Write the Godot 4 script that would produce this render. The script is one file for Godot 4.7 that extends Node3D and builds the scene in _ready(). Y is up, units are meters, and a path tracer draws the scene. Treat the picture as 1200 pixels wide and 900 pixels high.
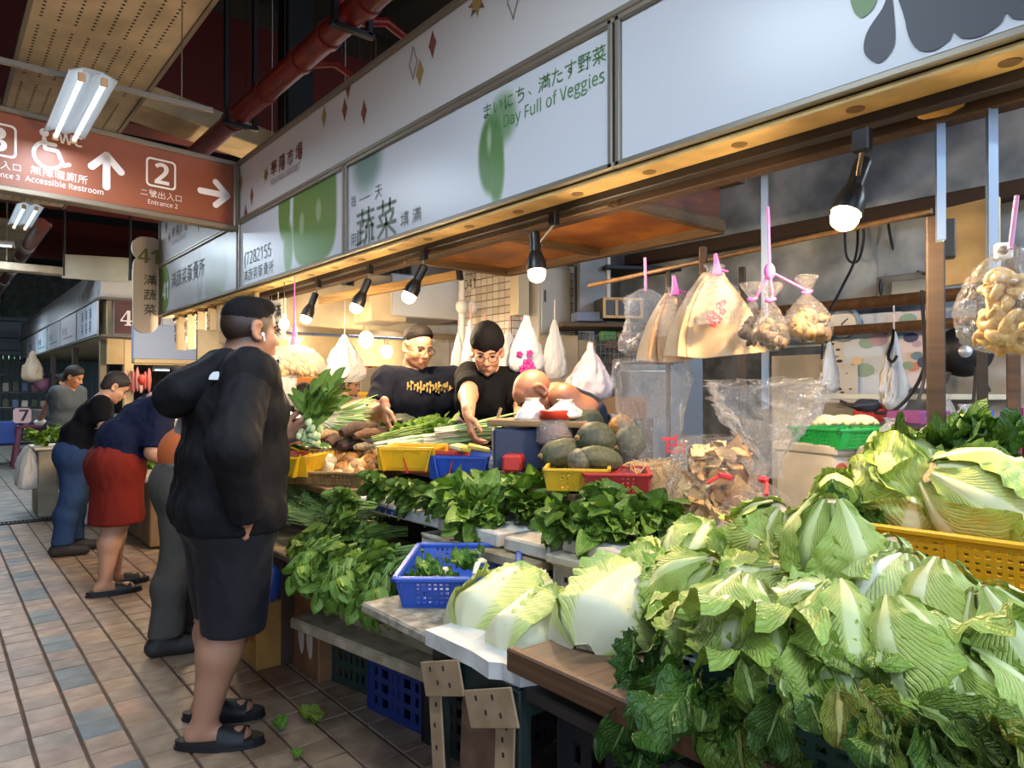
extends Node3D
# A covered market aisle with a vegetable stall. World: x to the right across the aisle, y up, -z along the aisle ("D" is the distance -z).

const F := 830.0

const EYE := Vector3(0,1.37,0)

const YAW := 0.6865

const PITCH := 0.00843
var cam_basis := Basis(Vector3.UP, -YAW) * Basis(Vector3.RIGHT, PITCH)
var rng := RandomNumberGenerator.new()
var fn := FastNoiseLite.new()
var M := {}

func _ready() -> void:
	rng.seed = 11
	fn.seed = 3
	fn.noise_type = FastNoiseLite.TYPE_SIMPLEX_SMOOTH
	fn.frequency = 1.0
	var cam := Camera3D.new()
	cam.name = "camera"
	cam.fov = rad_to_deg(2.0 * atan(450.0 / F))
	cam.near = 0.05
	cam.far = 200.0
	cam.transform = Transform3D(cam_basis, EYE)
	add_child(cam)
	var env := Environment.new()
	env.background_mode = Environment.BG_SKY
	var sky := Sky.new()
	var sm := ProceduralSkyMaterial.new()
	sm.sky_top_color = Color(0.62,0.74,0.92)
	sm.sky_horizon_color = Color(0.86,0.9,0.96)
	sm.ground_bottom_color = Color(0.45,0.44,0.42)
	sm.ground_horizon_color = Color(0.75,0.76,0.78)
	sky.sky_material = sm
	env.sky = sky
	env.background_energy_multiplier = SKY_POWER
	env.tonemap_mode = Environment.TONE_MAPPER_LINEAR
	env.tonemap_exposure = EXPOSURE
	env.sdfgi_enabled = true
	env.ssao_enabled = true
	env.ssil_enabled = true
	var we := WorldEnvironment.new()
	we.name = "world_environment"
	we.environment = env
	add_child(we)
	hall()
	ceiling_things()
	signs()
	stall_frame()
	far_stalls()
	background()
	counters()
	people()
	produce()
	hanging_things()
	small_things()

const SKY_POWER := 3.7

const EXPOSURE := 0.9

const LAMP := 2.0

const TUBE := 7.0

# ---------------------------------------------------------------- mesh building

class G:
	var v := PackedVector3Array()
	var n := PackedVector3Array()
	var u := PackedVector2Array()
	var c := PackedColorArray()
	var i := PackedInt32Array()
	var colored := false
	func pt(p: Vector3, uv := Vector2.ZERO, col := Color.WHITE) -> int:
		v.append(p)
		u.append(uv)
		c.append(col)
		return v.size() - 1
	func tri(a: int, b: int, d: int) -> void:
		i.append(a)
		i.append(b)
		i.append(d)
	func quad(a: Vector3, b: Vector3, d: Vector3, e: Vector3, out := Vector3.ZERO, col := Color.WHITE) -> void:
		var k := v.size()
		var flip := out != Vector3.ZERO and (b - a).cross(e - a).dot(out) < 0.0
		pt(a, Vector2(0,1), col)
		pt(b, Vector2(1,1), col)
		pt(d, Vector2(1,0), col)
		pt(e, Vector2(0,0), col)
		if flip:
			tri(k, k + 2, k + 1)
			tri(k, k + 3, k + 2)
		else:
			tri(k, k + 1, k + 2)
			tri(k, k + 2, k + 3)
	func norm() -> void:
		n.resize(v.size())
		n.fill(Vector3.ZERO)
		for t in range(0, i.size(),3):
			var a := i[t]
			var b := i[t + 1]
			var d := i[t + 2]
			var f := (v[b] - v[a]).cross(v[d] - v[a])
			n[a] += f
			n[b] += f
			n[d] += f
		for k in n.size():
			n[k] = n[k].normalized() if n[k].length_squared() > 1e-20 else Vector3.UP
	func add(g: G, t := Transform3D(), tint := Color.WHITE) -> void:
		if g.n.size() != g.v.size():
			g.norm()
		if n.size() != v.size():
			norm()
		var k := v.size()
		v.append_array(t * g.v)
		var nb := t.basis.inverse().transposed()
		var nn: PackedVector3Array = Transform3D(nb, Vector3.ZERO) * g.n
		n.append_array(nn)
		u.append_array(g.u)
		if tint == Color.WHITE:
			c.append_array(g.c)
		else:
			for q in g.c:
				c.append(q * tint)
		colored = colored or g.colored or tint != Color.WHITE
		if t.basis.determinant() < 0.0:
			for q in range(0, g.i.size(),3):
				i.append(g.i[q] + k)
				i.append(g.i[q + 2] + k)
				i.append(g.i[q + 1] + k)
		else:
			for q in g.i:
				i.append(q + k)
	# a box with chamfered edges
	func box(at: Vector3, s: Vector3, b := Basis(), ch := 0.0, col := Color.WHITE) -> void:
		var h := s * 0.5
		if ch <= 0.0:
			for a in 3:
				for sg in [-1.0,1.0]:
					var q := []
					for w in [[-1,-1],[1,-1],[1,1],[-1,1]]:
						var p := Vector3()
						p[a] = sg * h[a]
						p[(a + 1) % 3] = w[0] * h[(a + 1) % 3]
						p[(a + 2) % 3] = w[1] * h[(a + 2) % 3]
						q.append(at + b * p)
					var o := Vector3()
					o[a] = sg
					quad(q[0], q[1], q[2], q[3], b * o, col)
			return
		var P := func(a: int, sa: float, b2: int, sb: float, c2: int, sc: float) -> Vector3:
			var p := Vector3()
			p[a] = sa * h[a]
			p[b2] = sb * (h[b2] - ch)
			p[c2] = sc * (h[c2] - ch)
			return at + b * p
		for a in 3:
			var b2 := (a + 1) % 3
			var c2 := (a + 2) % 3
			for sa in [-1.0,1.0]:
				var o := Vector3()
				o[a] = sa
				quad(P.call(a, sa, b2,-1, c2,-1), P.call(a, sa, b2,1, c2,-1), P.call(a, sa, b2,1, c2,1), P.call(a, sa, b2,-1, c2,1), b * o, col)
				for sb in [-1.0,1.0]:
					var o2 := o
					o2[b2] = sb
					quad(P.call(a, sa, b2, sb, c2,-1), P.call(b2, sb, a, sa, c2,-1), P.call(b2, sb, a, sa, c2,1), P.call(a, sa, b2, sb, c2,1), b * o2, col)
		for sx in [-1.0,1.0]:
			for sy in [-1.0,1.0]:
				for sz in [-1.0,1.0]:
					var k := v.size()
					pt(P.call(0, sx, 1, sy, 2, sz), Vector2.ZERO, col)
					pt(P.call(1, sy, 0, sx, 2, sz), Vector2.ZERO, col)
					pt(P.call(2, sz, 0, sx, 1, sy), Vector2.ZERO, col)
					if sx * sy * sz > 0:
						tri(k, k + 1, k + 2)
					else:
						tri(k, k + 2, k + 1)
	func bar(a: Vector3, b: Vector3, w: float, t: float, up := Vector3.UP, ch := 0.0) -> void:
		var z := (b - a).normalized()
		if absf(z.dot(up)) > 0.99:
			up = Vector3.RIGHT
		var x := up.cross(z).normalized()
		box((a + b) * 0.5, Vector3(w, t, a.distance_to(b)), Basis(x, z.cross(x), z), ch)
	func tube(path: Array, rad, sides := 8, caps := true, col := Color.WHITE) -> void:
		var m := path.size()
		var tn: Vector3 = (path[1] - path[0]).normalized()
		var x := tn.cross(Vector3.UP if absf(tn.y) < 0.9 else Vector3.RIGHT).normalized()
		var k0 := v.size()
		var run := 0.0
		for j in m:
			var t2: Vector3 = (path[mini(j + 1, m - 1)] - path[maxi(j - 1,0)]).normalized()
			x = (x - t2 * x.dot(t2)).normalized()
			var y := t2.cross(x)
			var r: float = rad[j] if rad is Array else rad
			if j > 0:
				run += path[j].distance_to(path[j - 1])
			for s in sides + 1:
				var a := TAU * s / sides
				pt(path[j] + (x * cos(a) + y * sin(a)) * r, Vector2(float(s) / sides, run), col)
		for j in m - 1:
			for s in sides:
				var a := k0 + j * (sides + 1) + s
				var b := a + sides + 1
				tri(a, a + 1, b + 1)
				tri(a, b + 1, b)
		if caps:
			for e in [0, m - 1]:
				var k := v.size()
				pt(path[e], Vector2(0.5,0.5), col)
				for s in sides + 1:
					pt(v[k0 + e * (sides + 1) + s], Vector2(0.5,0.5), col)
				for s in sides:
					if e == 0:
						tri(k, k + s + 2, k + s + 1)
					else:
						tri(k, k + s + 1, k + s + 2)
	# turned about y: profile of (radius, height), from bottom to top on the outside
	func lathe(prof: Array, sides: int, t := Transform3D(), col := Color.WHITE, disp = null) -> void:
		var k0 := v.size()
		var i0 := i.size()
		for j in prof.size():
			for s in sides + 1:
				var a := TAU * s / sides
				var p := Vector3(sin(a) * prof[j].x, prof[j].y, cos(a) * prof[j].x)
				if (disp != null):
					p = disp.call(p, a, float(j) / (prof.size() - 1))
				pt(t * p, Vector2(float(s) / sides, float(j) / (prof.size() - 1)), col)
		for j in prof.size() - 1:
			for s in sides:
				var a := k0 + j * (sides + 1) + s
				var b := a + sides + 1
				tri(a, a + 1, b + 1)
				tri(a, b + 1, b)
		weld_seam(i0, k0, prof.size(), sides)
	func weld_seam(i0: int, k0: int, rows: int, sides: int) -> void:
		for q in range(i0, i.size()):
			var d := i[q] - k0
			if d >= 0 and d < rows * (sides + 1) and d % (sides + 1) == sides:
				i[q] -= sides
	func ball(at: Vector3, r: Vector3, nu := 12, nv := 8, b := Basis(), disp = null, colf = null) -> void:
		var k0 := v.size()
		for j in nv + 1:
			var th := PI * j / nv
			for s in nu:
				var a := TAU * s / nu
				var d := Vector3(sin(th) * sin(a),-cos(th), sin(th) * cos(a))
				var e := d * r
				if (disp != null):
					e = disp.call(d) * r
				pt(at + b * e, Vector2(float(s) / nu, float(j) / nv), colf.call(d) if (colf != null) else Color.WHITE)
		for j in nv:
			for s in nu:
				var a := k0 + j * nu + s
				var a2 := k0 + j * nu + (s + 1) % nu
				if j > 0:
					tri(a, a2, a2 + nu)
				if j < nv - 1 or j == 0:
					tri(a, a2 + nu, a + nu)
	# outline in x, y extruded by depth along z, front face at z = depth / 2
	func prism(poly: PackedVector2Array, depth: float, t := Transform3D(), col := Color.WHITE) -> void:
		if Geometry2D.is_polygon_clockwise(poly):
			poly = poly.duplicate()
			poly.reverse()
		var m := poly.size()
		var tr := Geometry2D.triangulate_polygon(poly)
		for sg in [1.0,-1.0]:
			var k := v.size()
			for p in poly:
				pt(t * Vector3(p.x, p.y, sg * depth * 0.5), p, col)
			for q in range(0, tr.size(),3):
				var a := poly[tr[q]]
				var ccw := (poly[tr[q + 1]] - a).cross(poly[tr[q + 2]] - a) > 0.0
				if ccw == (sg > 0.0):
					tri(k + tr[q], k + tr[q + 1], k + tr[q + 2])
				else:
					tri(k + tr[q], k + tr[q + 2], k + tr[q + 1])
		for j in m:
			var a := poly[j]
			var b := poly[(j + 1) % m]
			var k := v.size()
			var h := depth * 0.5
			pt(t * Vector3(a.x, a.y, -h), a, col)
			pt(t * Vector3(b.x, b.y, -h), b, col)
			pt(t * Vector3(b.x, b.y, h), b, col)
			pt(t * Vector3(a.x, a.y, h), a, col)
			tri(k, k + 1, k + 2)
			tri(k, k + 2, k + 3)
	# a sheet of points f(u, v), u and v in 0..1, which faces du x dv
	func sheet(nu: int, nv: int, f, colf = null) -> void:
		var k0 := v.size()
		for b in nv + 1:
			for a in nu + 1:
				var uu := float(a) / nu
				var vv := float(b) / nv
				pt(f.call(uu, vv), Vector2(uu, 1.0 - vv), colf.call(uu, vv) if (colf != null) else Color.WHITE)
		for b in nv:
			for a in nu:
				var q := k0 + b * (nu + 1) + a
				tri(q, q + 1, q + nu + 2)
				tri(q, q + nu + 2, q + nu + 1)
		colored = colored or (colf != null)
	# a panel with nx by ny holes in the plane (ax, ay), made of bars
	func lattice(o: Vector3, ax: Vector3, ay: Vector3, nx: int, ny: int, bx: float, by: float, t: float) -> void:
		var w := ax.length()
		var h := ay.length()
		var b := Basis(ax / w, ay / h, (ax / w).cross(ay / h))
		for j in nx + 1:
			box(o + ax * (float(j) / nx) + ay * 0.5, Vector3(bx, h + by, t), b)
		for j in ny + 1:
			box(o + ay * (float(j) / ny) + ax * 0.5, Vector3(w, by, t * 0.9), b)
	func mesh(mat: Material = null) -> ArrayMesh:
		if n.size() != v.size():
			norm()
		var rev := PackedInt32Array(i)
		rev.reverse()
		var a := []
		a.resize(Mesh.ARRAY_MAX)
		a[Mesh.ARRAY_VERTEX] = v
		a[Mesh.ARRAY_NORMAL] = n
		a[Mesh.ARRAY_TEX_UV] = u
		if colored:
			a[Mesh.ARRAY_COLOR] = c
		a[Mesh.ARRAY_INDEX] = rev
		var m := ArrayMesh.new()
		m.add_surface_from_arrays(Mesh.PRIMITIVE_TRIANGLES, a)
		if mat:
			m.surface_set_material(0, mat)
		return m

# ---------------------------------------------------------------- places

func ray(px: float, py: float) -> Vector3:
	return cam_basis * Vector3((px - 600.0) / F, (450.0 - py) / F, -1.0)

func far(px: float, py: float, d: float) -> Vector3:      # a point that far from the lens
	return EYE + ray(px, py) * d

func ony(px: float, py: float, y: float) -> Vector3:      # on a level surface of that height
	var r := ray(px, py)
	return EYE + r * ((y - EYE.y) / r.y)

func onx(px: float, py: float, x: float) -> Vector3:      # on a plane along the aisle
	var r := ray(px, py)
	return EYE + r * (x / r.x)

func onz(px: float, py: float, d: float) -> Vector3:      # on a plane across the aisle
	var r := ray(px, py)
	return EYE + r * (-d / r.z)

func V(x: float, y: float, d: float) -> Vector3:
	return Vector3(x, y, -d)

func at(p: Vector3, yaw := 0.0, s := 1.0) -> Transform3D:
	return Transform3D(Basis(Vector3.UP, yaw).scaled(Vector3(s, s, s)), p)

func aim(z: Vector3, up := Vector3.UP) -> Basis:           # a basis whose z points that way
	z = z.normalized()
	if absf(z.dot(up.normalized())) > 0.98:
		up = Vector3.RIGHT if absf(z.x) < 0.9 else Vector3.UP
	var x := up.cross(z).normalized()
	return Basis(x, z.cross(x), z)

# ---------------------------------------------------------------- objects
var taken := {}

func numbered(called: String) -> String:
	var k: int = taken.get(called, 0)
	taken[called] = k + 1
	return called if k == 0 else "%s_%03d" % [called, k]

func tag(o: Node3D, label := "", category := "", group := "", kind := "") -> Node3D:
	for q in [["label", label],["category", category],["group", group],["kind", kind]]:
		if q[1] != "":
			o.set_meta(q[0], q[1])
	return o

func thing(called: String, label: String, category: String, p := Vector3.ZERO, group := "") -> Node3D:
	var o := Node3D.new()
	o.name = numbered(called)
	add_child(o, true)
	o.position = p
	tag(o, label, category, group)
	return o

func part(parent: Node3D, called: String, g, m: Material, world := true, kind := "") -> MeshInstance3D:
	var o := MeshInstance3D.new()
	o.name = called
	o.mesh = g if g is Mesh else g.mesh()
	o.material_override = m
	parent.add_child(o, true)
	if world:
		o.transform = full(parent).affine_inverse()
	if kind != "":
		o.set_meta("kind", kind)
	return o

func full(o: Node3D) -> Transform3D:
	var t := o.transform
	var p := o.get_parent()
	while p is Node3D and p != self:
		t = p.transform * t
		p = p.get_parent()
	return t

func solo(called: String, label: String, category: String, g, m: Material, p := Vector3.ZERO, group := "") -> MeshInstance3D:
	var o := MeshInstance3D.new()
	o.name = numbered(called)
	o.mesh = g if g is Mesh else g.mesh()
	o.material_override = m
	add_child(o, true)
	o.position = p
	tag(o, label, category, group)
	return o

func struct(called: String, g, m: Material, label := "") -> MeshInstance3D:
	var o := MeshInstance3D.new()
	o.name = called
	o.mesh = g if g is Mesh else g.mesh()
	o.material_override = m
	add_child(o, true)
	tag(o, label, "", "", "structure")
	return o

func copy(src: Node3D, label: String, t: Transform3D) -> Node3D:
	var o := src.duplicate()
	var base := String(src.name)
	if base.length() > 4 and base[-4] == "_" and base.right(3).is_valid_int():
		base = base.left(-4)
	o.name = numbered(base)
	add_child(o, true)
	o.transform = t
	o.set_meta("label", label)
	return o

# ---------------------------------------------------------------- materials

func mt(col, rough := 0.7, metal := 0.0, more := {}) -> StandardMaterial3D:
	var key := str(col, rough, metal, more)
	if M.has(key):
		return M[key]
	var m := StandardMaterial3D.new()
	m.albedo_color = Color(col) if col is String else col
	m.roughness = rough
	m.metallic = metal
	for k in more:
		if k == "glow":
			m.emission_enabled = true
			m.emission = more[k][0]
			m.emission_energy_multiplier = more[k][1]
		elif k == "tex":
			m.albedo_texture = more[k][0]
			m.uv1_triplanar = true
			m.uv1_world_triplanar = more[k].size() > 2
			m.uv1_scale = Vector3.ONE * more[k][1]
		elif k == "map":
			m.albedo_texture = more[k]
		elif k == "tri":
			m.uv1_triplanar = true
			m.uv1_scale = Vector3.ONE * 7.0
		elif k == "vc":
			m.vertex_color_use_as_albedo = true
		elif k == "clear":
			m.transparency = BaseMaterial3D.TRANSPARENCY_ALPHA
			m.albedo_color.a = more[k]
		elif k == "back":
			m.backlight_enabled = true
			m.backlight = more[k]
		elif k == "bump":
			m.heightmap_enabled = true
			m.heightmap_texture = more[k][0]
			m.heightmap_scale = more[k][1]
		elif k == "rim":
			m.rim_enabled = true
			m.rim = more[k]
			m.rim_tint = 0.5
		elif k == "sss":
			m.subsurf_scatter_enabled = true
			m.subsurf_scatter_strength = more[k]
		elif k == "coat":
			m.clearcoat_enabled = true
			m.clearcoat = more[k]
			m.clearcoat_roughness = 0.2
		elif k == "spec":
			m.metallic_specular = more[k]
	m.cull_mode = BaseMaterial3D.CULL_DISABLED
	M[key] = m
	return m
var noise_cache := {}

func noisy(seed_: int, freq: float, dark: Color, light: Color, oct := 4, contrast := 0.0, size := 256) -> ImageTexture:
	var key := str(seed_, freq, dark, light, oct, contrast)
	if noise_cache.has(key):
		return noise_cache[key]
	var f := FastNoiseLite.new()
	f.seed = seed_
	f.noise_type = FastNoiseLite.TYPE_SIMPLEX_SMOOTH
	f.frequency = freq / size
	f.fractal_octaves = oct
	var src := f.get_seamless_image(size, size)
	src.convert(Image.FORMAT_L8)
	var data := src.get_data()
	var ramp := PackedByteArray()
	ramp.resize(256 * 3)
	for k in 256:
		var t := k / 255.0
		t = clampf((t - 0.5) * (1.0 + contrast) + 0.5,0,1)
		var col := dark.lerp(light, t)
		ramp[k * 3] = int(col.r * 255)
		ramp[k * 3 + 1] = int(col.g * 255)
		ramp[k * 3 + 2] = int(col.b * 255)
	var out := PackedByteArray()
	out.resize(data.size() * 3)
	for k in data.size():
		var b := data[k] * 3
		out[k * 3] = ramp[b]
		out[k * 3 + 1] = ramp[b + 1]
		out[k * 3 + 2] = ramp[b + 2]
	var tex := ImageTexture.create_from_image(Image.create_from_data(size, size, false, Image.FORMAT_RGB8, out))
	noise_cache[key] = tex
	return tex

func stained(col: String, rough := 0.7, freq := 6.0, amount := 0.25, scale := 1.0, more := {}) -> StandardMaterial3D:
	var d := Color(1 - amount, 1 - amount * 1.05,1 - amount * 1.12)
	var m := more.duplicate()
	m.tex = [noisy(7, freq, d, Color.WHITE, 5,0.6), scale, true]
	return mt(col, rough, 0.0, m)

func wooden(col: String, rough := 0.65, scale := 1.0) -> StandardMaterial3D:
	if not noise_cache.has("wood"):
		var im := Image.create(256,256, false, Image.FORMAT_RGB8)
		var f := FastNoiseLite.new()
		f.seed = 4
		f.frequency = 0.02
		f.fractal_octaves = 3
		for y in 256:
			for x in 256:
				var w := f.get_noise_2d(x * 0.35, y * 5.0)
				var g := f.get_noise_2d(x * 0.1 + 500.0, y * 16.0)
				var t := clampf(0.86 + 0.18 * w + 0.1 * g, 0,1)
				im.set_pixel(x, y, Color(t, t * 0.98, t * 0.95))
		noise_cache["wood"] = ImageTexture.create_from_image(im)
	return mt(col, rough, 0.0, {"tex": [noise_cache["wood"], scale]})

# ---------------------------------------------------------------- lettering
# strokes on a 100 x 100 grid, y down; ";" between strokes

const INK := {
	"一": "8,52 92,52", "二": "18,26 82,26;6,80 94,80", "三": "12,18 88,18;20,50 80,50;5,86 95,86",
	"口": "15,18 15,88;15,18 85,18 85,88;15,82 85,82", "入": "38,8 54,8 58,30 40,65 6,95;56,32 72,70 96,94",
	"出": "50,5 50,92;18,16 18,46 82,46 82,16;8,56 8,92 92,92 92,56",
	"號": "8,8 8,32 38,32 38,8 8,8;2,44 46,44;22,44 16,62 40,62 36,92 24,90;66,4 66,28;66,15 90,15;54,28 92,28 90,42;54,28 52,70 46,94;62,42 84,38;62,52 86,48;66,62 64,80 54,94;78,62 80,90 94,92 96,80",
	"天": "14,16 86,16;6,46 94,46;50,16 48,48 30,78 6,94;52,48 70,78 94,94",
	"用": "18,10 18,70 8,95;18,10 84,10 84,94 72,92;18,37 84,37;18,63 84,63;50,10 50,94",
	"每": "24,4 6,28;20,16 92,16;26,32 20,84 82,84;26,32 84,32 80,94 66,92;4,58 96,58;50,36 56,50;46,64 52,78",
	"填": "4,32 38,32;21,8 21,78;2,82 38,70;46,14 94,14;70,4 70,26;54,26 54,72;54,26 86,26 86,72;54,42 86,42;54,56 86,56;42,74 98,74;60,80 46,96;78,80 94,96",
	"滿": "8,10 20,22;4,36 16,46;4,94 20,64;30,20 98,20;48,6 48,34;80,6 80,34;64,20 64,92;48,34 80,34;32,46 32,94;32,46 96,46 96,94;48,56 42,80;52,64 58,80;76,56 72,80;82,64 88,80",
	"蔬": "4,14 96,14;32,4 32,26;68,4 68,26;4,34 42,34 34,46;22,42 22,90;22,62 40,62;8,58 8,92;4,94 44,86;50,36 96,36;72,28 72,36;72,38 54,54 94,52;82,44 92,58;56,64 56,80 46,96;72,62 72,94;88,62 88,90 98,90",
	"菜": "4,16 96,16;32,4 32,28;68,4 68,28;84,32 12,40;18,46 26,56;46,44 50,54;84,42 72,56;4,64 96,64;50,54 50,98;46,66 8,94;54,66 94,94",
	"販": "8,8 8,72;8,8 38,8 38,72;8,28 38,28;8,50 38,50;8,72 38,72;16,76 4,96;30,76 42,94;92,6 52,14 52,60 44,96;54,36 90,36 78,66 52,96;60,48 74,76 96,96",
	"賣": "14,8 86,8;50,2 50,22;24,20 76,20;10,30 10,44 90,44 90,30 10,30;36,30 36,44;64,30 64,44;22,50 22,84;22,50 78,50 78,84;22,62 78,62;22,72 78,72;22,84 78,84;36,86 10,98;64,86 92,98",
	"所": "6,14 44,10;12,28 12,60 4,94;12,28 42,28 42,54;12,54 42,54;92,8 56,18 56,56 48,94;56,42 96,42;78,42 78,98",
	"華": "4,14 96,14;32,4 32,26;68,4 68,26;14,34 86,34;24,24 24,56;76,24 76,56;4,46 96,46;14,58 86,58;6,76 94,76;50,28 50,98",
	"陽": "10,6 10,98;10,8 36,8 22,34 36,56 20,66;48,6 48,40;48,6 88,6 88,40;48,22 88,22;48,40 88,40;40,52 98,52;54,52 40,76;48,64 92,64 86,96 74,94;66,66 48,92;80,66 62,96",
	"市": "50,2 50,16;6,20 94,20;20,40 20,84;20,40 80,40 80,82 68,82;50,20 50,98",
	"場": "4,32 36,32;20,8 20,76;2,80 36,70;46,6 46,38;46,6 88,6 88,38;46,22 88,22;46,38 88,38;40,50 98,50;52,50 38,74;46,62 92,62 86,96 74,94;66,64 48,92;80,64 62,96",
	"無": "26,4 10,28;20,16 92,16;10,36 94,36;4,62 96,62;26,18 26,62;44,18 44,62;62,18 62,62;80,18 80,62;14,74 8,94;36,74 40,92;58,74 64,92;80,74 94,94",
	"障": "8,6 8,98;8,8 34,8 22,34 34,56 20,66;66,2 66,12;44,14 92,14;56,18 60,28;80,18 74,28;38,32 98,32;48,42 48,70;48,42 88,42 88,70;48,56 88,56;48,70 88,70;38,82 98,82;68,70 68,98",
	"礙": "2,10 34,10;18,10 4,46;10,40 10,78 30,78 30,40 10,40;40,6 40,30 60,30;40,18 60,10;44,40 38,52;40,46 64,46;38,62 66,62;52,46 50,70 38,96;54,70 64,92;70,10 92,10 84,24;76,22 90,32;68,36 96,36;82,36 82,90;82,62 96,62;74,58 66,96;74,82 98,94",
	"廁": "52,2 52,12;10,14 96,14;12,14 12,60 4,96;24,28 24,76;24,28 56,28 56,76;24,44 56,44;24,60 56,60;24,76 56,76;30,80 22,96;48,80 58,94;70,30 70,76;90,24 90,94 78,92",
	"野": "6,8 6,46 44,46 44,8 6,8;6,27 44,27;25,8 25,88;8,66 42,66;2,90 48,86;54,10 90,10 74,30;62,24 76,34;52,40 96,40 88,54;74,40 74,94 62,92",
	"ま": "12,22 88,22;16,44 84,44;52,4 52,72 44,88 26,90 18,80 30,70 54,74 86,92", "い": "14,18 14,62 22,84 34,68;74,24 84,40 86,66",
	"に": "18,12 14,50 18,92 26,74;44,28 88,28;44,62 46,80 60,86 92,84", "ち": "12,24 86,24;46,4 34,54 58,44 82,52 86,70 74,86 36,94",
	"、": "24,60 40,80", "満": "8,10 20,22;4,36 16,46;4,94 20,64;30,20 98,20;48,6 48,34;80,6 80,34;48,34 80,34;64,34 64,74;32,46 32,94;32,46 96,46 96,94;48,58 48,76 80,76 80,58",
	"た": "8,26 62,26;38,4 30,50 12,94;56,46 90,44;52,68 56,84 72,90 94,86", "す": "6,24 94,24;58,4 58,58 44,66 32,56 42,42 58,50 58,72 36,96",
	"電": "14,10 86,10;8,22 8,36;8,22 92,22 92,36;50,10 50,44;22,52 22,84;22,52 78,52 78,84;22,68 78,68;22,84 78,84;50,52 50,94 92,94",
	"好": "4,32 42,32;24,6 8,66 38,94;38,34 6,94;52,12 90,12 74,36;74,36 74,92 62,90;48,54 98,54", "口口": "",
}

func strokes(g: G, text: String, size: float, t: Transform3D, weight := 0.09, gap := 1.06, down := false) -> void:
	var pen := Vector2.ZERO
	for ch in text:
		if INK.has(ch):
			for s: String in String(INK[ch]).split(";"):
				var pts := []
				for q: String in s.split(" "):
					var ab := q.split(",")
					if ab.size() == 2:
						pts.append(Vector2(float(ab[0]),-float(ab[1])) * 0.01 * size + pen)
				for k in pts.size() - 1:
					var a: Vector2 = pts[k]
					var b: Vector2 = pts[k + 1]
					var d := (b - a).normalized() * size * weight * 0.5
					var e := Vector2(-d.y, d.x)
					a -= d * 0.8
					b += d * 0.8
					var q := [a - e, b - e, b + e, a + e]
					var w := []
					for p in q:
						w.append(t * Vector3(p.x, p.y, 0.0))
					g.quad(w[0], w[1], w[2], w[3], t.basis.z)
		if down:
			pen.y -= size * gap
		else:
			pen.x += size * gap
var fonts := {}

func latin(g: G, text: String, height: float, t: Transform3D, bold := false, serif := false) -> void:
	var key := str(bold, serif)
	if not fonts.has(key):
		var f := SystemFont.new()
		f.font_names = PackedStringArray(["Droid Serif" if serif else "Droid Sans"])
		f.font_weight = 700 if bold else 400
		fonts[key] = f
	var tm := TextMesh.new()
	tm.font = fonts[key]
	tm.text = text
	tm.font_size = 64
	tm.pixel_size = height / 46.0
	tm.depth = 0.0
	tm.curve_step = 1.0
	tm.horizontal_alignment = HORIZONTAL_ALIGNMENT_LEFT
	tm.vertical_alignment = VERTICAL_ALIGNMENT_CENTER
	var a := tm.get_mesh_arrays() if tm.get_surface_count() else []
	if a.is_empty():
		return
	var vs: PackedVector3Array = a[Mesh.ARRAY_VERTEX]
	var ix: PackedInt32Array = a[Mesh.ARRAY_INDEX] if a[Mesh.ARRAY_INDEX] != null else PackedInt32Array(range(vs.size()))
	var k := g.v.size()
	for p in vs:
		g.pt(t * Vector3(p.x, p.y, 0.0))
	for q in range(0, ix.size(),3):
		var x := vs[ix[q]]
		if (vs[ix[q + 1]] - x).cross(vs[ix[q + 2]] - x).z > 0:
			g.tri(k + ix[q], k + ix[q + 1], k + ix[q + 2])
		else:
			g.tri(k + ix[q], k + ix[q + 2], k + ix[q + 1])

func rounded(w: float, h: float, r: float, seg := 5) -> PackedVector2Array:
	var p := PackedVector2Array()
	for q in [[1,1,0],[-1,1,1],[-1,-1,2],[1,-1,3]]:
		for s in seg + 1:
			var a: float = (q[2] + float(s) / seg) * PI / 2
			p.append(Vector2(q[0] * (w / 2 - r) + cos(a) * r, q[1] * (h / 2 - r) + sin(a) * r))
	return p

func smooth_poly(pts: Array, seg := 5) -> PackedVector2Array:
	var out := PackedVector2Array()
	var m := pts.size()
	for k in m:
		for s in seg:
			var t := float(s) / seg
			out.append(pts[k].cubic_interpolate(pts[(k + 1) % m], pts[(k - 1 + m) % m], pts[(k + 2) % m], t))
	return out

# ---------------------------------------------------------------- soft bodies: smooth union of tapered capsules and ellipsoids, meshed by surface nets

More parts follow.
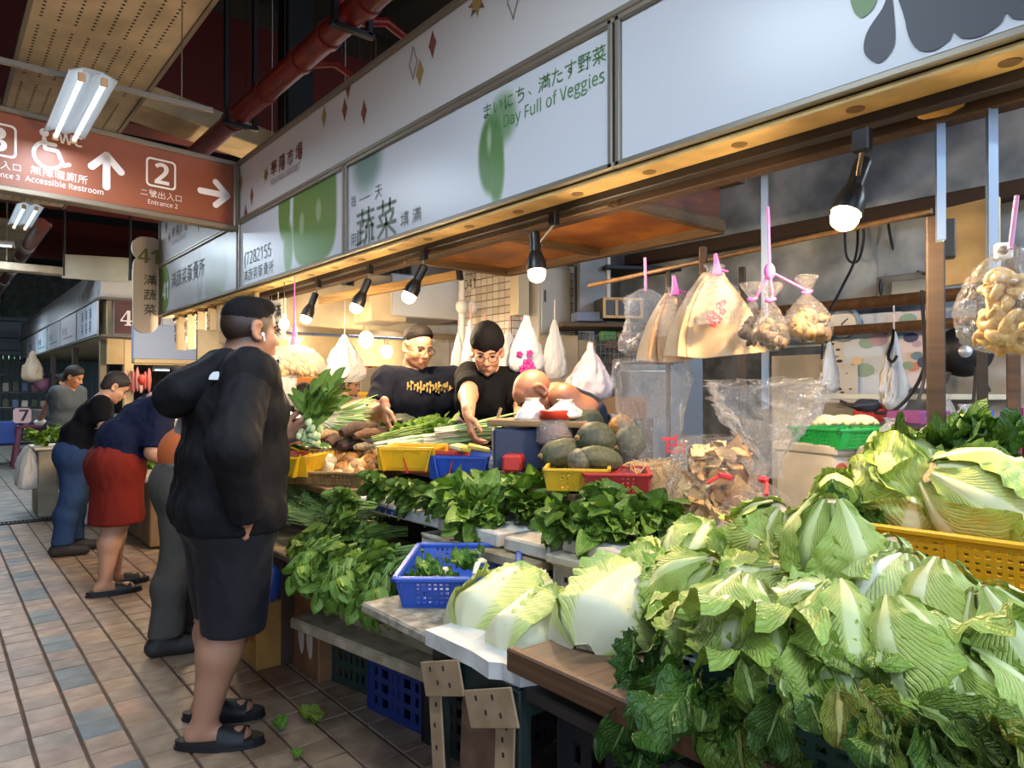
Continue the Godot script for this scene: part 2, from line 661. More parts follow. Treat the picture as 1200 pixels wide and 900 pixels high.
func sdf(bones: Array, cell: float, k: float, post = null) -> G:
	var lo := Vector3.ONE * 99.0
	var hi := -lo
	for b in bones:
		if b.size() == 2:
			lo = lo.min(b[0] - b[1])
			hi = hi.max(b[0] + b[1])
		else:
			var r := Vector3.ONE * maxf(b[2], b[3])
			lo = lo.min((b[0] - r).min(b[1] - r))
			hi = hi.max((b[0] + r).max(b[1] + r))
	var pad := Vector3.ONE * (k * 0.3 + cell * 3.0)
	lo -= pad
	hi += pad
	var nx := int((hi.x - lo.x) / cell) + 2
	var ny := int((hi.y - lo.y) / cell) + 2
	var nz := int((hi.z - lo.z) / cell) + 2
	var f := PackedFloat32Array()
	f.resize(nx * ny * nz)
	f.fill(9.0)
	var reach := k + cell * 2.5
	for b in bones:
		var a0: Vector3
		var a1: Vector3
		var ell: bool = b.size() == 2
		if ell:
			a0 = b[0] - b[1] - Vector3.ONE * reach
			a1 = b[0] + b[1] + Vector3.ONE * reach
		else:
			var r := Vector3.ONE * (maxf(b[2], b[3]) + reach)
			a0 = (b[0] - r).min(b[1] - r)
			a1 = (b[0] + r).max(b[1] + r)
		var x0 := maxi(0, int((a0.x - lo.x) / cell))
		var y0 := maxi(0, int((a0.y - lo.y) / cell))
		var z0 := maxi(0, int((a0.z - lo.z) / cell))
		var x1 := mini(nx - 1, int((a1.x - lo.x) / cell) + 1)
		var y1 := mini(ny - 1, int((a1.y - lo.y) / cell) + 1)
		var z1 := mini(nz - 1, int((a1.z - lo.z) / cell) + 1)
		var A: Vector3 = b[0]
		var BA := Vector3.ZERO
		var inv := 0.0
		var ra := 0.0
		var dr := 0.0
		var er := Vector3.ONE
		var er2 := Vector3.ONE
		if ell:
			er = Vector3.ONE / b[1]
			er2 = er * er
		else:
			BA = b[1] - A
			inv = 1.0 / maxf(BA.length_squared(),1e-9)
			ra = b[2]
			dr = b[3] - b[2]
		for z in range(z0, z1 + 1):
			for y in range(y0, y1 + 1):
				var q := (z * ny + y) * nx + x0
				var p := lo + Vector3(x0, y, z) * cell - A
				for x in range(x0, x1 + 1):
					var d: float
					if ell:
						var k0 := (p * er).length()
						d = k0 * (k0 - 1.0) / maxf((p * er2).length(),1e-6)
					else:
						var t := clampf(p.dot(BA) * inv, 0.0,1.0)
						d = (p - BA * t).length() - ra - dr * t
					if d < reach:
						var o := f[q]
						var h := k - absf(o - d)
						if h > 0.0:
							f[q] = minf(o, d) - h * h * 0.25 / k
						elif d < o:
							f[q] = d
					p.x += cell
					q += 1
	if (post != null):
		var near := cell * 3.0
		var q := 0
		for z in nz:
			for y in ny:
				for x in nx:
					if f[q] < near:
						f[q] = post.call(lo + Vector3(x, y, z) * cell, f[q])
					q += 1
	var g := G.new()
	var id := PackedInt32Array()
	id.resize(nx * ny * nz)
	id.fill(-1)
	var lim := cell * 2.2
	var sy := nx
	var sz := nx * ny
	for z in nz - 1:
		for y in ny - 1:
			var q := (z * ny + y) * nx - 1
			for x in nx - 1:
				q += 1
				var d0 := f[q]
				if d0 > lim and not (post != null):
					continue
				var d1 := f[q + 1]
				var d2 := f[q + sy]
				var d3 := f[q + sy + 1]
				var d4 := f[q + sz]
				var d5 := f[q + sz + 1]
				var d6 := f[q + sz + sy]
				var d7 := f[q + sz + sy + 1]
				var c := int(d0 < 0) + int(d1 < 0) + int(d2 < 0) + int(d3 < 0) + int(d4 < 0) + int(d5 < 0) + int(d6 < 0) + int(d7 < 0)
				if c == 0 or c == 8:
					continue
				var s := Vector3.ZERO
				var m := 0
				if (d0 < 0) != (d1 < 0):
					s += Vector3(d0 / (d0 - d1),0,0); m += 1
				if (d2 < 0) != (d3 < 0):
					s += Vector3(d2 / (d2 - d3),1,0); m += 1
				if (d4 < 0) != (d5 < 0):
					s += Vector3(d4 / (d4 - d5),0,1); m += 1
				if (d6 < 0) != (d7 < 0):
					s += Vector3(d6 / (d6 - d7),1,1); m += 1
				if (d0 < 0) != (d2 < 0):
					s += Vector3(0, d0 / (d0 - d2),0); m += 1
				if (d1 < 0) != (d3 < 0):
					s += Vector3(1, d1 / (d1 - d3),0); m += 1
				if (d4 < 0) != (d6 < 0):
					s += Vector3(0, d4 / (d4 - d6),1); m += 1
				if (d5 < 0) != (d7 < 0):
					s += Vector3(1, d5 / (d5 - d7),1); m += 1
				if (d0 < 0) != (d4 < 0):
					s += Vector3(0,0, d0 / (d0 - d4)); m += 1
				if (d1 < 0) != (d5 < 0):
					s += Vector3(1,0, d1 / (d1 - d5)); m += 1
				if (d2 < 0) != (d6 < 0):
					s += Vector3(0,1, d2 / (d2 - d6)); m += 1
				if (d3 < 0) != (d7 < 0):
					s += Vector3(1,1, d3 / (d3 - d7)); m += 1
				id[q] = g.pt(lo + (Vector3(x, y, z) + s / m) * cell)
	for z in range(1, nz - 1):
		for y in range(1, ny - 1):
			var q := (z * ny + y) * nx
			for x in range(1, nx - 1):
				q += 1
				if id[q] < 0 and id[q - 1] < 0 and id[q - sy] < 0 and id[q - sz] < 0:
					continue
				var neg := f[q] < 0
				if neg != (f[q + 1] < 0):
					four(g, id[q - sy - sz], id[q - sz], id[q], id[q - sy], neg)
				if neg != (f[q + sy] < 0):
					four(g, id[q - sz - 1], id[q - 1], id[q], id[q - sz], neg)
				if neg != (f[q + sz] < 0):
					four(g, id[q - 1 - sy], id[q - sy], id[q], id[q - 1], neg)
	return g

func four(g: G, a: int, b: int, c: int, d: int, fwd: bool) -> void:
	if a < 0 or b < 0 or c < 0 or d < 0:
		return
	if fwd:
		g.tri(a, b, c)
		g.tri(a, c, d)
	else:
		g.tri(a, c, b)
		g.tri(a, d, c)

# ---------------------------------------------------------------- the hall

func lamp(p: Vector3, col: Color, energy: float, size: float, called: String, parent: Node = self) -> void:
	var l := OmniLight3D.new()
	l.name = called
	l.light_color = col
	l.light_energy = energy
	l.light_size = size
	l.omni_range = 60.0
	l.omni_attenuation = 2.0
	l.shadow_enabled = true
	parent.add_child(l, true)
	l.global_position = p

func slab(called: String, lo: Vector3, hi: Vector3, m: Material) -> void:
	var g := G.new()
	g.box((lo + hi) * 0.5, hi - lo)
	struct(called, g, m)

func hall() -> void:
	var grout := stained("6a5240", 0.8,8.0,0.25,0.7)
	slab("floor", V(-9,-0.2,40), V(14,-0.006,-9), grout)
	var flr: Node3D = get_node("floor")
	# tiles: columns along the aisle 0.1538 apart, rows 0.147
	var beige := []
	for k in 6:
		var c: Color = [Color("ab8f73"), Color("a58a70"), Color("b09478"), Color("a08468"), Color("ad8c74"), Color("9d866f")][k]
		beige.append(mt(c, 0.42,0.0, {"tex": [noisy(20 + k, 5.0, Color(0.8,0.77,0.74), Color.WHITE, 5,0.4),1.3, true]}))
	var blue := []
	for k in 3:
		var c: Color = [Color("777a78"), Color("70746f"), Color("7d7f7b")][k]
		blue.append(mt(c, 0.42,0.0, {"tex": [noisy(40 + k, 5.0, Color(0.82,0.82,0.8), Color.WHITE, 5,0.4),1.5, true]}))
	var tg := G.new()
	tg.box(Vector3(0,-0.008,0), Vector3(0.1425,0.016,0.1405), Basis(),0.003)
	var tile := tg.mesh()
	var rest := {}
	var spots := []
	for i in range(-4,11):
		for j in range(-8,38):
			var p := V(0.459 + 0.1538 * (i + 0.5),0,3.218 + 0.147 * (j + 0.5))
			var q := cam_basis.inverse() * (p - EYE)
			var sx := 600.0 + F * q.x / -q.z
			var sy := 450.0 - F * q.y / -q.z
			var seen_ := q.z < -0.5 and sx > -60 and sx < 640 and sy < 960 and p.x < 1.62
			spots.append([0.0 if not seen_ else 1.0 / (q.z * q.z), p, i, j])
	spots.sort_custom(func(a, b): return a[0] > b[0])
	for k in spots.size():
		var p: Vector3 = spots[k][1]
		var dark: bool = spots[k][2] == 0 and posmod(spots[k][3],4) < 2
		var m: Material = blue[rng.randi() % 3] if dark else beige[rng.randi() % 6]
		p.y += rng.randf_range(-0.0012,0.0012)
		if k < 298 and spots[k][0] > 0:
			var o := part(flr, "floor_tile", tile, m, false)
			o.position = p
			o.rotation = Vector3(rng.randf_range(-0.004,0.004),0, rng.randf_range(-0.004,0.004))
		else:
			if not rest.has(m):
				rest[m] = G.new()
			rest[m].add(tg, Transform3D(Basis(), p))
	for m in rest:
		part(flr, "floor_tiles", rest[m], m, false, "stuff")
	# pavers past the drain
	var pav := stained("8d8b84", 0.5,6.0,0.2,0.6)
	var pg := G.new()
	for i in range(-9,14):
		for j in range(0,50):
			pg.box(V(0.1 + 0.3 * i, -0.006,9.13 + 0.3 * j), Vector3(0.288,0.012,0.288), Basis(),0.003)
	part(flr, "paver", pg, pav, false, "stuff")
	var dg := G.new()
	for k in 110:
		dg.box(V(-1.2 + 0.035 * k, 0.002,8.91), Vector3(0.012,0.012,0.12))
	dg.box(V(0.72,0.004,8.845), Vector3(3.9,0.012,0.02))
	dg.box(V(0.72,0.004,8.975), Vector3(3.9,0.012,0.02))
	solo("drain_grate", "dark slotted drain grate running across the aisle floor", "drain", dg, mt("35332f", 0.5,0.7))
	# walls and roof; the hall is open to daylight behind the camera and through the stall's back on the right
	var wallm := stained("8e8c86", 0.8,4.0,0.3,0.5)
	slab("wall_left", V(-6.2,0,40), V(-6,6.2,-1.5), wallm)
	slab("wall_back", V(-6.2,0,34.2), V(14,6.2,34), stained("7e8f93", 0.7,5.0,0.2,0.5))
	slab("ceiling", V(-9,6.2,40), V(14,6.4,-2.6), mt("0d0d11", 0.9))
	slab("wall_right", V(10.0,0,40), V(10.2,2.2,-2.0), wallm)
	slab("trim_1", V(10.0,4.2,40), V(10.2,6.2,-2.0), wallm)
	# dark red roof beams across and along
	var red := mt("5e1513", 0.7)
	var g := G.new()
	g.box(V(3.2,5.0,8.7), Vector3(5.6,1.5,0.4), Basis(),0.01)
	struct("trim_2", g, red)
	g = G.new()
	g.box(V(-0.35,4.9,6.5), Vector3(0.5,1.8,26), Basis(),0.01)
	struct("trim_3", g, red)
	g = G.new()
	g.box(V(1.7,4.5,12.4), Vector3(8,0.8,0.5), Basis(),0.01)
	struct("trim_4", g, red)
	g = G.new()
	g.box(V(1.7,4.5,17.4), Vector3(8,0.8,0.5), Basis(),0.01)
	struct("trim_5", g, red)
	g = G.new()
	g.box(V(2.95,4.3,7.2), Vector3(0.28,3.8,0.28), Basis(),0.01)
	struct("trim_6", g, mt("14161c", 0.7))
	g = G.new()
	var a := V(0.9,4.15,7.35)
	var b := V(3.6,4.05,8.05)
	g.bar(a, b, 0.5,0.22, Vector3.UP, 0.01)
	struct("trim_7", g, stained("c9b48e", 0.7,4.0,0.15,0.6))

func perforated(called: String, label: String, lo: Vector3, hi: Vector3, holes_from: float, holes_to: float) -> void:
	var t := thing(called, label, "ceiling panel", Vector3((lo.x + hi.x) / 2, lo.y, (lo.z + hi.z) / 2))
	var pm := stained("d2c2a2", 0.65,3.0,0.16,0.5)
	var d := -hi.z
	var end := -lo.z
	while d < end - 0.05:
		var e := minf(d + 1.2, end)
		var g := G.new()
		g.box(V((lo.x + hi.x) / 2, lo.y + 0.012,(d + e) / 2), Vector3(hi.x - lo.x, 0.024, e - d - 0.008), Basis(),0.004)
		part(t, "panel", g, pm)
		d = e
	var h := G.new()
	var disc := G.new()
	disc.lathe([Vector2(0.0001,-0.0008), Vector2(0.012,-0.0008), Vector2(0.012,0.004)],7)
	var n := 0
	var x := lo.x + 0.08
	while x < hi.x - 0.05:
		d = holes_from
		while d < holes_to:
			if fposmod(d + hi.z, 1.2) > 0.06 and fposmod(d + hi.z, 1.2) < 1.14:
				h.add(disc, Transform3D(Basis(), V(x, lo.y, d)))
			d += 0.058
			n += 1
		x += 0.105
	part(t, "perforation", h, mt("2a2420", 0.9), true, "stuff")
	var r := G.new()
	for xx in [lo.x, hi.x]:
		r.box(V(xx, lo.y + 0.005,(-hi.z - lo.z) / 2), Vector3(0.03,0.05, hi.z - lo.z))
	part(t, "edge_rail", r, mt("8b8272", 0.5,0.4))

func fluorescent(label: String, p0: Vector3, p1: Vector3, two := true, cross := true, power := 1.0) -> void:
	var c := (p0 + p1) / 2
	var t := thing("fluorescent_light", label, "ceiling light", c, "")
	var dir := (p1 - p0).normalized()
	var side := dir.cross(Vector3.UP).normalized()
	var len := p0.distance_to(p1)
	var b := Basis(side, Vector3.UP, -dir)
	var g := G.new()
	g.prism(PackedVector2Array([Vector2(-0.13,0.0), Vector2(-0.05,0.035), Vector2(0.05,0.035), Vector2(0.13,0.0), Vector2(0.125,-0.004), Vector2(0.05,0.028), Vector2(0,0.0), Vector2(-0.05,0.028), Vector2(-0.125,-0.004)]) if two else rounded(0.07,0.05,0.01), len, Transform3D(b, c + Vector3.UP * (0.03 if two else 0.05)))
	part(t, "housing", g, mt("a9b6c0", 0.45))
	for s in ([-1,1] if two else [0]):
		var o: Vector3 = side * 0.058 * s
		g = G.new()
		g.tube([p0 + o + dir * 0.03, p1 + o - dir * 0.03],0.014,10)
		part(t, "tube", g, mt("ffffff", 0.3,0.0, {"glow": [Color(0.86,0.94,1.0),2.6]}))
		g = G.new()
		for e in [p0, p1]:
			g.box(e + o + Vector3.UP * 0.004, Vector3(0.04,0.05,0.02), b, 0.003)
		part(t, "socket", g, mt("c9a985", 0.5))
	var l := AreaLight3D.new()
	l.name = "tube_light"
	l.light_color = Color(0.87,0.94,1.0)
	l.light_energy = TUBE * power
	l.area_size = Vector2(0.14 if two else 0.03, len * 0.95)
	l.area_range = 60.0
	l.shadow_enabled = true
	t.add_child(l, true)
	l.position = Vector3.DOWN * 0.025
	l.basis = Basis(side, dir.normalized() * -1.0, Vector3.UP) if true else l.basis
	if cross:
		var m := G.new()
		var q := p0 + dir * 0.25 + Vector3.UP * 0.085
		m.box(q, Vector3(1.5,0.035,0.03), b, 0.003)
		for s in [-0.55,0.55]:
			m.tube([q + side * s, q + side * s + Vector3.UP * 2.5],0.005,6)
		part(t, "hanger_rail", m, mt("7d766a", 0.4,0.5))
	else:
		var m := G.new()
		m.tube([c + Vector3.UP * 0.06, Vector3(c.x, 6.2, c.z)],0.006,6)
		part(t, "hanger", m, mt("5a554c", 0.5))

func ceiling_things() -> void:
	perforated("perforated_ceiling", "cream perforated ceiling panels in a strip above the aisle near the camera", V(0.5,4.0,8.7), V(1.46,4.0,1.2),3.2,8.6)
	perforated("perforated_ceiling", "cream perforated ceiling panels far down the aisle behind the brown sign", V(-0.6,4.0,12.0), V(1.46,4.0,9.6),9.7,11.9)
	perforated("perforated_ceiling", "cream ceiling panels furthest down the aisle", V(-1.2,4.0,26.0), V(1.46,4.0,13.4),13.5,13.6)
	fluorescent("twin tube fluorescent light nearest the camera, above the brown direction sign", V(0.73,3.2,4.8), V(0.74,3.2,6.05), true, true, 0.45)
	fluorescent("twin tube fluorescent light seen below the brown direction sign", V(0.85,3.42,9.6), V(0.85,3.42,10.9), true, false)
	fluorescent("long single fluorescent tube crossing the far aisle at left", V(-0.6,3.52,13.2), V(0.95,3.52,12.95), false, false)
	fluorescent("far fluorescent light at the left edge above the shelves", V(0.25,3.05,16.0), V(0.3,3.05,17.3), true, false)
	fluorescent("twin tube fluorescent light furthest down the aisle", V(0.85,3.3,20.0), V(0.85,3.3,21.3), true, false)
	fluorescent("twin tube fluorescent light over the aisle just behind the camera's frame", V(0.3,3.5,1.2), V(0.3,3.5,2.5))
	fluorescent("twin tube fluorescent light over the aisle behind the camera", V(0.3,3.5,-2.2), V(0.3,3.5,-0.9))
	fluorescent("tube light under the stall roof beyond the frame at right", V(3.4,2.75,-0.9), V(3.4,2.75,0.3), true, false)
	var p := onx(1130,165,5.6)
	fluorescent("bright fluorescent tube behind the slotted steel posts at right", p, onx(1215,149,5.6) + Vector3(0,0,0.4), false, false)
	p = onx(853,236,6.2)
	fluorescent("small distant fluorescent light beside the end of the plywood canopy", p, p + Vector3(0,0,0.35), false, false)
	# red sprinkler main along the sign
	var t := thing("red_pipe", "thick red sprinkler pipe running under the dark roof above the signboard", "pipe", V(2.05,3.75,5))
	var rm := stained("8e231c", 0.35,6.0,0.25,1.0)
	var g := G.new()
	g.tube([V(2.05,3.75,1.5), V(2.05,3.75,8.2)],0.085,20)
	part(t, "pipe", g, rm)
	for d in [3.9,4.45,4.9,5.6,6.4]:
		g = G.new()
		g.tube([V(2.05,3.75, d - 0.03), V(2.05,3.75, d + 0.03)],0.096,20)
		part(t, "coupling", g, rm)
	for d in [4.1,6.2]:
		g = G.new()
		g.box(V(1.93,4.9, d), Vector3(0.03,2.5,0.05))
		g.box(V(2.17,4.9, d), Vector3(0.03,2.5,0.05))
		g.box(V(2.05,3.65, d), Vector3(0.3,0.03,0.05))
		part(t, "pipe_hanger", g, mt("1f2026", 0.5,0.5))
	for q in [[4.3,2.9,3.95],[5.1,3.1,3.85]]:
		g = G.new()
		g.tube([V(2.1,3.8, q[0]), V(2.4,3.9, q[0]), V(q[1], q[2], q[0] + 0.3), V(q[1] + 0.8, q[2], q[0] + 0.3)],0.03,10)
		part(t, "branch_pipe", g, rm)
	g = G.new()
	g.tube([V(2.05,3.75,4.25), V(2.05,6.2,4.25)],0.025,10)
	part(t, "riser", g, rm)
	# a far red and silver pipe with ducts at left
	t = thing("red_pipe", "red pipe with grey bands under the far ceiling at left", "pipe", V(1.0,3.6,15))
	g = G.new()
	g.tube([V(1.15,3.62,11.5), V(1.15,3.62,22)],0.09,16)
	part(t, "pipe", g, stained("6d2a26", 0.4,6.0,0.25,1.0))
	for d in [13.4,14.6,16.2,18.0]:
		g = G.new()
		g.tube([V(1.15,3.62, d - 0.16), V(1.15,3.62, d + 0.16)],0.1,16)
		part(t, "grey_band", g, mt("9b9a98", 0.4,0.4))
	g = G.new()
	g.tube([V(0.55,3.75,14), V(0.55,3.75,16)],0.16,14)
	g.tube([V(0.35,3.75,19), V(0.35,3.75,22)],0.16,14)
	solo("air_duct", "bare metal round duct under the far ceiling at left", "duct", g, mt("a79a86", 0.35,0.7))
	for q in [[0.9,13.6, "nearest"],[-0.6,18.0, "middle"],[-0.6,20.5, "furthest"]]:
		g = G.new()
		g.box(V(q[0],3.44 if q[1] < 13 else 3.3, q[1]), Vector3(2.0,0.12,0.28), Basis(),0.01)
		g.tube([V(q[0],3.4, q[1]), V(q[0],6.2, q[1])],0.012,6)
		solo("cross_rail", "%s pale cross rail under the far ceiling left of the white hanging board" % q[2], "rail", g, stained("b7aa92", 0.6,4.0,0.2,0.6))

# ---------------------------------------------------------------- signs
# soft green shapes printed on a white panel; each blob is [x, y, rx, ry, softness, colour] in panel units

func print_tex(w: int, h: int, base: Color, blobs: Array) -> ImageTexture:
	var im := Image.create(w, h, false, Image.FORMAT_RGB8)
	im.fill(base)
	for b in blobs:
		var x0 := maxi(0, int((b[0] - b[2] * 1.7) * h))
		var x1 := mini(w, int((b[0] + b[2] * 1.7) * h))
		var y0 := maxi(0, int((b[1] - b[3] * 1.7) * h))
		var y1 := mini(h, int((b[1] + b[3] * 1.7) * h))
		for y in range(y0, y1):
			for x in range(x0, x1):
				var dx: float = (x / float(h) - b[0]) / b[2]
				var dy: float = (y / float(h) - b[1]) / b[3]
				var e: float = b[6] if b.size() > 6 else 2.0
				var r := pow(pow(absf(dx), e) + pow(absf(dy), e),1.0 / e)
				var k := 1.0 - smoothstep(1.0 - b[4],1.0 + b[4], r)
				if k > 0.003:
					im.set_pixel(x, y, im.get_pixel(x, y).lerp(b[5], k * b[5].a))
	return ImageTexture.create_from_image(im)

func fascia_xf(x: float, y: float, d: float) -> Transform3D:   # lettering on a board that faces the aisle, reading towards the camera
	return Transform3D(Basis(Vector3.BACK, Vector3.UP, Vector3.LEFT), V(x, y, d))

func star(g: G, c: Vector2, w: float, h: float, t: Transform3D, hollow := false) -> void:
	var p := PackedVector2Array()
	for k in 16:
		var a := TAU * k / 16
		var r := pow(absf(cos(a)),2.2) + pow(absf(sin(a)),2.2)
		var q := Vector2(signf(cos(a)) * pow(absf(cos(a)),2.3) * w, signf(sin(a)) * pow(absf(sin(a)),2.3) * h)
		p.append(c + q)
	if hollow:
		for k in 16:
			var a := p[k]
			var b := p[(k + 1) % 16]
			var d := (b - a).normalized() * 0.004
			var e := Vector2(-d.y, d.x)
			g.quad(t * Vector3(a.x - e.x, a.y - e.y, 0), t * Vector3(b.x - e.x, b.y - e.y, 0), t * Vector3(b.x + e.x, b.y + e.y, 0), t * Vector3(a.x + e.x, a.y + e.y, 0), t.basis.z)
	else:
		g.prism(p, 0.001, t)

func signs() -> void:
	var X := 2.1
	var alu := mt("8f887a", 0.4,0.5)
	var white := Color("d3d6dc")
	var t := thing("stall_signboard", "long white shop signboard with green vegetable prints over the stall", "signboard", V(X, 2.25,4))
	# lower row of four panels, each with its own print
	var green := Color("5f8a3e")
	var grey := Color("6d8b82")
	var spans := [[9.17,6.40],[6.34,4.30],[4.26,1.93],[1.89,-0.9]]
	var prints := [
		[[3.35,0.62,0.28,0.5,0.25, Color(0.62,0.73,0.66,0.9)],[3.85,0.5,0.4,0.55,0.3, Color(0.55,0.7,0.55,0.9)],[2.75,0.6,0.16,0.45,0.4, Color(0.6,0.72,0.66,0.8)]],
		[[2.66,0.36,0.64,0.62,0.06, green, 3.5],[1.72,0.12,0.2,0.42,0.12, green],[1.86,0.66,0.15,0.34,0.3, green],[2.3,0.42,0.08,0.14,0.3, Color("93ab7c")],[2.8,0.35,0.08,0.14,0.3, Color("93ab7c")]],
		[[0.45,0.08,0.3,0.3,0.45, Color(0.36,0.5,0.44,0.9)],[2.64,0.55,0.17,0.33,0.16, Color("5a8048")],[2.72,0.72,0.1,0.26,0.25, Color("5f874a")],[2.8,0.3,0.17,0.2,0.4, Color(0.4,0.55,0.36,0.8)],[2.62,0.42,0.03,0.1,0.8, Color("a2b79a")]],
		[],
	]
	for k in 4:
		var a: float = spans[k][0]
		var b: float = spans[k][1]
		var w := a - b
		var tex := print_tex(int(192 * w / 0.58),192, white, prints[k])
		var g := G.new()
		var xf := fascia_xf(X, 2.55, a)
		g.quad(xf * Vector3(0,-0.29,0), xf * Vector3(w, -0.29,0), xf * Vector3(w, 0.29,0), xf * Vector3(0,0.29,0), Vector3.LEFT)
		g.box(xf * Vector3(w / 2,0,-0.02), Vector3(0.03,0.58, w))
		var pn := part(t, "sign_panel", g, mt("ffffff", 0.32,0.0, {"map": tex}))
		var f := G.new()
		for y in [2.262,2.838]:
			f.box(V(X - 0.004, y, (a + b) / 2), Vector3(0.03,0.026, w + 0.04), Basis(),0.005)
		for d in [a, b]:
			f.box(V(X - 0.004,2.55, d), Vector3(0.03,0.6,0.026), Basis(),0.005)
		part(pn, "frame", f, alu)
		var ink := mt("8b8f8c", 0.6)
		var e := X - 0.003
		if k == 0:
			var disc := G.new()
			disc.prism(PackedVector2Array([Vector2(0.02,0.285), Vector2(0.22,0.285), Vector2(0.36,0.2), Vector2(0.43,0.0), Vector2(0.36,-0.2), Vector2(0.2,-0.285), Vector2(0.02,-0.285)]),0.002, fascia_xf(e, 2.55, a))
			part(pn, "green_disc", disc, mt("6f9440", 0.5))
			var n := G.new()
			latin(n, "41", 0.2, fascia_xf(e - 0.003,2.52, a - 0.13), true)
			part(pn, "number", n, mt("f1f2ee", 0.5))
			n = G.new()
			strokes(n, "滿蔬菜販賣所", 0.19, fascia_xf(e, 2.7, a - 0.52),0.075,1.12)
			part(pn, "lettering", n, mt("6a6f6c", 0.6))
		elif k == 1:
			var n := G.new()
			latin(n, "(7282155", 0.11, fascia_xf(e, 2.5, a - 0.1))
			strokes(n, "滿蔬菜販賣所", 0.105, fascia_xf(e, 2.41, a - 0.08),0.06,1.15)
			part(pn, "lettering", n, ink)
		elif k == 2:
			var n := G.new()
			strokes(n, "每", 0.075, fascia_xf(e, 2.625, a - 0.05),0.08)
			strokes(n, "一", 0.16, fascia_xf(e, 2.66, a - 0.16),0.045)
			strokes(n, "天", 0.095, fascia_xf(e, 2.63, a - 0.37),0.07)
			strokes(n, "用", 0.085, fascia_xf(e, 2.38, a - 0.05),0.08)
			strokes(n, "填滿", 0.09, fascia_xf(e, 2.4, a - 0.68),0.075,1.45)
			part(pn, "small_lettering", n, ink)
			n = G.new()
			strokes(n, "蔬菜", 0.235, fascia_xf(e, 2.515, a - 0.13),0.085,1.13)
			part(pn, "large_lettering", n, mt("74826c", 0.6))
			n = G.new()
			strokes(n, "まいにち、満たす野菜", 0.076, fascia_xf(e, 2.775,2.79),0.08,1.1)
			latin(n, "A Day Full of Veggies", 0.057, fascia_xf(e, 2.645,2.7))
			part(pn, "green_lettering", n, mt("5d8a55", 0.6))
		else:
			# the plum-coloured and green drops of the nearest panel
			var on_board := func(list: Array) -> PackedVector2Array:
				var o := []
				for q in list:
					var pp := onx(q[0], q[1], e)
					o.append(Vector2(pp.z + a, pp.y - 2.55))
				return smooth_poly(o)
			var d0 := G.new()
			d0.prism(on_board.call([[1043,-10],[1048,25],[1047,55],[1030,74],[1013,62],[1016,38],[1034,10]]),0.002, fascia_xf(e, 2.55, a))
			d0.prism(on_board.call([[1060,-40],[1061,25],[1072,55],[1092,60],[1112,48],[1117,38],[1128,45],[1150,42],[1172,28],[1179,15],[1188,22],[1210,20],[1240,0],[1240,-60]]),0.002, fascia_xf(e, 2.55, a))
			part(pn, "dark_drop", d0, mt("4a4d55", 0.5))
			d0 = G.new()
			d0.prism(on_board.call([[998,-10],[1000,12],[1010,21],[1024,8],[1027,-12]]),0.002, fascia_xf(e, 2.55, a))
			part(pn, "green_drop", d0, mt("7d9a6c", 0.5))
	# upper band
	var g := G.new()
	g.box(V(X + 0.02,3.12,4.1), Vector3(0.04,0.5,10.1))
	var band := part(t, "upper_band", g, mt("d8d4d2", 0.4))
	g = G.new()
	g.box(V(X - 0.004,2.862,4.1), Vector3(0.04,0.03,10.14), Basis(),0.006)
	g.box(V(X - 0.004,3.37,4.1), Vector3(0.05,0.035,10.14), Basis(),0.006)
	g.box(V(X - 0.004,3.12,9.17), Vector3(0.03,0.5,0.03))
	part(band, "frame_rail", g, alu)
	var gold := G.new()
	var brown := G.new()
	var line := G.new()
	var e := X - 0.004
	var B := fascia_xf(e, 3.12,0)
	for q in [[6.32,0.08,0],[6.05,-0.1,1],[6.2,-0.22,3],[4.62,0.15,0],[4.3,0.1,1],[4.25,0.23,1],[4.03,0.0,1],[3.44,0.1,2],[3.37,0.02,0],[3.24,0.13,1],[2.83,0.19,4],[2.55,0.08,2],[2.42,0.15,0],[1.95,0.24,0],[8.9,0.15,1],[8.3,0.0,0],[7.6,-0.06,1],[7.0,0.1,2]]:
		var c := Vector2(-q[0], q[1])
		if q[2] == 2:
			star(line, c, 0.045,0.095, B, true)
		elif q[2] == 4:
			for k in 8:
				var a := TAU * k / 8
				brown.prism(PackedVector2Array([c + Vector2(cos(a - 0.3), sin(a - 0.3)) * 0.045, c + Vector2(cos(a), sin(a)) * 0.08, c + Vector2(cos(a + 0.3), sin(a + 0.3)) * 0.045]),0.001, B)
			star(gold, c, 0.05,0.075, B.translated_local(Vector3(0,0,0.002)))
		else:
			star(gold if q[2] == 0 else brown, c, 0.04,0.08, B)
	for d in [5.72,8.75]:
		for k in 6:
			var a := TAU * k / 6
			gold.prism(PackedVector2Array([Vector2(-d, 0.0) + Vector2(cos(a - 0.5), sin(a - 0.5)) * 0.02, Vector2(-d, 0.0) + Vector2(cos(a), sin(a)) * 0.07, Vector2(-d, 0.0) + Vector2(cos(a + 0.5), sin(a + 0.5)) * 0.02]),0.001, B)
		gold.prism(rounded(0.07,0.07,0.03),0.001, B.translated_local(Vector3(-d, 0,0)))
		strokes(brown, "華陽市場", 0.125, fascia_xf(e, 3.2, d - 0.11),0.1,1.32)
		latin(line, "HUAYANG MARKET", 0.05, fascia_xf(e, 3.03, d - 0.1))
	part(band, "gold_star", gold, mt("a8894e", 0.5))
	part(band, "brown_print", brown, mt("8a4a42", 0.5))
	part(band, "outline_print", line, mt("8d7b6e", 0.5))
	# underside of the sign box, with sunken light holes, and the dark beam behind it
	g = G.new()
	g.box(V(X + 0.07,2.235,4.1), Vector3(0.13,0.02,10.1), Basis(),0.003)
	var soff := part(t, "soffit", g, stained("d8b876", 0.55,5.0,0.15,0.8))
	g = G.new()
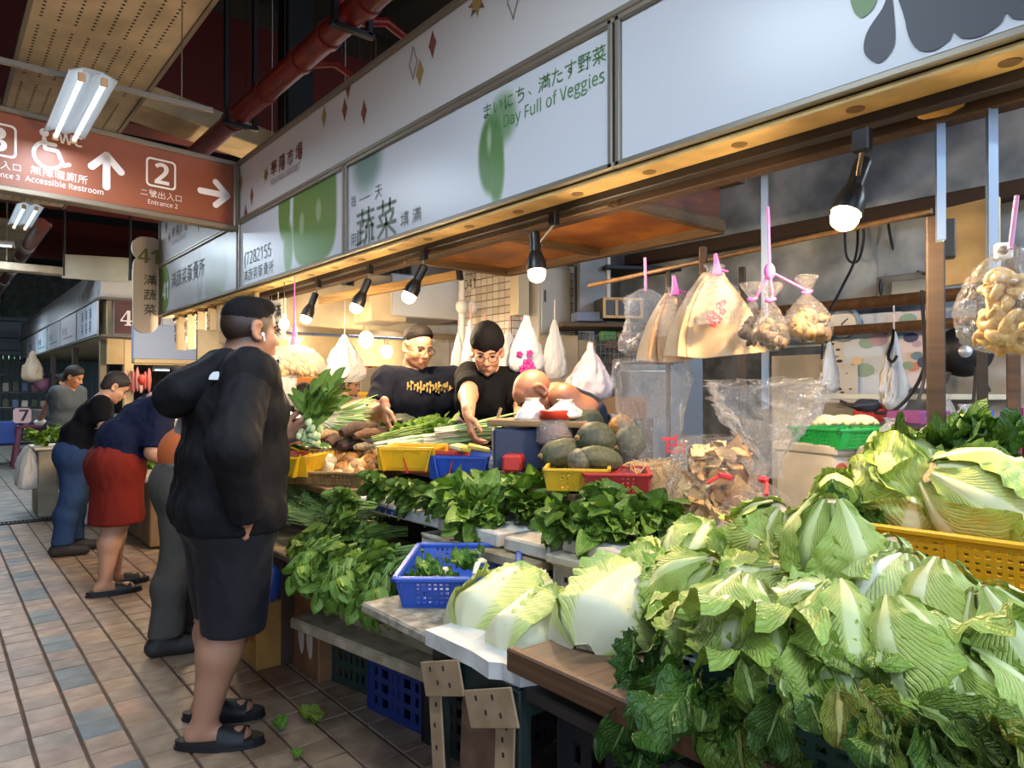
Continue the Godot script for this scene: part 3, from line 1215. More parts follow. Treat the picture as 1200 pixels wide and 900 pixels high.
	for k in 24:
		g.lathe([Vector2(0.0001,-0.001), Vector2(0.02,-0.001), Vector2(0.026,-0.004), Vector2(0.028,0.0)],12, Transform3D(Basis(), V(X + 0.07,2.225,-0.6 + 0.4 * k)))
	part(soff, "screw_cover", g, mt("7a6238", 0.5))
	g = G.new()
	g.box(V(X + 0.16,2.24,4.1), Vector3(0.05,0.1,10.1), Basis(),0.004)
	g.box(V(X + 0.075,2.8,4.1), Vector3(0.1,1.1,10.1))
	part(t, "back_box", g, mt("2c2622", 0.6))
	# vertical blade sign with the stall's number
	var bl := thing("blade_sign", "small cream blade sign with rounded ends and a green 41", "sign", V(2.0,2.6,9.2))
	var bw := 0.27
	g = G.new()
	var xf := Transform3D(Basis(), V(1.95,2.62,9.22))
	var pl := PackedVector2Array()
	for q in rounded(bw, 0.92,0.12,6):
		pl.append(q + Vector2(0,-0.12))
	g.prism(pl, 0.04, xf)
	pl = PackedVector2Array()
	for q in rounded(0.34,0.28,0.13,6):
		pl.append(q + Vector2(0.02,0.42))
	g.prism(pl, 0.046, xf)
	part(bl, "board", g, mt("cfc4b4", 0.5))
	g = G.new()
	latin(g, "41", 0.17, xf.translated_local(Vector3(-0.09,0.33,0.026)), true)
	part(bl, "number", g, mt("75823f", 0.5))
	g = G.new()
	strokes(g, "滿蔬菜", 0.13, xf.translated_local(Vector3(-0.02,0.12,0.024)),0.1,1.35, true)
	part(bl, "lettering", g, mt("5e5a52", 0.5))
	hanging_sign()

func arrow(g: G, t: Transform3D, s: float) -> void:
	for q in [[Vector2(-0.5,0), Vector2(0.38,0)],[Vector2(0.0,0.38), Vector2(0.4,0.0)],[Vector2(0.0,-0.38), Vector2(0.4,0.0)]]:
		var a: Vector2 = q[0] * s
		var b: Vector2 = q[1] * s
		var d := b - a
		g.prism(rounded(d.length() + 0.2 * s, 0.2 * s, 0.0999 * s),0.002, t * Transform3D(Basis(Vector3.BACK, d.angle()), Vector3((a.x + b.x) / 2,(a.y + b.y) / 2,0)))

func hanging_sign() -> void:
	var ang := 0.13
	var b := Basis(Vector3.UP, ang)
	var o := V(2.05, 3.075, 6.36)                  # right hand end; x runs left along the sign as negative
	var xf := Transform3D(b, o)
	var t := thing("direction_sign", "long brown hanging direction sign with white arrows and toilet symbol", "sign", o)
	var L := 2.7
	var g := G.new()
	g.box(xf * Vector3(-L / 2,0,-0.04), Vector3(L, 0.52,0.08), b)
	var bm := stained("8c4f35", 0.45,3.0,0.06,0.6)
	var face := part(t, "board", g, bm)
	g = G.new()
	for y in [-0.28,0.28]:
		g.box(xf * Vector3(-L / 2, y, -0.035), Vector3(L + 0.06,0.045,0.12), b, 0.008)
	g.box(xf * Vector3(0.015,0,-0.035), Vector3(0.05,0.6,0.12), b, 0.008)
	part(t, "frame", g, mt("84796a", 0.4,0.5))
	g = G.new()
	var z := 0.004
	var P := func(x: float, y: float) -> Transform3D: return xf.translated_local(Vector3(x, y, z))
	arrow(g, P.call(-0.165,-0.01),0.26)
	part(face, "arrow", g, mt("e8e6ea", 0.5))
	g = G.new()
	arrow(g, P.call(-1.02,0.005) * Transform3D(Basis(Vector3.BACK, PI / 2), Vector3.ZERO),0.27)
	part(face, "arrow", g, mt("e8e6ea", 0.5))
	for q in [["2", -0.615,0.06],["3", -1.72,0.06]]:
		g = G.new()
		var fr := [rounded(0.235,0.235,0.035), rounded(0.205,0.205,0.024)]
		for k in fr[0].size():
			var k2: int = (k + 1) % fr[0].size()
			var tt: Transform3D = P.call(q[1], q[2])
			var w := []
			for p in [fr[0][k], fr[0][k2], fr[1][k2], fr[1][k]]:
				w.append(tt * Vector3(p.x, p.y, 0))
			g.quad(w[0], w[1], w[2], w[3], b.z)
		latin(g, q[0],0.17, P.call(q[1] - 0.062, q[2] - 0.004), true)
		part(face, "entrance_number", g, mt("eae6e6", 0.5))
	g = G.new()
	strokes(g, "二號出入口", 0.06, P.call(-0.775,-0.085),0.075,1.12)
	latin(g, "Entrance 2", 0.036, P.call(-0.72,-0.185))
	strokes(g, "三號出入口", 0.06, P.call(-1.9,-0.085),0.075,1.12)
	latin(g, "Entrance 3", 0.036, P.call(-1.82,-0.185))
	strokes(g, "無障礙廁所", 0.068, P.call(-1.52,-0.075),0.06,1.12)
	latin(g, "Accessible Restroom", 0.04, P.call(-1.55,-0.18))
	latin(g, "WC", 0.075, P.call(-1.345,0.165), true)
	part(face, "lettering", g, mt("e8e2e0", 0.5))
	# wheelchair symbol
	g = G.new()
	var c := Vector2(-1.435,0.055)
	g.prism(disc2(c + Vector2(0.0,0.125),0.03),0.002, P.call(0,0))
	var seg := [[c + Vector2(0.0,0.085), c + Vector2(0.005,0.01)],[c + Vector2(0.005,0.01), c + Vector2(0.085,0.01)],[c + Vector2(0.085,0.01), c + Vector2(0.125,-0.09)],[c + Vector2(0.125,-0.09), c + Vector2(0.16,-0.075)],[c + Vector2(0.0,0.05), c + Vector2(0.07,0.05)]]
	for s in seg:
		var d: Vector2 = s[1] - s[0]
		g.prism(rounded(d.length() + 0.028,0.028,0.0139),0.002, P.call(0,0) * Transform3D(Basis(Vector3.BACK, d.angle()), Vector3((s[0].x + s[1].x) / 2,(s[0].y + s[1].y) / 2,0)))
	for k in 15:
		var a0 := 1.75 + k * 0.27
		var p0 := c + Vector2(0.03,-0.035) + Vector2(cos(a0), sin(a0)) * 0.095
		var p1 := c + Vector2(0.03,-0.035) + Vector2(cos(a0 + 0.27), sin(a0 + 0.27)) * 0.095
		var d := p1 - p0
		g.prism(rounded(d.length() + 0.022,0.026,0.0109),0.002, P.call(0,0) * Transform3D(Basis(Vector3.BACK, d.angle()), Vector3((p0.x + p1.x) / 2,(p0.y + p1.y) / 2,0)))
	part(face, "wheelchair_symbol", g, mt("eae6e6", 0.5))
	g = G.new()
	star(g, Vector2(-0.09,-0.22),0.05,0.06, P.call(0,0))
	part(face, "dark_star", g, mt("7c3a2c", 0.5))

func disc2(c: Vector2, r: float) -> PackedVector2Array:
	var p := PackedVector2Array()
	for k in 16:
		p.append(c + Vector2(cos(TAU * k / 16), sin(TAU * k / 16)) * r)
	return p

# ---------------------------------------------------------------- stall frame: canopy, rails, posts, track lamps, back of the stall

func spot_lamp(label: String, bulb: Vector3, top: Vector3, tilt: Vector3) -> void:
	var t := thing("track_lamp", label, "lamp", top, "spot lamps along the stall front")
	var black := mt("1a1816", 0.35,0.3)
	var g := G.new()
	g.box(top + Vector3(0,-0.03,0), Vector3(0.035,0.07,0.05), Basis(),0.005)
	part(t, "track_adapter", g, black)
	var ax := (bulb - tilt * 0.0 - (top + Vector3(0,-0.1,0)))
	var d := tilt.normalized()
	g = G.new()
	g.tube([top + Vector3(0,-0.06,0), bulb - d * 0.12],0.007,8)
	part(t, "stem", g, mt("7a6a55", 0.4,0.6))
	var b := aim(d)
	g = G.new()
	g.lathe([Vector2(0.0001,-0.2), Vector2(0.02,-0.2), Vector2(0.026,-0.19), Vector2(0.026,-0.1), Vector2(0.03,-0.095), Vector2(0.045,-0.05), Vector2(0.047,-0.005), Vector2(0.043,-0.005), Vector2(0.04,-0.05)],20, Transform3D(Basis(b.x, b.z, -b.y), bulb))
	part(t, "shade", g, black)
	g = G.new()
	g.lathe([Vector2(0.0001,0.05), Vector2(0.02,0.046), Vector2(0.035,0.034), Vector2(0.042,0.014), Vector2(0.041,-0.008), Vector2(0.034,-0.03), Vector2(0.0001,-0.034)],20, Transform3D(Basis(b.x, b.z, -b.y), bulb))
	part(t, "bulb", flip(g), mt("fff4e0", 0.3,0.0, {"glow": [Color(1.0,0.85,0.62),9.0]}))
	lamp(bulb + d * 0.005, Color(1.0,0.86,0.68), LAMP, 0.035, "bulb_light", t)

func flip(g: G) -> G:
	for q in range(0, g.i.size(),3):
		var k := g.i[q]
		g.i[q] = g.i[q + 1]
		g.i[q + 1] = k
	return g

func pendant(label: String, p: Vector3, r: float, energy: float) -> void:
	var t := thing("bare_bulb", label, "lamp", p, "")
	var g := G.new()
	g.ball(p, Vector3(r, r * 1.15, r),14,10)
	part(t, "bulb", g, mt("fff4e0", 0.3,0.0, {"glow": [Color(1.0,0.87,0.66),7.0]}))
	g = G.new()
	g.tube([p + Vector3(0, r, 0), p + Vector3(0, r * 2.0,0)], r * 0.45,10)
	part(t, "socket", g, mt("d8c9a4", 0.4))
	g = G.new()
	g.tube([p + Vector3(0, r * 1.9,0), Vector3(p.x, 6.2, p.z)],0.004,6)
	part(t, "cord", g, mt("2b2724", 0.6))
	lamp(p, Color(1.0,0.87,0.7), energy, r, "bulb_light", t)

func slotted(called: String, label: String, p: Vector3, h: float, w := 0.042) -> void:
	var t := thing(called, label, "post", p)
	var m := mt("8d9aa6", 0.35,0.75)
	var g := G.new()
	var b := Basis(Vector3.UP, 0.45)
	for s in [-1.0,1.0]:
		g.box(p + b * Vector3(s * (w / 2 - 0.006), h / 2,0), Vector3(0.012, h, 0.003), b)
		g.box(p + b * Vector3(s * w / 2, h / 2,-0.011), Vector3(0.003, h, 0.022), b)
	var y := 0.0
	while y < h:
		g.box(p + b * Vector3(0, y + 0.012,0), Vector3(w - 0.02,0.024,0.003), b)
		y += 0.055
	part(t, "channel", g, m)

func stall_frame() -> void:
	# track lamps along the front
	var L := [[359,372, "spot lamp shining just right of the man in the jacket's head"],[418,359, "spot lamp above the pink tied bag, second from the left"],[480,346, "spot lamp above the stallholder in the printed tee"],[629,319, "spot lamp glowing beside the end of the plywood canopy"],[991,252, "big near spot lamp with a black cylinder shade at upper right"]]
	for k in L.size():
		var p := onx(L[k][0], L[k][1],2.16 if k < 4 else 2.14)
		var top := Vector3(2.24,2.2, p.z + 0.03)
		var tl: Vector3 = [Vector3(-0.15,-1,0.3), Vector3(-0.25,-1,0.15), Vector3(-0.35,-1,0.1), Vector3(-0.1,-1,0.2), Vector3(-0.25,-0.8,0.12)][k]
		if k == 4:
			tl = cam_basis * Vector3(-0.38,-0.9,0.2)
			top = p + cam_basis * Vector3(0.02,0.235,0.06)
		elif k < 3:
			tl = cam_basis * Vector3(-0.3 - 0.06 * k, -0.9,0.15)
		spot_lamp(L[k][2], p, top, tl)
	for q in [[215,398,9.0],[268,396,8.2],[287,400,8.0]]:
		pendant("bulb glowing behind the row of hanging menu cloths at left" if q[0] == 215 else ("bulb glowing behind the man's head under the signboard" if q[0] == 268 else "bulb half hidden behind the man's hair"), far(q[0], q[1], q[2]),0.05, LAMP * 0.8)
	# plywood canopy
	var t := thing("plywood_canopy", "orange plywood canopy with timber rim hung inside the stall front", "canopy", V(2.7,2.2,3.0))
	var ply := mt("b8762f", 0.5,0.0, {"tex": [noisy(5,3.0, Color(0.7,0.62,0.52), Color.WHITE, 4,0.4),0.8, true]})
	var g := G.new()
	g.box(V(2.72,2.225,3.42), Vector3(0.82,0.016,0.85), Basis(),0.003)
	part(t, "board", g, ply)
	g = G.new()
	g.box(V(2.72,2.225,2.56), Vector3(0.82,0.016,0.82), Basis(),0.003)
	part(t, "board", g, ply)
	var tim := wooden("6b5335", 0.7,1.5)
	for q in [[V(2.3,2.2,3.86), V(3.14,2.2,3.86)],[V(3.13,2.2,3.86), V(3.13,2.2,2.12)],[V(2.3,2.21,2.98), V(3.13,2.21,2.98)],[V(2.3,2.21,2.13), V(3.14,2.21,2.13)],[V(2.3,2.2,3.86), V(2.3,2.2,2.12)]]:
		g = G.new()
		g.bar(q[0], q[1],0.05,0.06, Vector3.UP, 0.004)
		part(t, "rim", g, tim)
	g = G.new()
	g.box(V(2.75,2.42,2.16), Vector3(0.8,0.36,0.03), Basis(),0.004)
	part(t, "end_board", g, wooden("7a4324", 0.6,1.0))
	g = G.new()
	g.box(V(2.75,2.44,3.0), Vector3(0.95,0.02,1.9))
	part(t, "top_board", g, tim)
	# brown timber beam behind the sign box
	g = G.new()
	g.box(V(2.36,2.22,4.0), Vector3(0.07,0.1,9.6), Basis(),0.006)
	solo("timber_beam", "long dark timber beam behind the underside of the signboard", "beam", g, wooden("4f3a26", 0.75,1.2))
	g = G.new()
	g.ball(onx(1105,130,2.34), Vector3(0.05,0.022,0.07),14,8, Basis(), func(d: Vector3) -> Vector3: return d * (1.0 + 0.25 * fn.get_noise_3dv(d * 2.0)))
	solo("foam_lump", "lump of yellow builder's foam stuck on the dark beam", "foam", g, mt("c79a52", 0.9))
	# slotted steel posts hung from the beam
	var p := onx(900,330,2.42)
	slotted("slotted_post", "slotted steel post behind the pink string of the mushroom bags", Vector3(p.x, 1.3, p.z),0.95,0.04)
	p = onx(1107,245,2.36)
	slotted("slotted_post", "slotted steel post ending on top of the brown timber upright", Vector3(p.x, 1.82, p.z),0.4,0.042)
	p = onx(1168,300,2.36)
	slotted("slotted_post", "slotted steel post at the far right beside the bright tube", Vector3(p.x, 1.66, p.z),0.55,0.05)
	# brown uprights and rails
	p = onx(1096,300,2.42)
	g = G.new()
	g.box(Vector3(p.x, 1.4, p.z), Vector3(0.055,1.02,0.05), Basis(Vector3.UP, 0.4),0.004)
	var up := solo("timber_upright", "brown square timber upright carrying the steel post", "post", g, wooden("453424", 0.6,1.0))
	g = G.new()
	g.box(Vector3(p.x + 0.03,1.84, p.z + 0.02), Vector3(0.05,0.12,0.05), Basis(Vector3.UP, 0.4),0.004)
	solo("switch_box", "small dark switch box on the brown upright", "switch", g, mt("4b453d", 0.5))
	t = thing("hanging_rail", "thin rusty rail along the stall from which the bags hang", "rail", V(2.9,2.0,2.5))
	g = G.new()
	g.tube([onx(1092,247,2.62), onx(690,335,2.62)],0.011,8)
	part(t, "rod", g, stained("6f5436", 0.45,10.0,0.3,2.0))
	for q in [[824,303]]:
		g = G.new()
		var h := onx(q[0], q[1],2.62)
		g.box(h + Vector3(0,-0.06,0), Vector3(0.05,0.22,0.03), Basis(Vector3.UP, 0.5),0.003)
		part(t, "bracket", g, wooden("57422c", 0.7,1.5))
	# far posts
	var iron := mt("3a332c", 0.5,0.5)
	for q in [[870,380,620,3.4,0.03, "dark steel upright under the mushroom bags"],[783,400,520,3.3,0.02, "perforated dark upright left of the clear bag"],[1150,250,600,3.1,0.04, "perforated dark upright near the right edge"],[1187,330,610,2.9,0.045, "brown timber upright at the right edge"]]:
		g = G.new()
		var a := far(q[0], q[1], q[3])
		g.box(Vector3(a.x, 0.98, a.z), Vector3(q[4],1.96, q[4]), Basis(Vector3.UP, 0.4),0.003)
		solo("stall_upright", q[5], "post", g, wooden("5b4028", 0.6,1.0) if q[0] > 1180 else iron)
	# back wall of the stall, along the aisle, with a stained upper part, beam and pipes
	var X := 4.4
	g = G.new()
	g.box(V(X + 0.05,2.3,1.95), Vector3(0.1,1.3,5.2))
	struct("wall_right_stall", g, mt("c3cdd4", 0.8,0.0, {"tex": [noisy(7,3.0, Color(0.62,0.64,0.66), Color.WHITE, 5,0.6),0.6, true]}))
	g = G.new()
	g.box(V(X + 0.06,0.85,1.0), Vector3(0.1,1.5,3.2))
	struct("wall_right_lower", g, stained("b9b5aa", 0.7,3.0,0.2,0.6))
	g = G.new()
	g.box(V(X - 0.08,2.4,1.6), Vector3(0.1,0.09,4.4), Basis(),0.005)
	solo("steel_beam", "dark brown beam across the stained grey wall", "beam", g, mt("3c2c22", 0.7))
	for q in [[1.87,0.035],[1.72,0.03]]:
		g = G.new()
		g.tube([V(X - 0.25, q[0],2.6), V(X - 0.25, q[0],-1.0)], q[1],10)
		solo("wall_pipe", "upper rusty pipe running along the back wall" if q[0] > 1.8 else "lower rusty pipe running along the back wall", "pipe", g, stained("6a4b30", 0.45,8.0,0.3,2.0))
	# cupboard door on the grey wall
	t = thing("steel_cabinet", "grey steel cabinet door on the stained wall above the pipes", "cabinet", onx(1060,320, X))
	var a0 := onx(1032,352, X - 0.06)
	var a1 := onx(1100,318, X - 0.06)
	g = G.new()
	g.box((a0 + a1) / 2 + Vector3(0,0,0), Vector3(0.12, a1.y - a0.y, absf(a1.z - a0.z)), Basis(),0.006)
	part(t, "body", g, stained("888b86", 0.45,3.0,0.2,1.0, {}))
	g = G.new()
	g.box((a0 + a1) / 2 + Vector3(-0.065,-0.01,0.03), Vector3(0.02, a1.y - a0.y - 0.05, absf(a1.z - a0.z) - 0.12), Basis(),0.005)
	var dr := part(t, "door", g, mt("8f999e", 0.35,0.5))
	g = G.new()
	g.ball((a0 + a1) / 2 + Vector3(-0.085,0,-0.12), Vector3(0.015,0.05,0.012),10,8)
	part(dr, "handle", g, mt("3a3a3a", 0.4,0.6))
	# cream panel behind the right posts
	g = G.new()
	p = far(1136,285,3.0)
	g.box(p, Vector3(0.03,0.34,0.24), Basis(Vector3.UP, -0.25),0.004)
	solo("cream_board", "square cream panel hanging between the two right hand posts", "panel", g, stained("c2ab7d", 0.6,4.0,0.12,1.0))
	g = G.new()
	p = onx(1176,294,2.33)
	g.box(p, Vector3(0.02,0.045,0.045), Basis(Vector3.UP, 0.4),0.006)
	var so := solo("power_socket", "white socket with a black plug on the right steel post", "socket", g, mt("e4e2da", 0.4))
	g = G.new()
	g.ball(p + Vector3(-0.012,0,0.004), Vector3(0.012,0.012,0.012),10,8)
	part(so, "plug", g, mt("161616", 0.5))
	# right edge, out of sight of which the sky would be too near: neighbouring stall roof
	g = G.new()
	g.box(V(6.3,2.95,0.2), Vector3(3.6,0.1,5.0))
	struct("ceiling_stall", g, stained("8f8c86", 0.8,4.0,0.2,0.5))

func column_tiles() -> void:
	var x0 := 3.4
	var x1 := 4.3
	var d0 := 4.155
	var d1 := 4.83
	var t := thing("tiled_column", "square column clad in small white tiles with round number plate 041", "column", V((x0 + x1) / 2,0,(d0 + d1) / 2))
	var g := G.new()
	g.box(V((x0 + x1) / 2,2.2,(d0 + d1) / 2), Vector3(x1 - x0,4.4, d1 - d0))
	part(t, "core", g, stained("5f5850", 0.85,4.0,0.3,0.8))
	var w := 0.0745
	var tg := G.new()
	tg.box(Vector3.ZERO, Vector3(w - 0.006, w * 0.8 - 0.006,0.01), Basis(),0.002)
	var tile := tg.mesh()
	var ms := []
	for k in 4:
		ms.append(mt([Color("cfc6b6"), Color("c5bbab"), Color("d6cec0"), Color("bfb4a2")][k],0.25))
	for j in 11:
		for k in 9:
			var o := part(t, "tile", tile, ms[rng.randi() % 4], false)
			o.transform = Transform3D(Basis(Vector3.UP, -PI / 2), V(x0 - 0.004,1.75 + j * w * 0.8, d0 + w * (k + 0.5)) - t.position)
		for k in 12:
			var o := part(t, "tile", tile, ms[rng.randi() % 4], false)
			o.transform = Transform3D(Basis(), V(x0 + w * (k + 0.5),1.75 + j * w * 0.8, d0 - 0.004) - t.position)
	g = G.new()
	g.box(V(x0 - 0.006,1.2,(d0 + d1) / 2), Vector3(0.02,0.98, d1 - d0), Basis(),0.003)
	part(t, "green_board", g, stained("7f8f45", 0.7,5.0,0.25,1.0))
	g = G.new()
	var c := onx(550,333, x0 - 0.02)
	g.lathe([Vector2(0.0001,0.006), Vector2(0.058,0.006), Vector2(0.062,0.0)],24, Transform3D(Basis(Vector3.BACK, Vector3.LEFT, Vector3.UP), c))
	var pl := part(t, "number_plate", flip(g), mt("d9d2c2", 0.5))
	g = G.new()
	latin(g, "041", 0.075, Transform3D(Basis(Vector3.BACK, Vector3.UP, Vector3.LEFT), c + Vector3(-0.009,0,-0.062)))
	part(pl, "lettering", g, mt("2b2826", 0.6))
	g = G.new()
	for k in 8:
		var q := V(x0 - 0.03,1.71, d0 + 0.06 + 0.08 * k)
		g.tube([q + Vector3(0.02,0,0), q, q + Vector3(-0.012,-0.025,0), q + Vector3(0.004,-0.04,0)],0.004,6)
	part(t, "hook", g, mt("40382f", 0.5,0.5), true, "stuff")
	g = G.new()
	for k in 3:
		g.tube([V(x0 + 0.1 + 0.07 * k, 0.2, d0 - 0.03), V(x0 + 0.1 + 0.07 * k, 1.74, d0 - 0.03)],0.016,8)
	part(t, "conduit", g, mt("6d665c", 0.5,0.3))
	# electric box on the near face
	var e := thing("electric_box", "pale grey electric box fixed on the tiled column near the lamp", "electric box", V(x0 + 0.28,1.75, d0))
	g = G.new()
	g.box(V(x0 + 0.3,2.05, d0 - 0.09), Vector3(0.34,0.54,0.15), Basis(),0.008)
	part(e, "case", g, mt("b3b1a8", 0.5))
	g = G.new()
	g.box(V(x0 + 0.3,2.05, d0 - 0.17), Vector3(0.3,0.5,0.012), Basis(),0.004)
	var dr := part(e, "door", g, mt("bdbbb2", 0.45))
	g = G.new()
	g.box(V(x0 + 0.18,2.08, d0 - 0.18), Vector3(0.02,0.09,0.012), Basis(),0.003)
	part(dr, "latch", g, mt("4b4b48", 0.4))
	g = G.new()
	g.box(V(x0 + 0.03,2.1, d0 - 0.06), Vector3(0.11,0.34,0.1), Basis(),0.005)
	solo("junction_box", "narrow cream junction box beside the electric box", "electric box", g, mt("c9bd9f", 0.5))

func background() -> void:
	column_tiles()
	# ducts and range hood behind the stallholders
	var cream := stained("c4b493", 0.6,3.0,0.15,0.6)
	var g := G.new()
	g.box(V(3.5,2.17,6.6), Vector3(2.6,0.42,0.7), Basis(),0.01)
	solo("cream_duct", "long cream boxed duct behind the track lamps", "duct", g, cream)
	g = G.new()
	g.box(V(3.7,1.8,7.3), Vector3(3.4,0.32,0.05), Basis(),0.005)
	solo("corrugated_fascia", "cream ribbed fascia behind the lamps above the far stalls", "fascia", g, cream)
	var t := thing("range_hood", "pale steel extractor hood hanging behind the stallholders", "extractor hood", V(3.2,1.9,5.6))
	g = G.new()
	var p := far(487,352,5.9)
	g.box(p, Vector3(0.62,0.34,0.5), Basis(Vector3.UP, -0.15),0.01)
	part(t, "body", g, mt("b9bcbc", 0.4,0.3))
	p = far(445,353,5.7)
	g = G.new()
	g.box(p, Vector3(0.3,0.36,0.4), Basis(Vector3.UP, -0.15),0.01)
	part(t, "side_duct", g, cream)
	g = G.new()
	p = far(515,345,6.3)
	g.box(p, Vector3(0.5,0.55,0.05), Basis(Vector3.UP, -0.6),0.01)
	part(t, "panel", g, mt("a9a9a6", 0.45,0.3))
	g = G.new()
	g.bar(far(375,352,5.2), far(538,322,4.9),0.05,0.06, Vector3.UP, 0.004)
	var tb := solo("timber_batten", "pale timber batten with a black end cap beside the plywood canopy", "batten", g, wooden("b08f5a", 0.6,1.2))
	g = G.new()
	g.bar(far(536.5,322.5,4.89), far(541,321.5,4.88),0.062,0.072, Vector3.UP, 0.004)
	part(tb, "end_cap", g, mt("1b1918", 0.5))
	g = G.new()
	p = far(541,360,5.5)
	g.tube([Vector3(p.x, 0, p.z), p + Vector3(0,0.4,0)],0.025,10)
	for s in [-0.02,0.07]:
		g.ball(p + Vector3(s, 0.0,0.03), Vector3(0.05,0.055,0.05),10,8)
	solo("white_pipe", "white vertical pipe with round valve beside the tiled column", "pipe", g, mt("d9d7cf", 0.4))
	# galvanised duct right of the column
	g = G.new()
	p = far(692,334,5.4)
	g.box(p, Vector3(0.22,0.5,0.16), Basis(Vector3.UP, -0.5),0.006)
	var gd := solo("galvanised_duct", "dull galvanised duct right of the tiled column", "duct", g, stained("7d8386", 0.35,3.0,0.25,0.8))
	g = G.new()
	g.tube([p + Vector3(0.06,-0.24,0.13), p + Vector3(0.06,0.4,0.13)],0.016,8)
	part(gd, "white_conduit", g, mt("cfd2d2", 0.4))
	# shelf with microwave, and wire basket under it
	t = thing("stall_shelf", "brown shelf carrying an old microwave in the stall's back", "shelf", far(720,388,5.4))
	g = G.new()
	p = far(735,384,5.3)
	g.box(p, Vector3(1.1,0.03,0.4), Basis(Vector3.UP, -0.5),0.004)
	part(t, "board", g, wooden("5f4a2d", 0.6,1.2))
	g = G.new()
	g.box(p + Vector3(0.2,0.45,-0.1), Vector3(0.6,0.03,0.4), Basis(Vector3.UP, -0.5),0.004)
	for s in [-0.35,0.4]:
		g.box(p + Basis(Vector3.UP, -0.5) * Vector3(s, 0.2,-0.15), Vector3(0.02,0.55,0.02), Basis(Vector3.UP, -0.5))
	part(t, "shelf_frame", g, mt("22242a", 0.5,0.4))
	t = thing("microwave_oven", "small microwave with pale frame on the brown shelf", "microwave", p)
	p = far(724,363,5.2)
	var b := Basis(Vector3.UP, -0.5)
	g = G.new()
	g.box(p, Vector3(0.3,0.15,0.22), b, 0.006)
	part(t, "case", g, mt("2a2826", 0.4))
	g = G.new()
	for s in [-0.072,0.072]:
		g.box(p + b * Vector3(0, s * 0.9,0.115), Vector3(0.3,0.02,0.015), b, 0.003)
		g.box(p + b * Vector3(s * 1.95,0,0.115), Vector3(0.02,0.14,0.015), b, 0.003)
	g.box(p + b * Vector3(-0.05,0,0.115), Vector3(0.02,0.14,0.015), b, 0.003)
	part(t, "door_frame", g, mt("c4a36e", 0.5))
	g = G.new()
	p = far(688,372,5.2)
	g.box(p, Vector3(0.2,0.07,0.16), b, 0.006)
	solo("blue_box", "grey blue box lying on the brown shelf left of the microwave", "box", g, mt("6c7a93", 0.6))
	t = thing("wire_basket", "wire rack hanging under the brown shelf with odds and ends", "basket", far(735,410,5.2))
	p = far(738,408,5.2)
	g = G.new()
	g.lattice(p + b * Vector3(-0.36,-0.11,0.12), b * Vector3(0.72,0,0), b * Vector3(0,0.19,0),22,3,0.005,0.006,0.005)
	g.lattice(p + b * Vector3(-0.36,-0.11,-0.16), b * Vector3(0.72,0,0), b * Vector3(0,0,0.28),18,5,0.005,0.006,0.005)
	part(t, "wire", g, mt("4a443c", 0.4,0.7))
	for q in [[712,394, "4f8f4f", 0.11, "green tin in the wire rack"],[732,397, "8a5a44", 0.13, "brown packet in the wire rack"],[722,404, "5b4636", 0.15, "dark bundle in the wire rack"],[752,406, "6f5646", 0.12, "brown box at the right of the wire rack"]]:
		g = G.new()
		g.box(far(q[0], q[1],5.25), Vector3(q[3],0.07,0.1), b, 0.008)
		solo("rack_item", q[4], "container", g, mt(q[2],0.6))
	# tall pale cupboard boards behind
	for q in [[654,432,5.3,0.3,0.5, "b3a489", "tall tan cupboard door behind the hanging white bags"],[681,434,5.35,0.22,0.46, "a3967c", "tan board behind the pink hanging bag"]]:
		g = G.new()
		g.box(far(q[0], q[1], q[2]), Vector3(q[3], q[4],0.05), b, 0.004)
		solo("tan_board", q[6], "board", g, stained(q[5],0.6,3.0,0.15,0.8))
	# bright doorway end: grey cabinets seen under the wire rack
	for q in [[748,416,6.6,0.26,0.52, "a8a8a2", "grey metal cabinet in the bright gap behind the clear bag"],[752,462,6.4,0.36,0.42, "b4b6b4", "pale grey appliance with a green crate mark in the bright gap"],[790,440,7.4,0.5,1.2, "8a8f94", "tall grey machine behind the noodle bag"]]:
		g = G.new()
		var gc := far(q[0], q[1], q[2])
		var gt: float = gc.y + q[4] / 2
		g.box(Vector3(gc.x, gt / 2, gc.z), Vector3(q[3], gt, 0.3), b, 0.01)
		solo("grey_cabinet", q[6], "cabinet", g, mt(q[5],0.5))
	g = G.new()
	g.box(far(757,410,6.35), Vector3(0.09,0.2,0.02), b, 0.003)
	solo("red_notice", "red paper notice beside the grey metal cabinet", "notice", g, mt("c02a2c", 0.6))
	g = G.new()
	p = far(719,478,5.2)
	g.box(Vector3(p.x, (p.y - 0.08) / 2, p.z), Vector3(0.5, p.y - 0.08,0.3), b, 0.006)
	solo("side_table", "dull side table under the plain carton", "table", g, mt("6a5d4c", 0.7))
	g = G.new()
	g.box(p, Vector3(0.42,0.16,0.25), b, 0.006)
	solo("carton", "plain cardboard carton behind the elderly man", "box", g, stained("a98055", 0.7,4.0,0.1,1.0))
	# right part of the back wall: posters, clock, fan
	var X := 4.33
	var pn := 0
	for q in [[990,417,24,36, "d5d3cf", "black and white photo notice on the back wall"],[1022,420,36,105, "c7d3e0", "pale blue pictorial poster on the back wall"],[1070,410,30,90, "d9cfd4", "pink and blue pictorial poster on the back wall"],[985,450,22,44, "c9c6bf", "small pale notice low on the back wall"]]:
		pn += 1
		var c := onx(q[0], q[1], X - 0.012 * pn)
		var s: float = (c - EYE).dot(-cam_basis.z) / F
		var po := thing("poster", q[5], "poster", c)
		g = G.new()
		var pw: float = q[2] * s / 0.55
		var ph: float = q[3] * s
		g.box(c, Vector3(0.006, ph, pw))
		part(po, "sheet", g, mt(q[4],0.6))
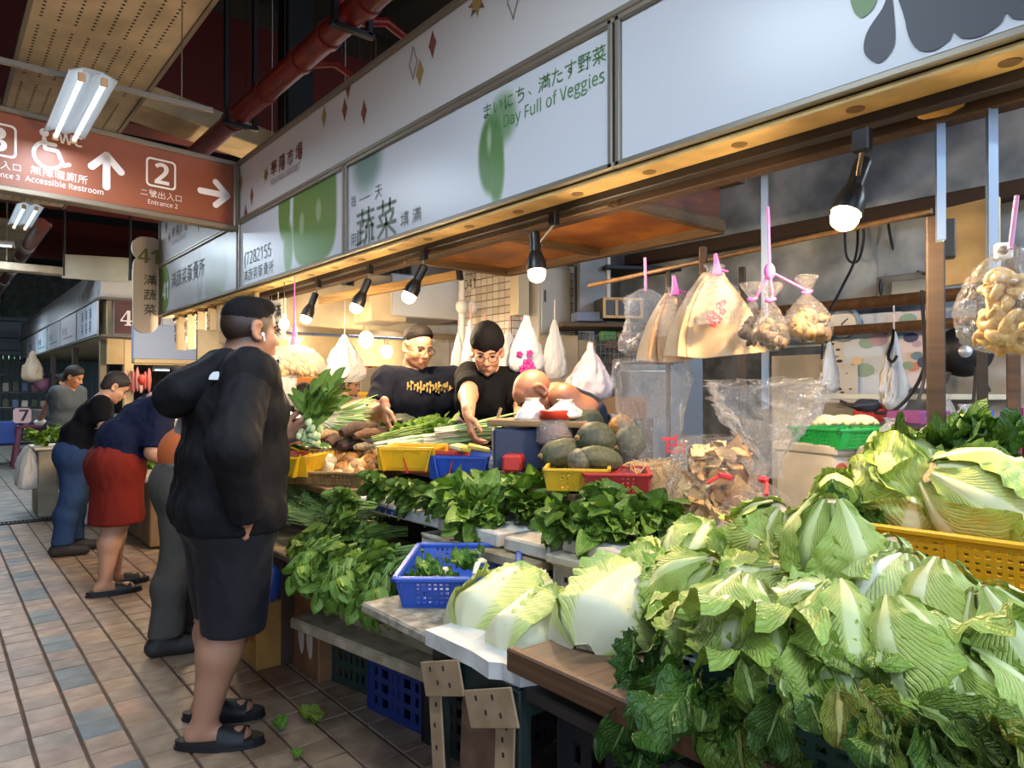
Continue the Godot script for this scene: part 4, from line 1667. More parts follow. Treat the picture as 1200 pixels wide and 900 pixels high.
		var cols := ["c98a72", "6f8fae", "8fb0a4", "3c4a7c", "e2c9a6", "b8a0b4"] if q[2] > 25 else ["4b4640", "7b756e", "33302d", "a39c92"]
		for k in (11 if q[2] > 25 else 10):
			g = G.new()
			var u := rng.randf_range(-0.38,0.38)
			var v := rng.randf_range(-0.4,0.42)
			var rr: float = pw * (rng.randf_range(0.1,0.2) if q[2] > 25 else rng.randf_range(0.05,0.1))
			var poly := PackedVector2Array()
			for a in 10:
				poly.append(Vector2(cos(TAU * a / 10), sin(TAU * a / 10) * (0.7 if q[2] > 25 else 0.5)) * rr)
			g.prism(poly, 0.001, fascia_xf(0,0,0).translated_local(Vector3(-c.z * -1.0 + u * pw, c.y + v * ph, -c.x + 0.0045 + k * 0.0003)))
			part(po, "picture_patch", g, mt(cols[k % cols.size()],0.6))
	var cc := onx(988,380, X - 0.03)
	var ck := thing("wall_clock", "round wall clock with white face and pale rim", "clock", cc)
	g = G.new()
	var cb := Basis(Vector3.BACK, Vector3.LEFT, Vector3.UP)
	g.lathe([Vector2(0.0001,0.012), Vector2(0.085,0.012), Vector2(0.09,0.02), Vector2(0.105,0.02), Vector2(0.11,0.0)],28, Transform3D(cb, cc))
	part(ck, "case", flip(g), mt("8fa0a8", 0.4))
	g = G.new()
	g.lathe([Vector2(0.0001,0.015), Vector2(0.085,0.015)],28, Transform3D(cb, cc))
	part(ck, "dial", flip(g), mt("e8e8e2", 0.5))
	for q in [[0.05,0.9],[0.07,2.6]]:
		g = G.new()
		var tip := cc + Vector3(-0.02, cos(q[1]) * q[0], sin(q[1]) * q[0])
		g.bar(cc + Vector3(-0.02,0,0), tip, 0.006,0.003, Vector3.LEFT)
		part(ck, "hand", g, mt("222222", 0.5))
	# black round fan, seen from behind
	var fc := far(1130,412,3.5)
	var fan := thing("desk_fan", "round black fan with a silver hub behind the brown upright", "fan", fc)
	var fz := aim(EYE - fc + Vector3(-0.5,0,0.6))
	var fx := Transform3D(Basis(fz.x, fz.z, -fz.y), fc)
	g = G.new()
	g.lathe([Vector2(0.0001,0.05), Vector2(0.05,0.05), Vector2(0.09,0.035), Vector2(0.125,0.0), Vector2(0.128,-0.02), Vector2(0.1,-0.05), Vector2(0.0001,-0.05)],28, fx)
	part(fan, "shroud", flip(g), mt("141518", 0.4))
	g = G.new()
	g.lathe([Vector2(0.0001,0.06), Vector2(0.02,0.059), Vector2(0.03,0.05)],20, fx)
	part(fan, "hub", flip(g), mt("c9ccd0", 0.3,0.7))
	g = G.new()
	g.bar(fc + fz * Vector3(0.06,-0.1,0), fc + fz * Vector3(0.1,-0.2,0),0.03,0.02)
	g.bar(fc + fz * Vector3(-0.06,-0.1,0), fc + fz * Vector3(-0.09,-0.17,0),0.03,0.02)
	part(fan, "foot", g, mt("141518", 0.4))
	# loose cables on the back wall
	var cables := [[[1005,255,4.3],[1003,300,4.2],[985,340,4.1],[968,375,4.0],[963,420,3.9]],[[1040,258,4.15],[1050,300,4.2],[1075,318,4.1],[1094,322,3.6]],[[990,255,4.3],[992,300,4.28],[1005,306,4.25],[1012,280,4.2],[1011,255,4.2]],[[1096,330,2.9],[1090,400,3.0],[1075,450,3.1],[1045,482,3.2],[1010,480,3.3],[985,470,3.4]],[[1080,340,2.95],[1084,430,3.0],[1076,470,3.0]],[[1144,430,3.2],[1140,480,3.2],[1136,510,3.2]],[[968,375,4.0],[975,410,3.9],[982,440,3.8]]]
	var names := ["long black cable hanging down the stained wall", "black cable looping to the brown upright", "small cable loop under the wall beam", "black cable sagging behind the green basket", "black cable beside the brown upright", "black cable below the fan", "black cable past the clock"]
	for k in cables.size():
		var path := []
		for q in cables[k]:
			path.append(far(q[0], q[1], q[2]))
		g = G.new()
		g.tube(curve(path, 6),0.008,6)
		solo("cable", names[k], "cable", g, mt("1d1b1b", 0.5))

func curve(pts: Array, seg := 5) -> Array:
	var out := []
	var m := pts.size()
	for k in m - 1:
		for s in seg:
			out.append(pts[k].cubic_interpolate(pts[k + 1], pts[maxi(k - 1,0)], pts[mini(k + 2, m - 1)], float(s) / seg))
	out.append(pts[m - 1])
	return out

# ---------------------------------------------------------------- stall 42 and what lies down the aisle

func far_stalls() -> void:
	var X := 2.1
	var D := 13.0
	var white := mt("d2d5da", 0.45)
	var t := thing("far_stall", "next stall block down the aisle with brown 42 sign and white name boards", "stall", V(4.2,0,19))
	var g := G.new()
	g.box(V(X + 2.2,3.12, D + 6.6), Vector3(4.4,0.5,13.2), Basis(),0.01)
	var band := part(t, "upper_band", g, white)
	g = G.new()
	g.box(V(X + 2.25,2.55, D + 6.65), Vector3(4.3,0.58,13.1), Basis(),0.01)
	part(t, "lower_band", g, stained("cbb993", 0.6,3.0,0.1,0.6))
	var alu := mt("6f6a60", 0.4,0.5)
	g = G.new()
	for y in [2.25,2.85]:
		g.box(V(X - 0.02, y, D + 6.6), Vector3(0.05,0.035,13.2))
		g.box(V(X + 2.2, y, D - 0.02), Vector3(4.4,0.035,0.05))
	part(t, "frame_rail", g, alu)
	g = G.new()
	for k in 26:
		var d := D + 0.5 * k + 0.2
		star(g, Vector2(-d, fmod(k * 0.37,0.34) - 0.16),0.035,0.075, fascia_xf(X - 0.004,3.12,0))
	part(band, "print", g, mt("9b8f88", 0.6))
	g = G.new()
	strokes(g, "華陽", 0.3, Transform3D(Basis(), V(X + 0.55,3.32, D - 0.003)),0.1,1.35)
	latin(g, "HUAYANG MARKET", 0.1, Transform3D(Basis(), V(X + 0.5,2.93, D - 0.003)))
	part(band, "lettering", g, mt("8f7d76", 0.6))
	# name boards on the aisle side
	for k in 6:
		var d := D + 0.15 + 2.15 * k
		g = G.new()
		g.box(V(X - 0.02,2.55, d + 1.0), Vector3(0.03,0.54,2.02), Basis(),0.005)
		var b := part(t, "name_board", g, mt(["c3ccd8", "d3d0d6", "cfd3d8", "bdc8cf", "c8ccd3", "bcc6c6"][k],0.45))
		g = G.new()
		if k == 0:
			for j in 3:
				strokes(g, "滿菜", 0.2, fascia_xf(X - 0.038,2.76, d + 1.5 - 0.4 * j),0.09,1.1, true)
		else:
			strokes(g, "華市場", 0.17, fascia_xf(X - 0.038,2.62, d + 1.7),0.09,1.25)
			g.box(V(X - 0.038,2.4, d + 1.0), Vector3(0.002,0.03,1.2))
		part(b, "lettering", g, mt(["3f4f86", "a08a90", "8f9698", "5f8f98", "7f8f98", "8f9f90"][k],0.6))
	# the brown 42 sign on the end
	var xa: float = onz(133,385, D).x
	g = G.new()
	g.box(V(xa + 1.1,2.55, D - 0.03), Vector3(2.2,0.55,0.05), Basis(),0.005)
	var sg := part(t, "sign_panel", g, mt("b7bfca", 0.45))
	g = G.new()
	var poly := PackedVector2Array([Vector2(0,-0.27), Vector2(0,0.27), Vector2(0.62,0.27)])
	for k in 9:
		var a := 0.62 - k * 0.165
		poly.append(Vector2(0.2 + cos(a) * 0.5, sin(a) * 0.4))
	poly.append(Vector2(0.42,-0.27))
	g.prism(poly, 0.01, Transform3D(Basis(), V(xa, 2.55, D - 0.06)))
	part(sg, "brown_field", g, mt("54302f", 0.5))
	g = G.new()
	latin(g, "42", 0.25, Transform3D(Basis(), V(xa + 0.08,2.54, D - 0.07)), true, true)
	part(sg, "number", g, mt("e8e2dc", 0.5))
	# cream board under it with a round black and gold badge
	g = G.new()
	g.box(V(X + 2.0,2.0, D + 0.1), Vector3(3.8,0.42,0.06), Basis(),0.005)
	var cb := part(t, "cream_board", g, stained("c9ad7a", 0.6,3.0,0.1,0.6))
	g = G.new()
	var bc := Vector3(onz(180,405, D).x, 2.02,-D - 0.05)
	g.prism(disc2(Vector2.ZERO, 0.21),0.03, Transform3D(Basis(), bc))
	part(cb, "badge", g, mt("2f2c20", 0.5))
	g = G.new()
	g.prism(smooth_poly([Vector2(-0.13,0.0), Vector2(-0.05,0.12), Vector2(0.06,0.1), Vector2(0.14,0.02), Vector2(0.06,-0.1), Vector2(-0.08,-0.11)]),0.01, Transform3D(Basis(), bc + Vector3(0,0,0.02)))
	part(cb, "badge_emblem", g, mt("a89a34", 0.5))
	g = G.new()
	latin(g, "42", 0.13, Transform3D(Basis(), bc + Vector3(0.3,-0.06,-0.01)), true)
	strokes(g, "滿菜市場", 0.12, Transform3D(Basis(), bc + Vector3(0.62,-0.01,-0.01)),0.1,1.1)
	part(cb, "lettering", g, mt("5a5f74", 0.6))
	# posts, counter and light inside
	for q in [[X + 0.08, D + 0.3,0.1, "8b7a5c"],[X + 0.42, D + 0.12,0.14, "c7ab7c"],[X + 0.08, D + 3.2,0.1, "5d4f43"],[X + 0.08, D + 6.4,0.1, "5d4f43"]]:
		g = G.new()
		g.box(V(q[0],1.1, q[1]), Vector3(q[2],2.2, q[2]), Basis(),0.008)
		part(t, "post", g, mt(q[3],0.5))
	g = G.new()
	g.box(V(X + 0.3,0.45, D + 6.5), Vector3(1.0,0.9,12.4), Basis(),0.01)
	part(t, "counter", g, stained("8c8a86", 0.5,3.0,0.2,0.6))
	g = G.new()
	g.box(V(X + 2.4,1.1, D + 7.0), Vector3(0.1,2.2,12))
	part(t, "inner_wall", g, stained("a89a8a", 0.6,3.0,0.25,0.6))
	fluorescent("warm tube light inside the neighbouring stall with the hanging meat", V(3.0,1.72, D + 0.6), V(4.6,1.72, D + 0.6), false, false)
	pendant("small round bulb under the round black badge", far(190,418,11.2),0.05, LAMP * 0.6)
	# hanging meat
	for k in 9:
		var p := far(138 + 4.6 * k, 447 + 3.0 * sin(k * 2.3),11.6)
		g = G.new()
		g.ball(p, Vector3(0.035,0.17 + 0.03 * sin(k * 1.7),0.03),10,8, Basis(), func(d: Vector3) -> Vector3: return d * (1.0 + 0.25 * fn.get_noise_3dv(d * 3.0 + Vector3(k, 0,0))))
		solo("meat_strip", "strip of red and white meat hanging in the neighbouring stall" , "meat", g, mt(["a85b52", "b8736a", "c99a90", "9c4640"][k % 4],0.45), Vector3.ZERO, "meat strips in the neighbouring stall")
	g = G.new()
	g.ball(far(166,445,11.3), Vector3(0.06,0.09,0.06),12,8)
	solo("red_lantern", "round red bundle hanging at the right of the meat strips", "lantern", g, mt("b3312c", 0.6))
	# wall with rolling shutter, exit sign, racks at far left
	g = G.new()
	for k in 60:
		g.box(V(-0.7 + 0.15 * k, 1.25,28.0), Vector3(0.14,2.5,0.04), Basis(),0.01)
	solo("roller_shutter", "grey green ribbed shutter closing the end of the aisle", "shutter", g, mt("5f6f6d", 0.55), Vector3.ZERO)
	g = G.new()
	g.box(V(2.0,3.1,28.1), Vector3(9,1.25,0.1), Basis(),0.01)
	var eb := solo("end_signboard", "pale blue board above the shutter at the aisle's end", "signboard", g, mt("8d9cad", 0.5))
	g = G.new()
	for y in [2.65,3.05,3.6]:
		g.box(V(2.0, y, 28.02), Vector3(9,0.04,0.05))
	part(eb, "rail", g, mt("50555c", 0.5))
	var ex := far(11,415,24.5)
	g = G.new()
	g.box(ex, Vector3(0.85,0.34,0.08), Basis(),0.01)
	var es := solo("exit_sign", "small lit green and white exit sign at the left edge", "exit sign", g, mt("dff3e6", 0.4,0.0, {"glow": [Color(0.75,1.0,0.85),0.9]}))
	g = G.new()
	arrow(g, Transform3D(Basis(), ex + Vector3(0.1,0,0.045)),0.28)
	part(es, "arrow", g, mt("2f9a62", 0.5))
	lamp(ex + Vector3(0,0,0.12), Color(0.7,1.0,0.85),0.2,0.15, "sign_light", es)
	g = G.new()
	g.tube([ex + Vector3(-0.2,0.15,0), ex + Vector3(-0.2,2.4,0)],0.02,6)
	part(es, "hanger", g, mt("3a3d42", 0.5))
	# wheeled rack with boxes
	var r := thing("display_rack", "dark metal rack crowded with small goods at the far left", "rack", V(0.2,0,14.0))
	var b := Basis(Vector3.UP, 0.05)
	g = G.new()
	var c := far(26,500,13.6) + Vector3(-0.2,0,0)
	c.y = 0
	for sx in [-0.62,0.62]:
		for sz in [-0.25,0.25]:
			g.box(c + Vector3(sx, 0.85, sz), Vector3(0.035,1.7,0.035))
	for y in [0.35,0.62,1.02,1.32,1.66]:
		g.box(c + Vector3(0, y, 0), Vector3(1.28,0.03,0.55))
	part(r, "frame", g, mt("2a2d33", 0.5,0.4))
	var gi := 0
	for y in [1.04,1.34,0.64]:
		for k in 8:
			g = G.new()
			var h := rng.randf_range(0.1,0.22)
			g.box(c + Vector3(-0.52 + 0.15 * k, y + h / 2,0.05), Vector3(0.1, h, 0.12), Basis(),0.008)
			solo("rack_goods", "small packaged goods on the dark metal rack at the far left", "goods", g, mt(["8d8a84", "5b6a8d", "8f5a5a", "c9c3b8", "46503f", "77608a", "3a3a3c", "a89a80"][rng.randi() % 8],0.6), Vector3.ZERO, "goods on the far left rack")
			gi += 1
	g = G.new()
	g.ball(c + Vector3(0.5,1.5,0.1), Vector3(0.13,0.14,0.1),10,8, Basis(), func(d: Vector3) -> Vector3: return d * (1.0 + 0.3 * fn.get_noise_3dv(d * 2.0)))
	solo("pink_bag", "crumpled pink bag on the right end of the far rack", "bag", g, mt("b5799a", 0.6))
	g = G.new()
	g.box(far(5,507,12.6), Vector3(0.4,0.4,0.3), Basis(),0.02)
	solo("blue_bin", "blue plastic bin at the left edge beside the rack", "bin", g, mt("2c4f9a", 0.5))
	# purple plastic stools with the number 7 card
	var st := thing("plastic_stool", "plum coloured plastic stool with open square sides", "stool", V(0,0,13.2))
	c = far(36,500,12.6)
	c.y = 0
	var pm := mt("6b2f45", 0.45)
	g = G.new()
	g.box(c + Vector3(0,0.72,0), Vector3(0.42,0.05,0.4), Basis(),0.015)
	part(st, "seat", g, pm)
	for sx in [-1.0,1.0]:
		for sz in [-1.0,1.0]:
			g = G.new()
			g.bar(c + Vector3(sx * 0.18,0.7, sz * 0.16), c + Vector3(sx * 0.25,0.0, sz * 0.22),0.075,0.05, Vector3.BACK, 0.008)
			part(st, "leg", g, pm)
	g = G.new()
	for sz in [-1.0,1.0]:
		g.box(c + Vector3(0,0.3, sz * 0.2), Vector3(0.42,0.05,0.03))
	part(st, "stretcher", g, pm)
	var nc := thing("number_card", "pink square card with a black 7 above the plum stool", "sign", far(26,487,12.4))
	g = G.new()
	var p := far(26,487,12.4)
	g.prism(rounded(0.26,0.26,0.05),0.02, Transform3D(Basis(), p))
	part(nc, "card", g, mt("d9b3b0", 0.5))
	g = G.new()
	latin(g, "7", 0.2, Transform3D(Basis(), p + Vector3(-0.055,0,0.012)), true)
	part(nc, "number", g, mt("2a2226", 0.5))
	g = G.new()
	g.box(p + Vector3(0,-0.22,-0.02), Vector3(0.04,0.3,0.03))
	part(nc, "stand", g, mt("2a2226", 0.5))
	# tray table the far shoppers lean over
	var tr := thing("produce_table", "low table of greens where the far shoppers reach", "table", V(1.2,0,8))
	g = G.new()
	g.box(V(1.62,0.62,7.9), Vector3(0.75,0.06,2.7), Basis(),0.01)
	part(tr, "top", g, stained("c9bfae", 0.6,3.0,0.2,0.6))
	g = G.new()
	g.box(V(1.7,0.3,7.9), Vector3(0.5,0.56,2.5), Basis(),0.01)
	part(tr, "base", g, stained("8a6b48", 0.7,3.0,0.2,0.6))
	g = G.new()
	var bx := ony(70,617,0)
	g.box(bx + Vector3(0.15,0.17,-0.1), Vector3(0.28,0.34,0.3), Basis(),0.01)
	solo("white_box", "white polystyrene box standing on the floor by the jeans", "box", g, mt("d8d2c4", 0.7))
	g = G.new()
	g.box(bx + Vector3(0.22,0.5,-0.25), Vector3(0.4,0.22,0.4), Basis(),0.01)
	solo("carton", "brown carton stacked on the white polystyrene box", "box", g, stained("9a7448", 0.7,3.0,0.1,1.0))
	var ps := thing("produce_stand", "low white stand of greens and paper at the far end beside the grey polo man", "stand", V(1.08,0,9.4))
	g = G.new()
	g.box(V(1.1,0.36,9.42), Vector3(0.42,0.72,0.6), Basis(),0.01)
	part(ps, "base", g, stained("b3a78f", 0.7,3.0,0.2,0.8))
	g = G.new()
	g.box(V(1.1,0.735,9.42), Vector3(0.5,0.03,0.68), Basis(),0.008)
	part(ps, "top", g, stained("d8d0bf", 0.7,3.0,0.15,0.8))
	for k in 3:
		var pb := bag_g([Vector2(0.03,0.0), Vector2(0.1,0.03), Vector2(0.09,0.2), Vector2(0.05,0.36), Vector2(0.012,0.44)],30,80 + k, 0.35,0.3,0.5)
		solo("plastic_bag", ["white plastic bag hung furthest left on the far produce stand", "white plastic bag hung between two others on the far produce stand", "white plastic bag hung nearest the jeans on the far produce stand"][k], "bag", pb, mt("d9d4cb", 0.4,0.0, {"back": Color(0.5,0.5,0.48)}), V(0.82,0.3,9.6 - 0.2 * k))
	# hanging board (back of a sign) and further bits under the ceiling
	var hb := thing("hanging_board", "plain cream back of a sign hanging on two dark rods", "sign", V(1.2,3.0,11.6))
	g = G.new()
	var q0 := far(75,312,10.6)
	var q1 := far(152,317,10.3)
	g.bar(q0, q1,0.05,0.36, Vector3.UP, 0.006)
	part(hb, "board", g, stained("cbbf9f", 0.6,3.0,0.1,0.6))
	for q in [q0, q1]:
		g = G.new()
		g.tube([q + Vector3(0,-0.15,0.03), Vector3(q.x, 4.6, q.z + 0.03)],0.02,6)
		part(hb, "rod", g, mt("26282e", 0.5,0.3))
	# menu cloths hanging under the far end of the sign
	for k in 6:
		g = G.new()
		var d := 8.95 - 0.42 * k
		g.sheet(6,5, func(u: float, v: float) -> Vector3: return V(2.22 + 0.025 * sin(u * 9.0 + k),1.83 + 0.4 * v + 0.012 * sin(u * 5.0 + k * 2.0), d - 0.41 * u))
		var cl := solo("menu_cloth", "%s cream menu cloth under the signboard, counted from the blade sign" % ["first", "second", "third", "fourth", "fifth", "sixth"][k], "banner", g, mt("c9ba9a", 0.8,0.0, {"back": Color(0.55,0.5,0.4)}), Vector3.ZERO, "menu cloths")
		g = G.new()
		strokes(g, ["蔬菜", "華市", "天用", "好菜", "每天", "滿菜"][k],0.1, fascia_xf(2.17,2.13, d - 0.13),0.1,1.15, true)
		part(cl, "lettering", g, mt("7a6a52", 0.7))
	g = G.new()
	g.tube([V(2.22,2.235,9.1), V(2.22,2.235,6.2)],0.01,6)
	solo("curtain_wire", "thin dark wire carrying the menu cloths", "wire", g, mt("3a332c", 0.5))
	for k in 3:
		g = G.new()
		var e := far([322,345,495][k],[385,425,400][k],7.0)
		if k == 0:
			e = onx(326,375,2.24)
		g.tube([e, e + Vector3(0,0.5,0)],0.003,5)
		g.box(e, Vector3(0.01,[0.34,0.2,0.2][k],[0.3,0.2,0.2][k]))
		if k == 0:
			var pl := solo("menu_card", "pale card with brush characters beside the man's forehead", "sign", g, mt("d3cab4", 0.7))
			var l := G.new()
			strokes(l, "滿菜", 0.13, fascia_xf(e.x - 0.008, e.y + 0.14,-e.z + 0.05),0.1,1.1, true)
			part(pl, "lettering", l, mt("3c3630", 0.7))
	# blue sign band of the stalls across, behind the lamps
	var fb := thing("cross_stall", "blue signed stall front far behind the lamps and stallholders", "stall", V(4.0,0,10.4))
	g = G.new()
	g.box(V(5.2,2.06,11.2), Vector3(6.0,0.5,0.12), Basis(),0.01)
	var bd := part(fb, "sign_band", g, mt("7f92b0", 0.5))
	g = G.new()
	for q in [[3.1,0.7],[4.1,0.8],[5.2,0.6]]:
		g.box(V(q[0] + 0.4,2.0,11.13), Vector3(q[1],0.14,0.01))
	part(bd, "plate", g, mt("343a4a", 0.5))
	g = G.new()
	for q in [3.1,4.1]:
		strokes(g, "市場口用", 0.11, Transform3D(Basis(), V(q + 0.06,2.05,11.12)),0.1,1.2)
	part(bd, "lettering", g, mt("c9d2e0", 0.5))
	g = G.new()
	g.box(V(5.2,1.78,11.15), Vector3(6.0,0.06,0.2), Basis(),0.006)
	part(fb, "rail", g, mt("b09a70", 0.5))
	g = G.new()
	g.box(V(5.2,0.5,10.9), Vector3(6.0,0.9,0.8), Basis(),0.01)
	part(fb, "counter", g, stained("9a958c", 0.5,3.0,0.2,0.6))
	g = G.new()
	g.box(V(7.1,1.1,12.8), Vector3(5.2,2.2,0.1))
	part(fb, "inner_wall", g, stained("8b7d70", 0.6,3.0,0.3,0.6))
	for q in [[333,380,5.6,0.04, "tiny bulb beside the man's face"],[345,401,7.5,0.06, "bulb over the pink tied bag"],[367,409,9.5,0.045, "small far bulb right of the pink tied bag"],[429,398,6.6,0.07, "large pear bulb left of the stallholder in the printed tee"],[453,412,8.0,0.07, "pear bulb just left of the stallholder in the printed tee"],[466,405,9.0,0.04, "small bulb above the printed tee's shoulder"],[412,415,10.0,0.05, "bulb behind the white hanging cloth"]]:
		pendant(q[4], far(q[0], q[1], q[2]), q[3], LAMP * 0.22)
	for q in [[421,428, "c25a3c", 0.2,0.24,9.6, "orange bag pinned at the far stall"],[434,421, "b83a30", 0.1,0.24,9.8, "red packet hanging at the far stall"],[440,423, "d0a428", 0.12,0.2,9.7, "yellow packet hanging at the far stall"],[428,467, "c9a02c", 0.24,0.18,9.4, "yellow box on the far counter"],[440,471, "2f5fae", 0.24,0.14,9.3, "blue box on the far counter"],[352,447, "b8763a", 0.5,0.16,9.6, "orange crates stacked behind the pink tied bag"],[400,428, "8fa0b4", 0.2,0.3,10.0, "pale blue bag hanging at the far stall"],[434,445, "7a7468", 0.3,0.5,10.2, "grey framed cabinet at the far stall"],[520,410, "8f8468", 0.3,0.4,9.5, "colourful poster beside the green column board"],[524,440, "c9c6bf", 0.22,0.34,9.0, "white notice beside the green column board"],[527,460, "7a2f28", 0.4,0.5,8.6, "dark red crates behind the stallholder's arm"],[508,470, "4f8f78", 0.16,0.12,8.0, "green tub behind the stallholder's arm"]]:
		g = G.new()
		g.box(far(q[0], q[1], q[5]), Vector3(q[3], q[4],0.12), Basis(Vector3.UP, -0.5),0.03)
		if q[1] < 465:
			g.tube([far(q[0], q[1], q[5]), Vector3(far(q[0], q[1], q[5]).x, 6.2, far(q[0], q[1], q[5]).z)],0.004,5)
		solo("far_goods", q[6], "goods", g, mt(q[2],0.6))

# ---------------------------------------------------------------- people (local axes: x to the figure's left, y up, z forward)

func elbow(sh: Vector3, wr: Vector3, hint: Vector3, l1 := 0.3, l2 := 0.27) -> Vector3:
	var d := wr - sh
	var L := minf(d.length(),(l1 + l2) * 0.999)
	var u := d.normalized()
	var a := (l1 * l1 - l2 * l2 + L * L) / (2 * L)
	var h := sqrt(maxf(l1 * l1 - a * a, 0.0))
	var w := (hint - u * hint.dot(u)).normalized()
	return sh + u * a + w * h
# joints of a standing figure of that height, its trunk leant forward by that angle about the hips

func pose(height: float, lean := 0.0, wide := 1.0, feet := 0.11, step := 0.0) -> Dictionary:
	var s := height / 1.72
	var J := {"pel": Vector3(0,0.93,0), "wst": Vector3(0,1.08,0.01), "chest": Vector3(0,1.27,0.0), "neck": Vector3(0,1.45,-0.02), "head": Vector3(0,1.6,0.02),
		"shL": Vector3(0.175 * wide, 1.4,-0.01), "shR": Vector3(-0.175 * wide, 1.4,-0.01)}
	for k in J:
		J[k] *= s
	var piv: Vector3 = J.pel
	var r := Basis(Vector3.RIGHT, lean)
	for k in ["wst", "chest", "neck", "head", "shL", "shR"]:
		var w := 0.55 if k == "wst" else 1.0
		J[k] = piv + Basis(Vector3.RIGHT, lean * w) * (J[k] - piv)
	for q in [["L", 1.0],["R", -1.0]]:
		J["hip" + q[0]] = Vector3(q[1] * 0.09 * s * wide, 0.9 * s, 0)
		J["an" + q[0]] = Vector3(q[1] * feet, 0.085 * s, -0.03 + step * q[1])
		J["kn" + q[0]] = (J["hip" + q[0]] + J["an" + q[0]]) / 2 + Vector3(0,0.01,0.03)
		J["el" + q[0]] = J["sh" + q[0]] + Vector3(q[1] * 0.05,-0.28,-0.02)
		J["wr" + q[0]] = J["sh" + q[0]] + Vector3(q[1] * 0.06,-0.53,0.05)
	J.s = s
	return J

func skeleton(J: Dictionary, b: float) -> Dictionary:
	var s: float = J.s
	var lat: Vector3 = (J.shL - J.shR).normalized() * s
	var B := {}
	B.pelvis = [J.hipL, J.hipR, 0.11 * b, 0.11 * b]
	B.waist = [J.wst - lat * 0.05 * b, J.wst + lat * 0.05 * b, 0.112 * b, 0.112 * b]
	B.chest = [J.chest - lat * 0.075 * b, J.chest + lat * 0.075 * b, 0.112 * b, 0.112 * b]
	B.shoulders = [J.shL, J.shR, 0.062 * b, 0.062 * b]
	B.trap = [J.neck - (J.neck - J.chest) * 0.25, J.neck, 0.085 * b, 0.055]
	B.neck = [J.neck, J.head, 0.055 * b, 0.05]
	for q in ["L", "R"]:
		B["ua" + q] = [J["sh" + q], J["el" + q],0.053 * b, 0.043 * b]
		B["fa" + q] = [J["el" + q], J["wr" + q],0.043 * b, 0.029 * b]
		B["th" + q] = [J["hip" + q], J["kn" + q],0.09 * b, 0.06 * b]
		var m: Vector3 = J["kn" + q].lerp(J["an" + q],0.32) + Vector3(0,0,-0.018)
		B["ca" + q] = [J["kn" + q], m, 0.056 * b, 0.058 * b]
		B["cb" + q] = [m, J["an" + q],0.058 * b, 0.036 * b]
		var a: Vector3 = J["an" + q]
		var f: Vector3 = J.get("toe" + q, Vector3(0.03 * signf(a.x),0,1).normalized())
		B["fo" + q] = [Vector3(a.x, 0.05, a.z) - f * 0.04, Vector3(a.x, 0.038, a.z) + f * 0.13,0.038,0.028]
		B["to" + q] = [Vector3(a.x, 0.038, a.z) + f * 0.12 + Vector3(-0.018,0,0), Vector3(a.x, 0.034, a.z) + f * 0.165 + Vector3(0.02,0,-0.01),0.024,0.02]
	return B
# a hand: palm of four rays, four fingers and a thumb, each finger its own chain; bends towards palm_n

func hand(w: Vector3, dir: Vector3, palm_n: Vector3, thumb_side: Vector3, curl: float, s := 1.0) -> G:
	dir = dir.normalized()
	palm_n = (palm_n - dir * palm_n.dot(dir)).normalized()
	var side := (thumb_side - dir * thumb_side.dot(dir) - palm_n * thumb_side.dot(palm_n)).normalized()
	var bones := []
	var lens := [0.088,0.098,0.092,0.072]
	bones.append([w - dir * 0.03 * s, w + dir * 0.015 * s, 0.026 * s, 0.025 * s])
	for k in 4:
		var o := side * (0.03 - 0.02 * k) * s
		var kn := w + dir * (0.092 - 0.004 * absf(k - 1)) * s + o * 1.1
		bones.append([w + dir * 0.012 * s + o * 0.55, kn, 0.0165 * s, 0.0125 * s])
		var L: float = lens[k] * s
		var a := kn
		var ang := 0.0
		for seg in 3:
			ang += curl * [0.55,0.85,0.6][seg] * (1.0 + 0.08 * k)
			var d := dir * cos(ang) + palm_n * sin(ang) + side * (0.06 - 0.045 * k)
			var e: Vector3 = a + d.normalized() * L * [0.46,0.31,0.23][seg]
			bones.append([a, e, (0.0103 - 0.0009 * seg) * s, (0.0096 - 0.0011 * seg) * s])
			a = e
	var t0 := w + dir * 0.022 * s + side * 0.022 * s
	var t1 := t0 + (dir * 0.55 + side * 0.75 + palm_n * 0.35 * (0.5 + curl)).normalized() * 0.042 * s
	var t2 := t1 + (dir * 0.85 + side * (0.5 - curl * 0.5) + palm_n * 0.45 * curl).normalized() * 0.034 * s
	var t3 := t2 + (dir * 0.9 + side * (0.3 - curl * 0.5) + palm_n * 0.6 * curl).normalized() * 0.026 * s
	bones.append([t0, t1,0.017 * s, 0.013 * s])
	bones.append([t1, t2,0.012 * s, 0.0105 * s])
	bones.append([t2, t3,0.0105 * s, 0.0085 * s])
	return sdf(bones, 0.0045 * s, 0.006 * s)
var head_cache := {}

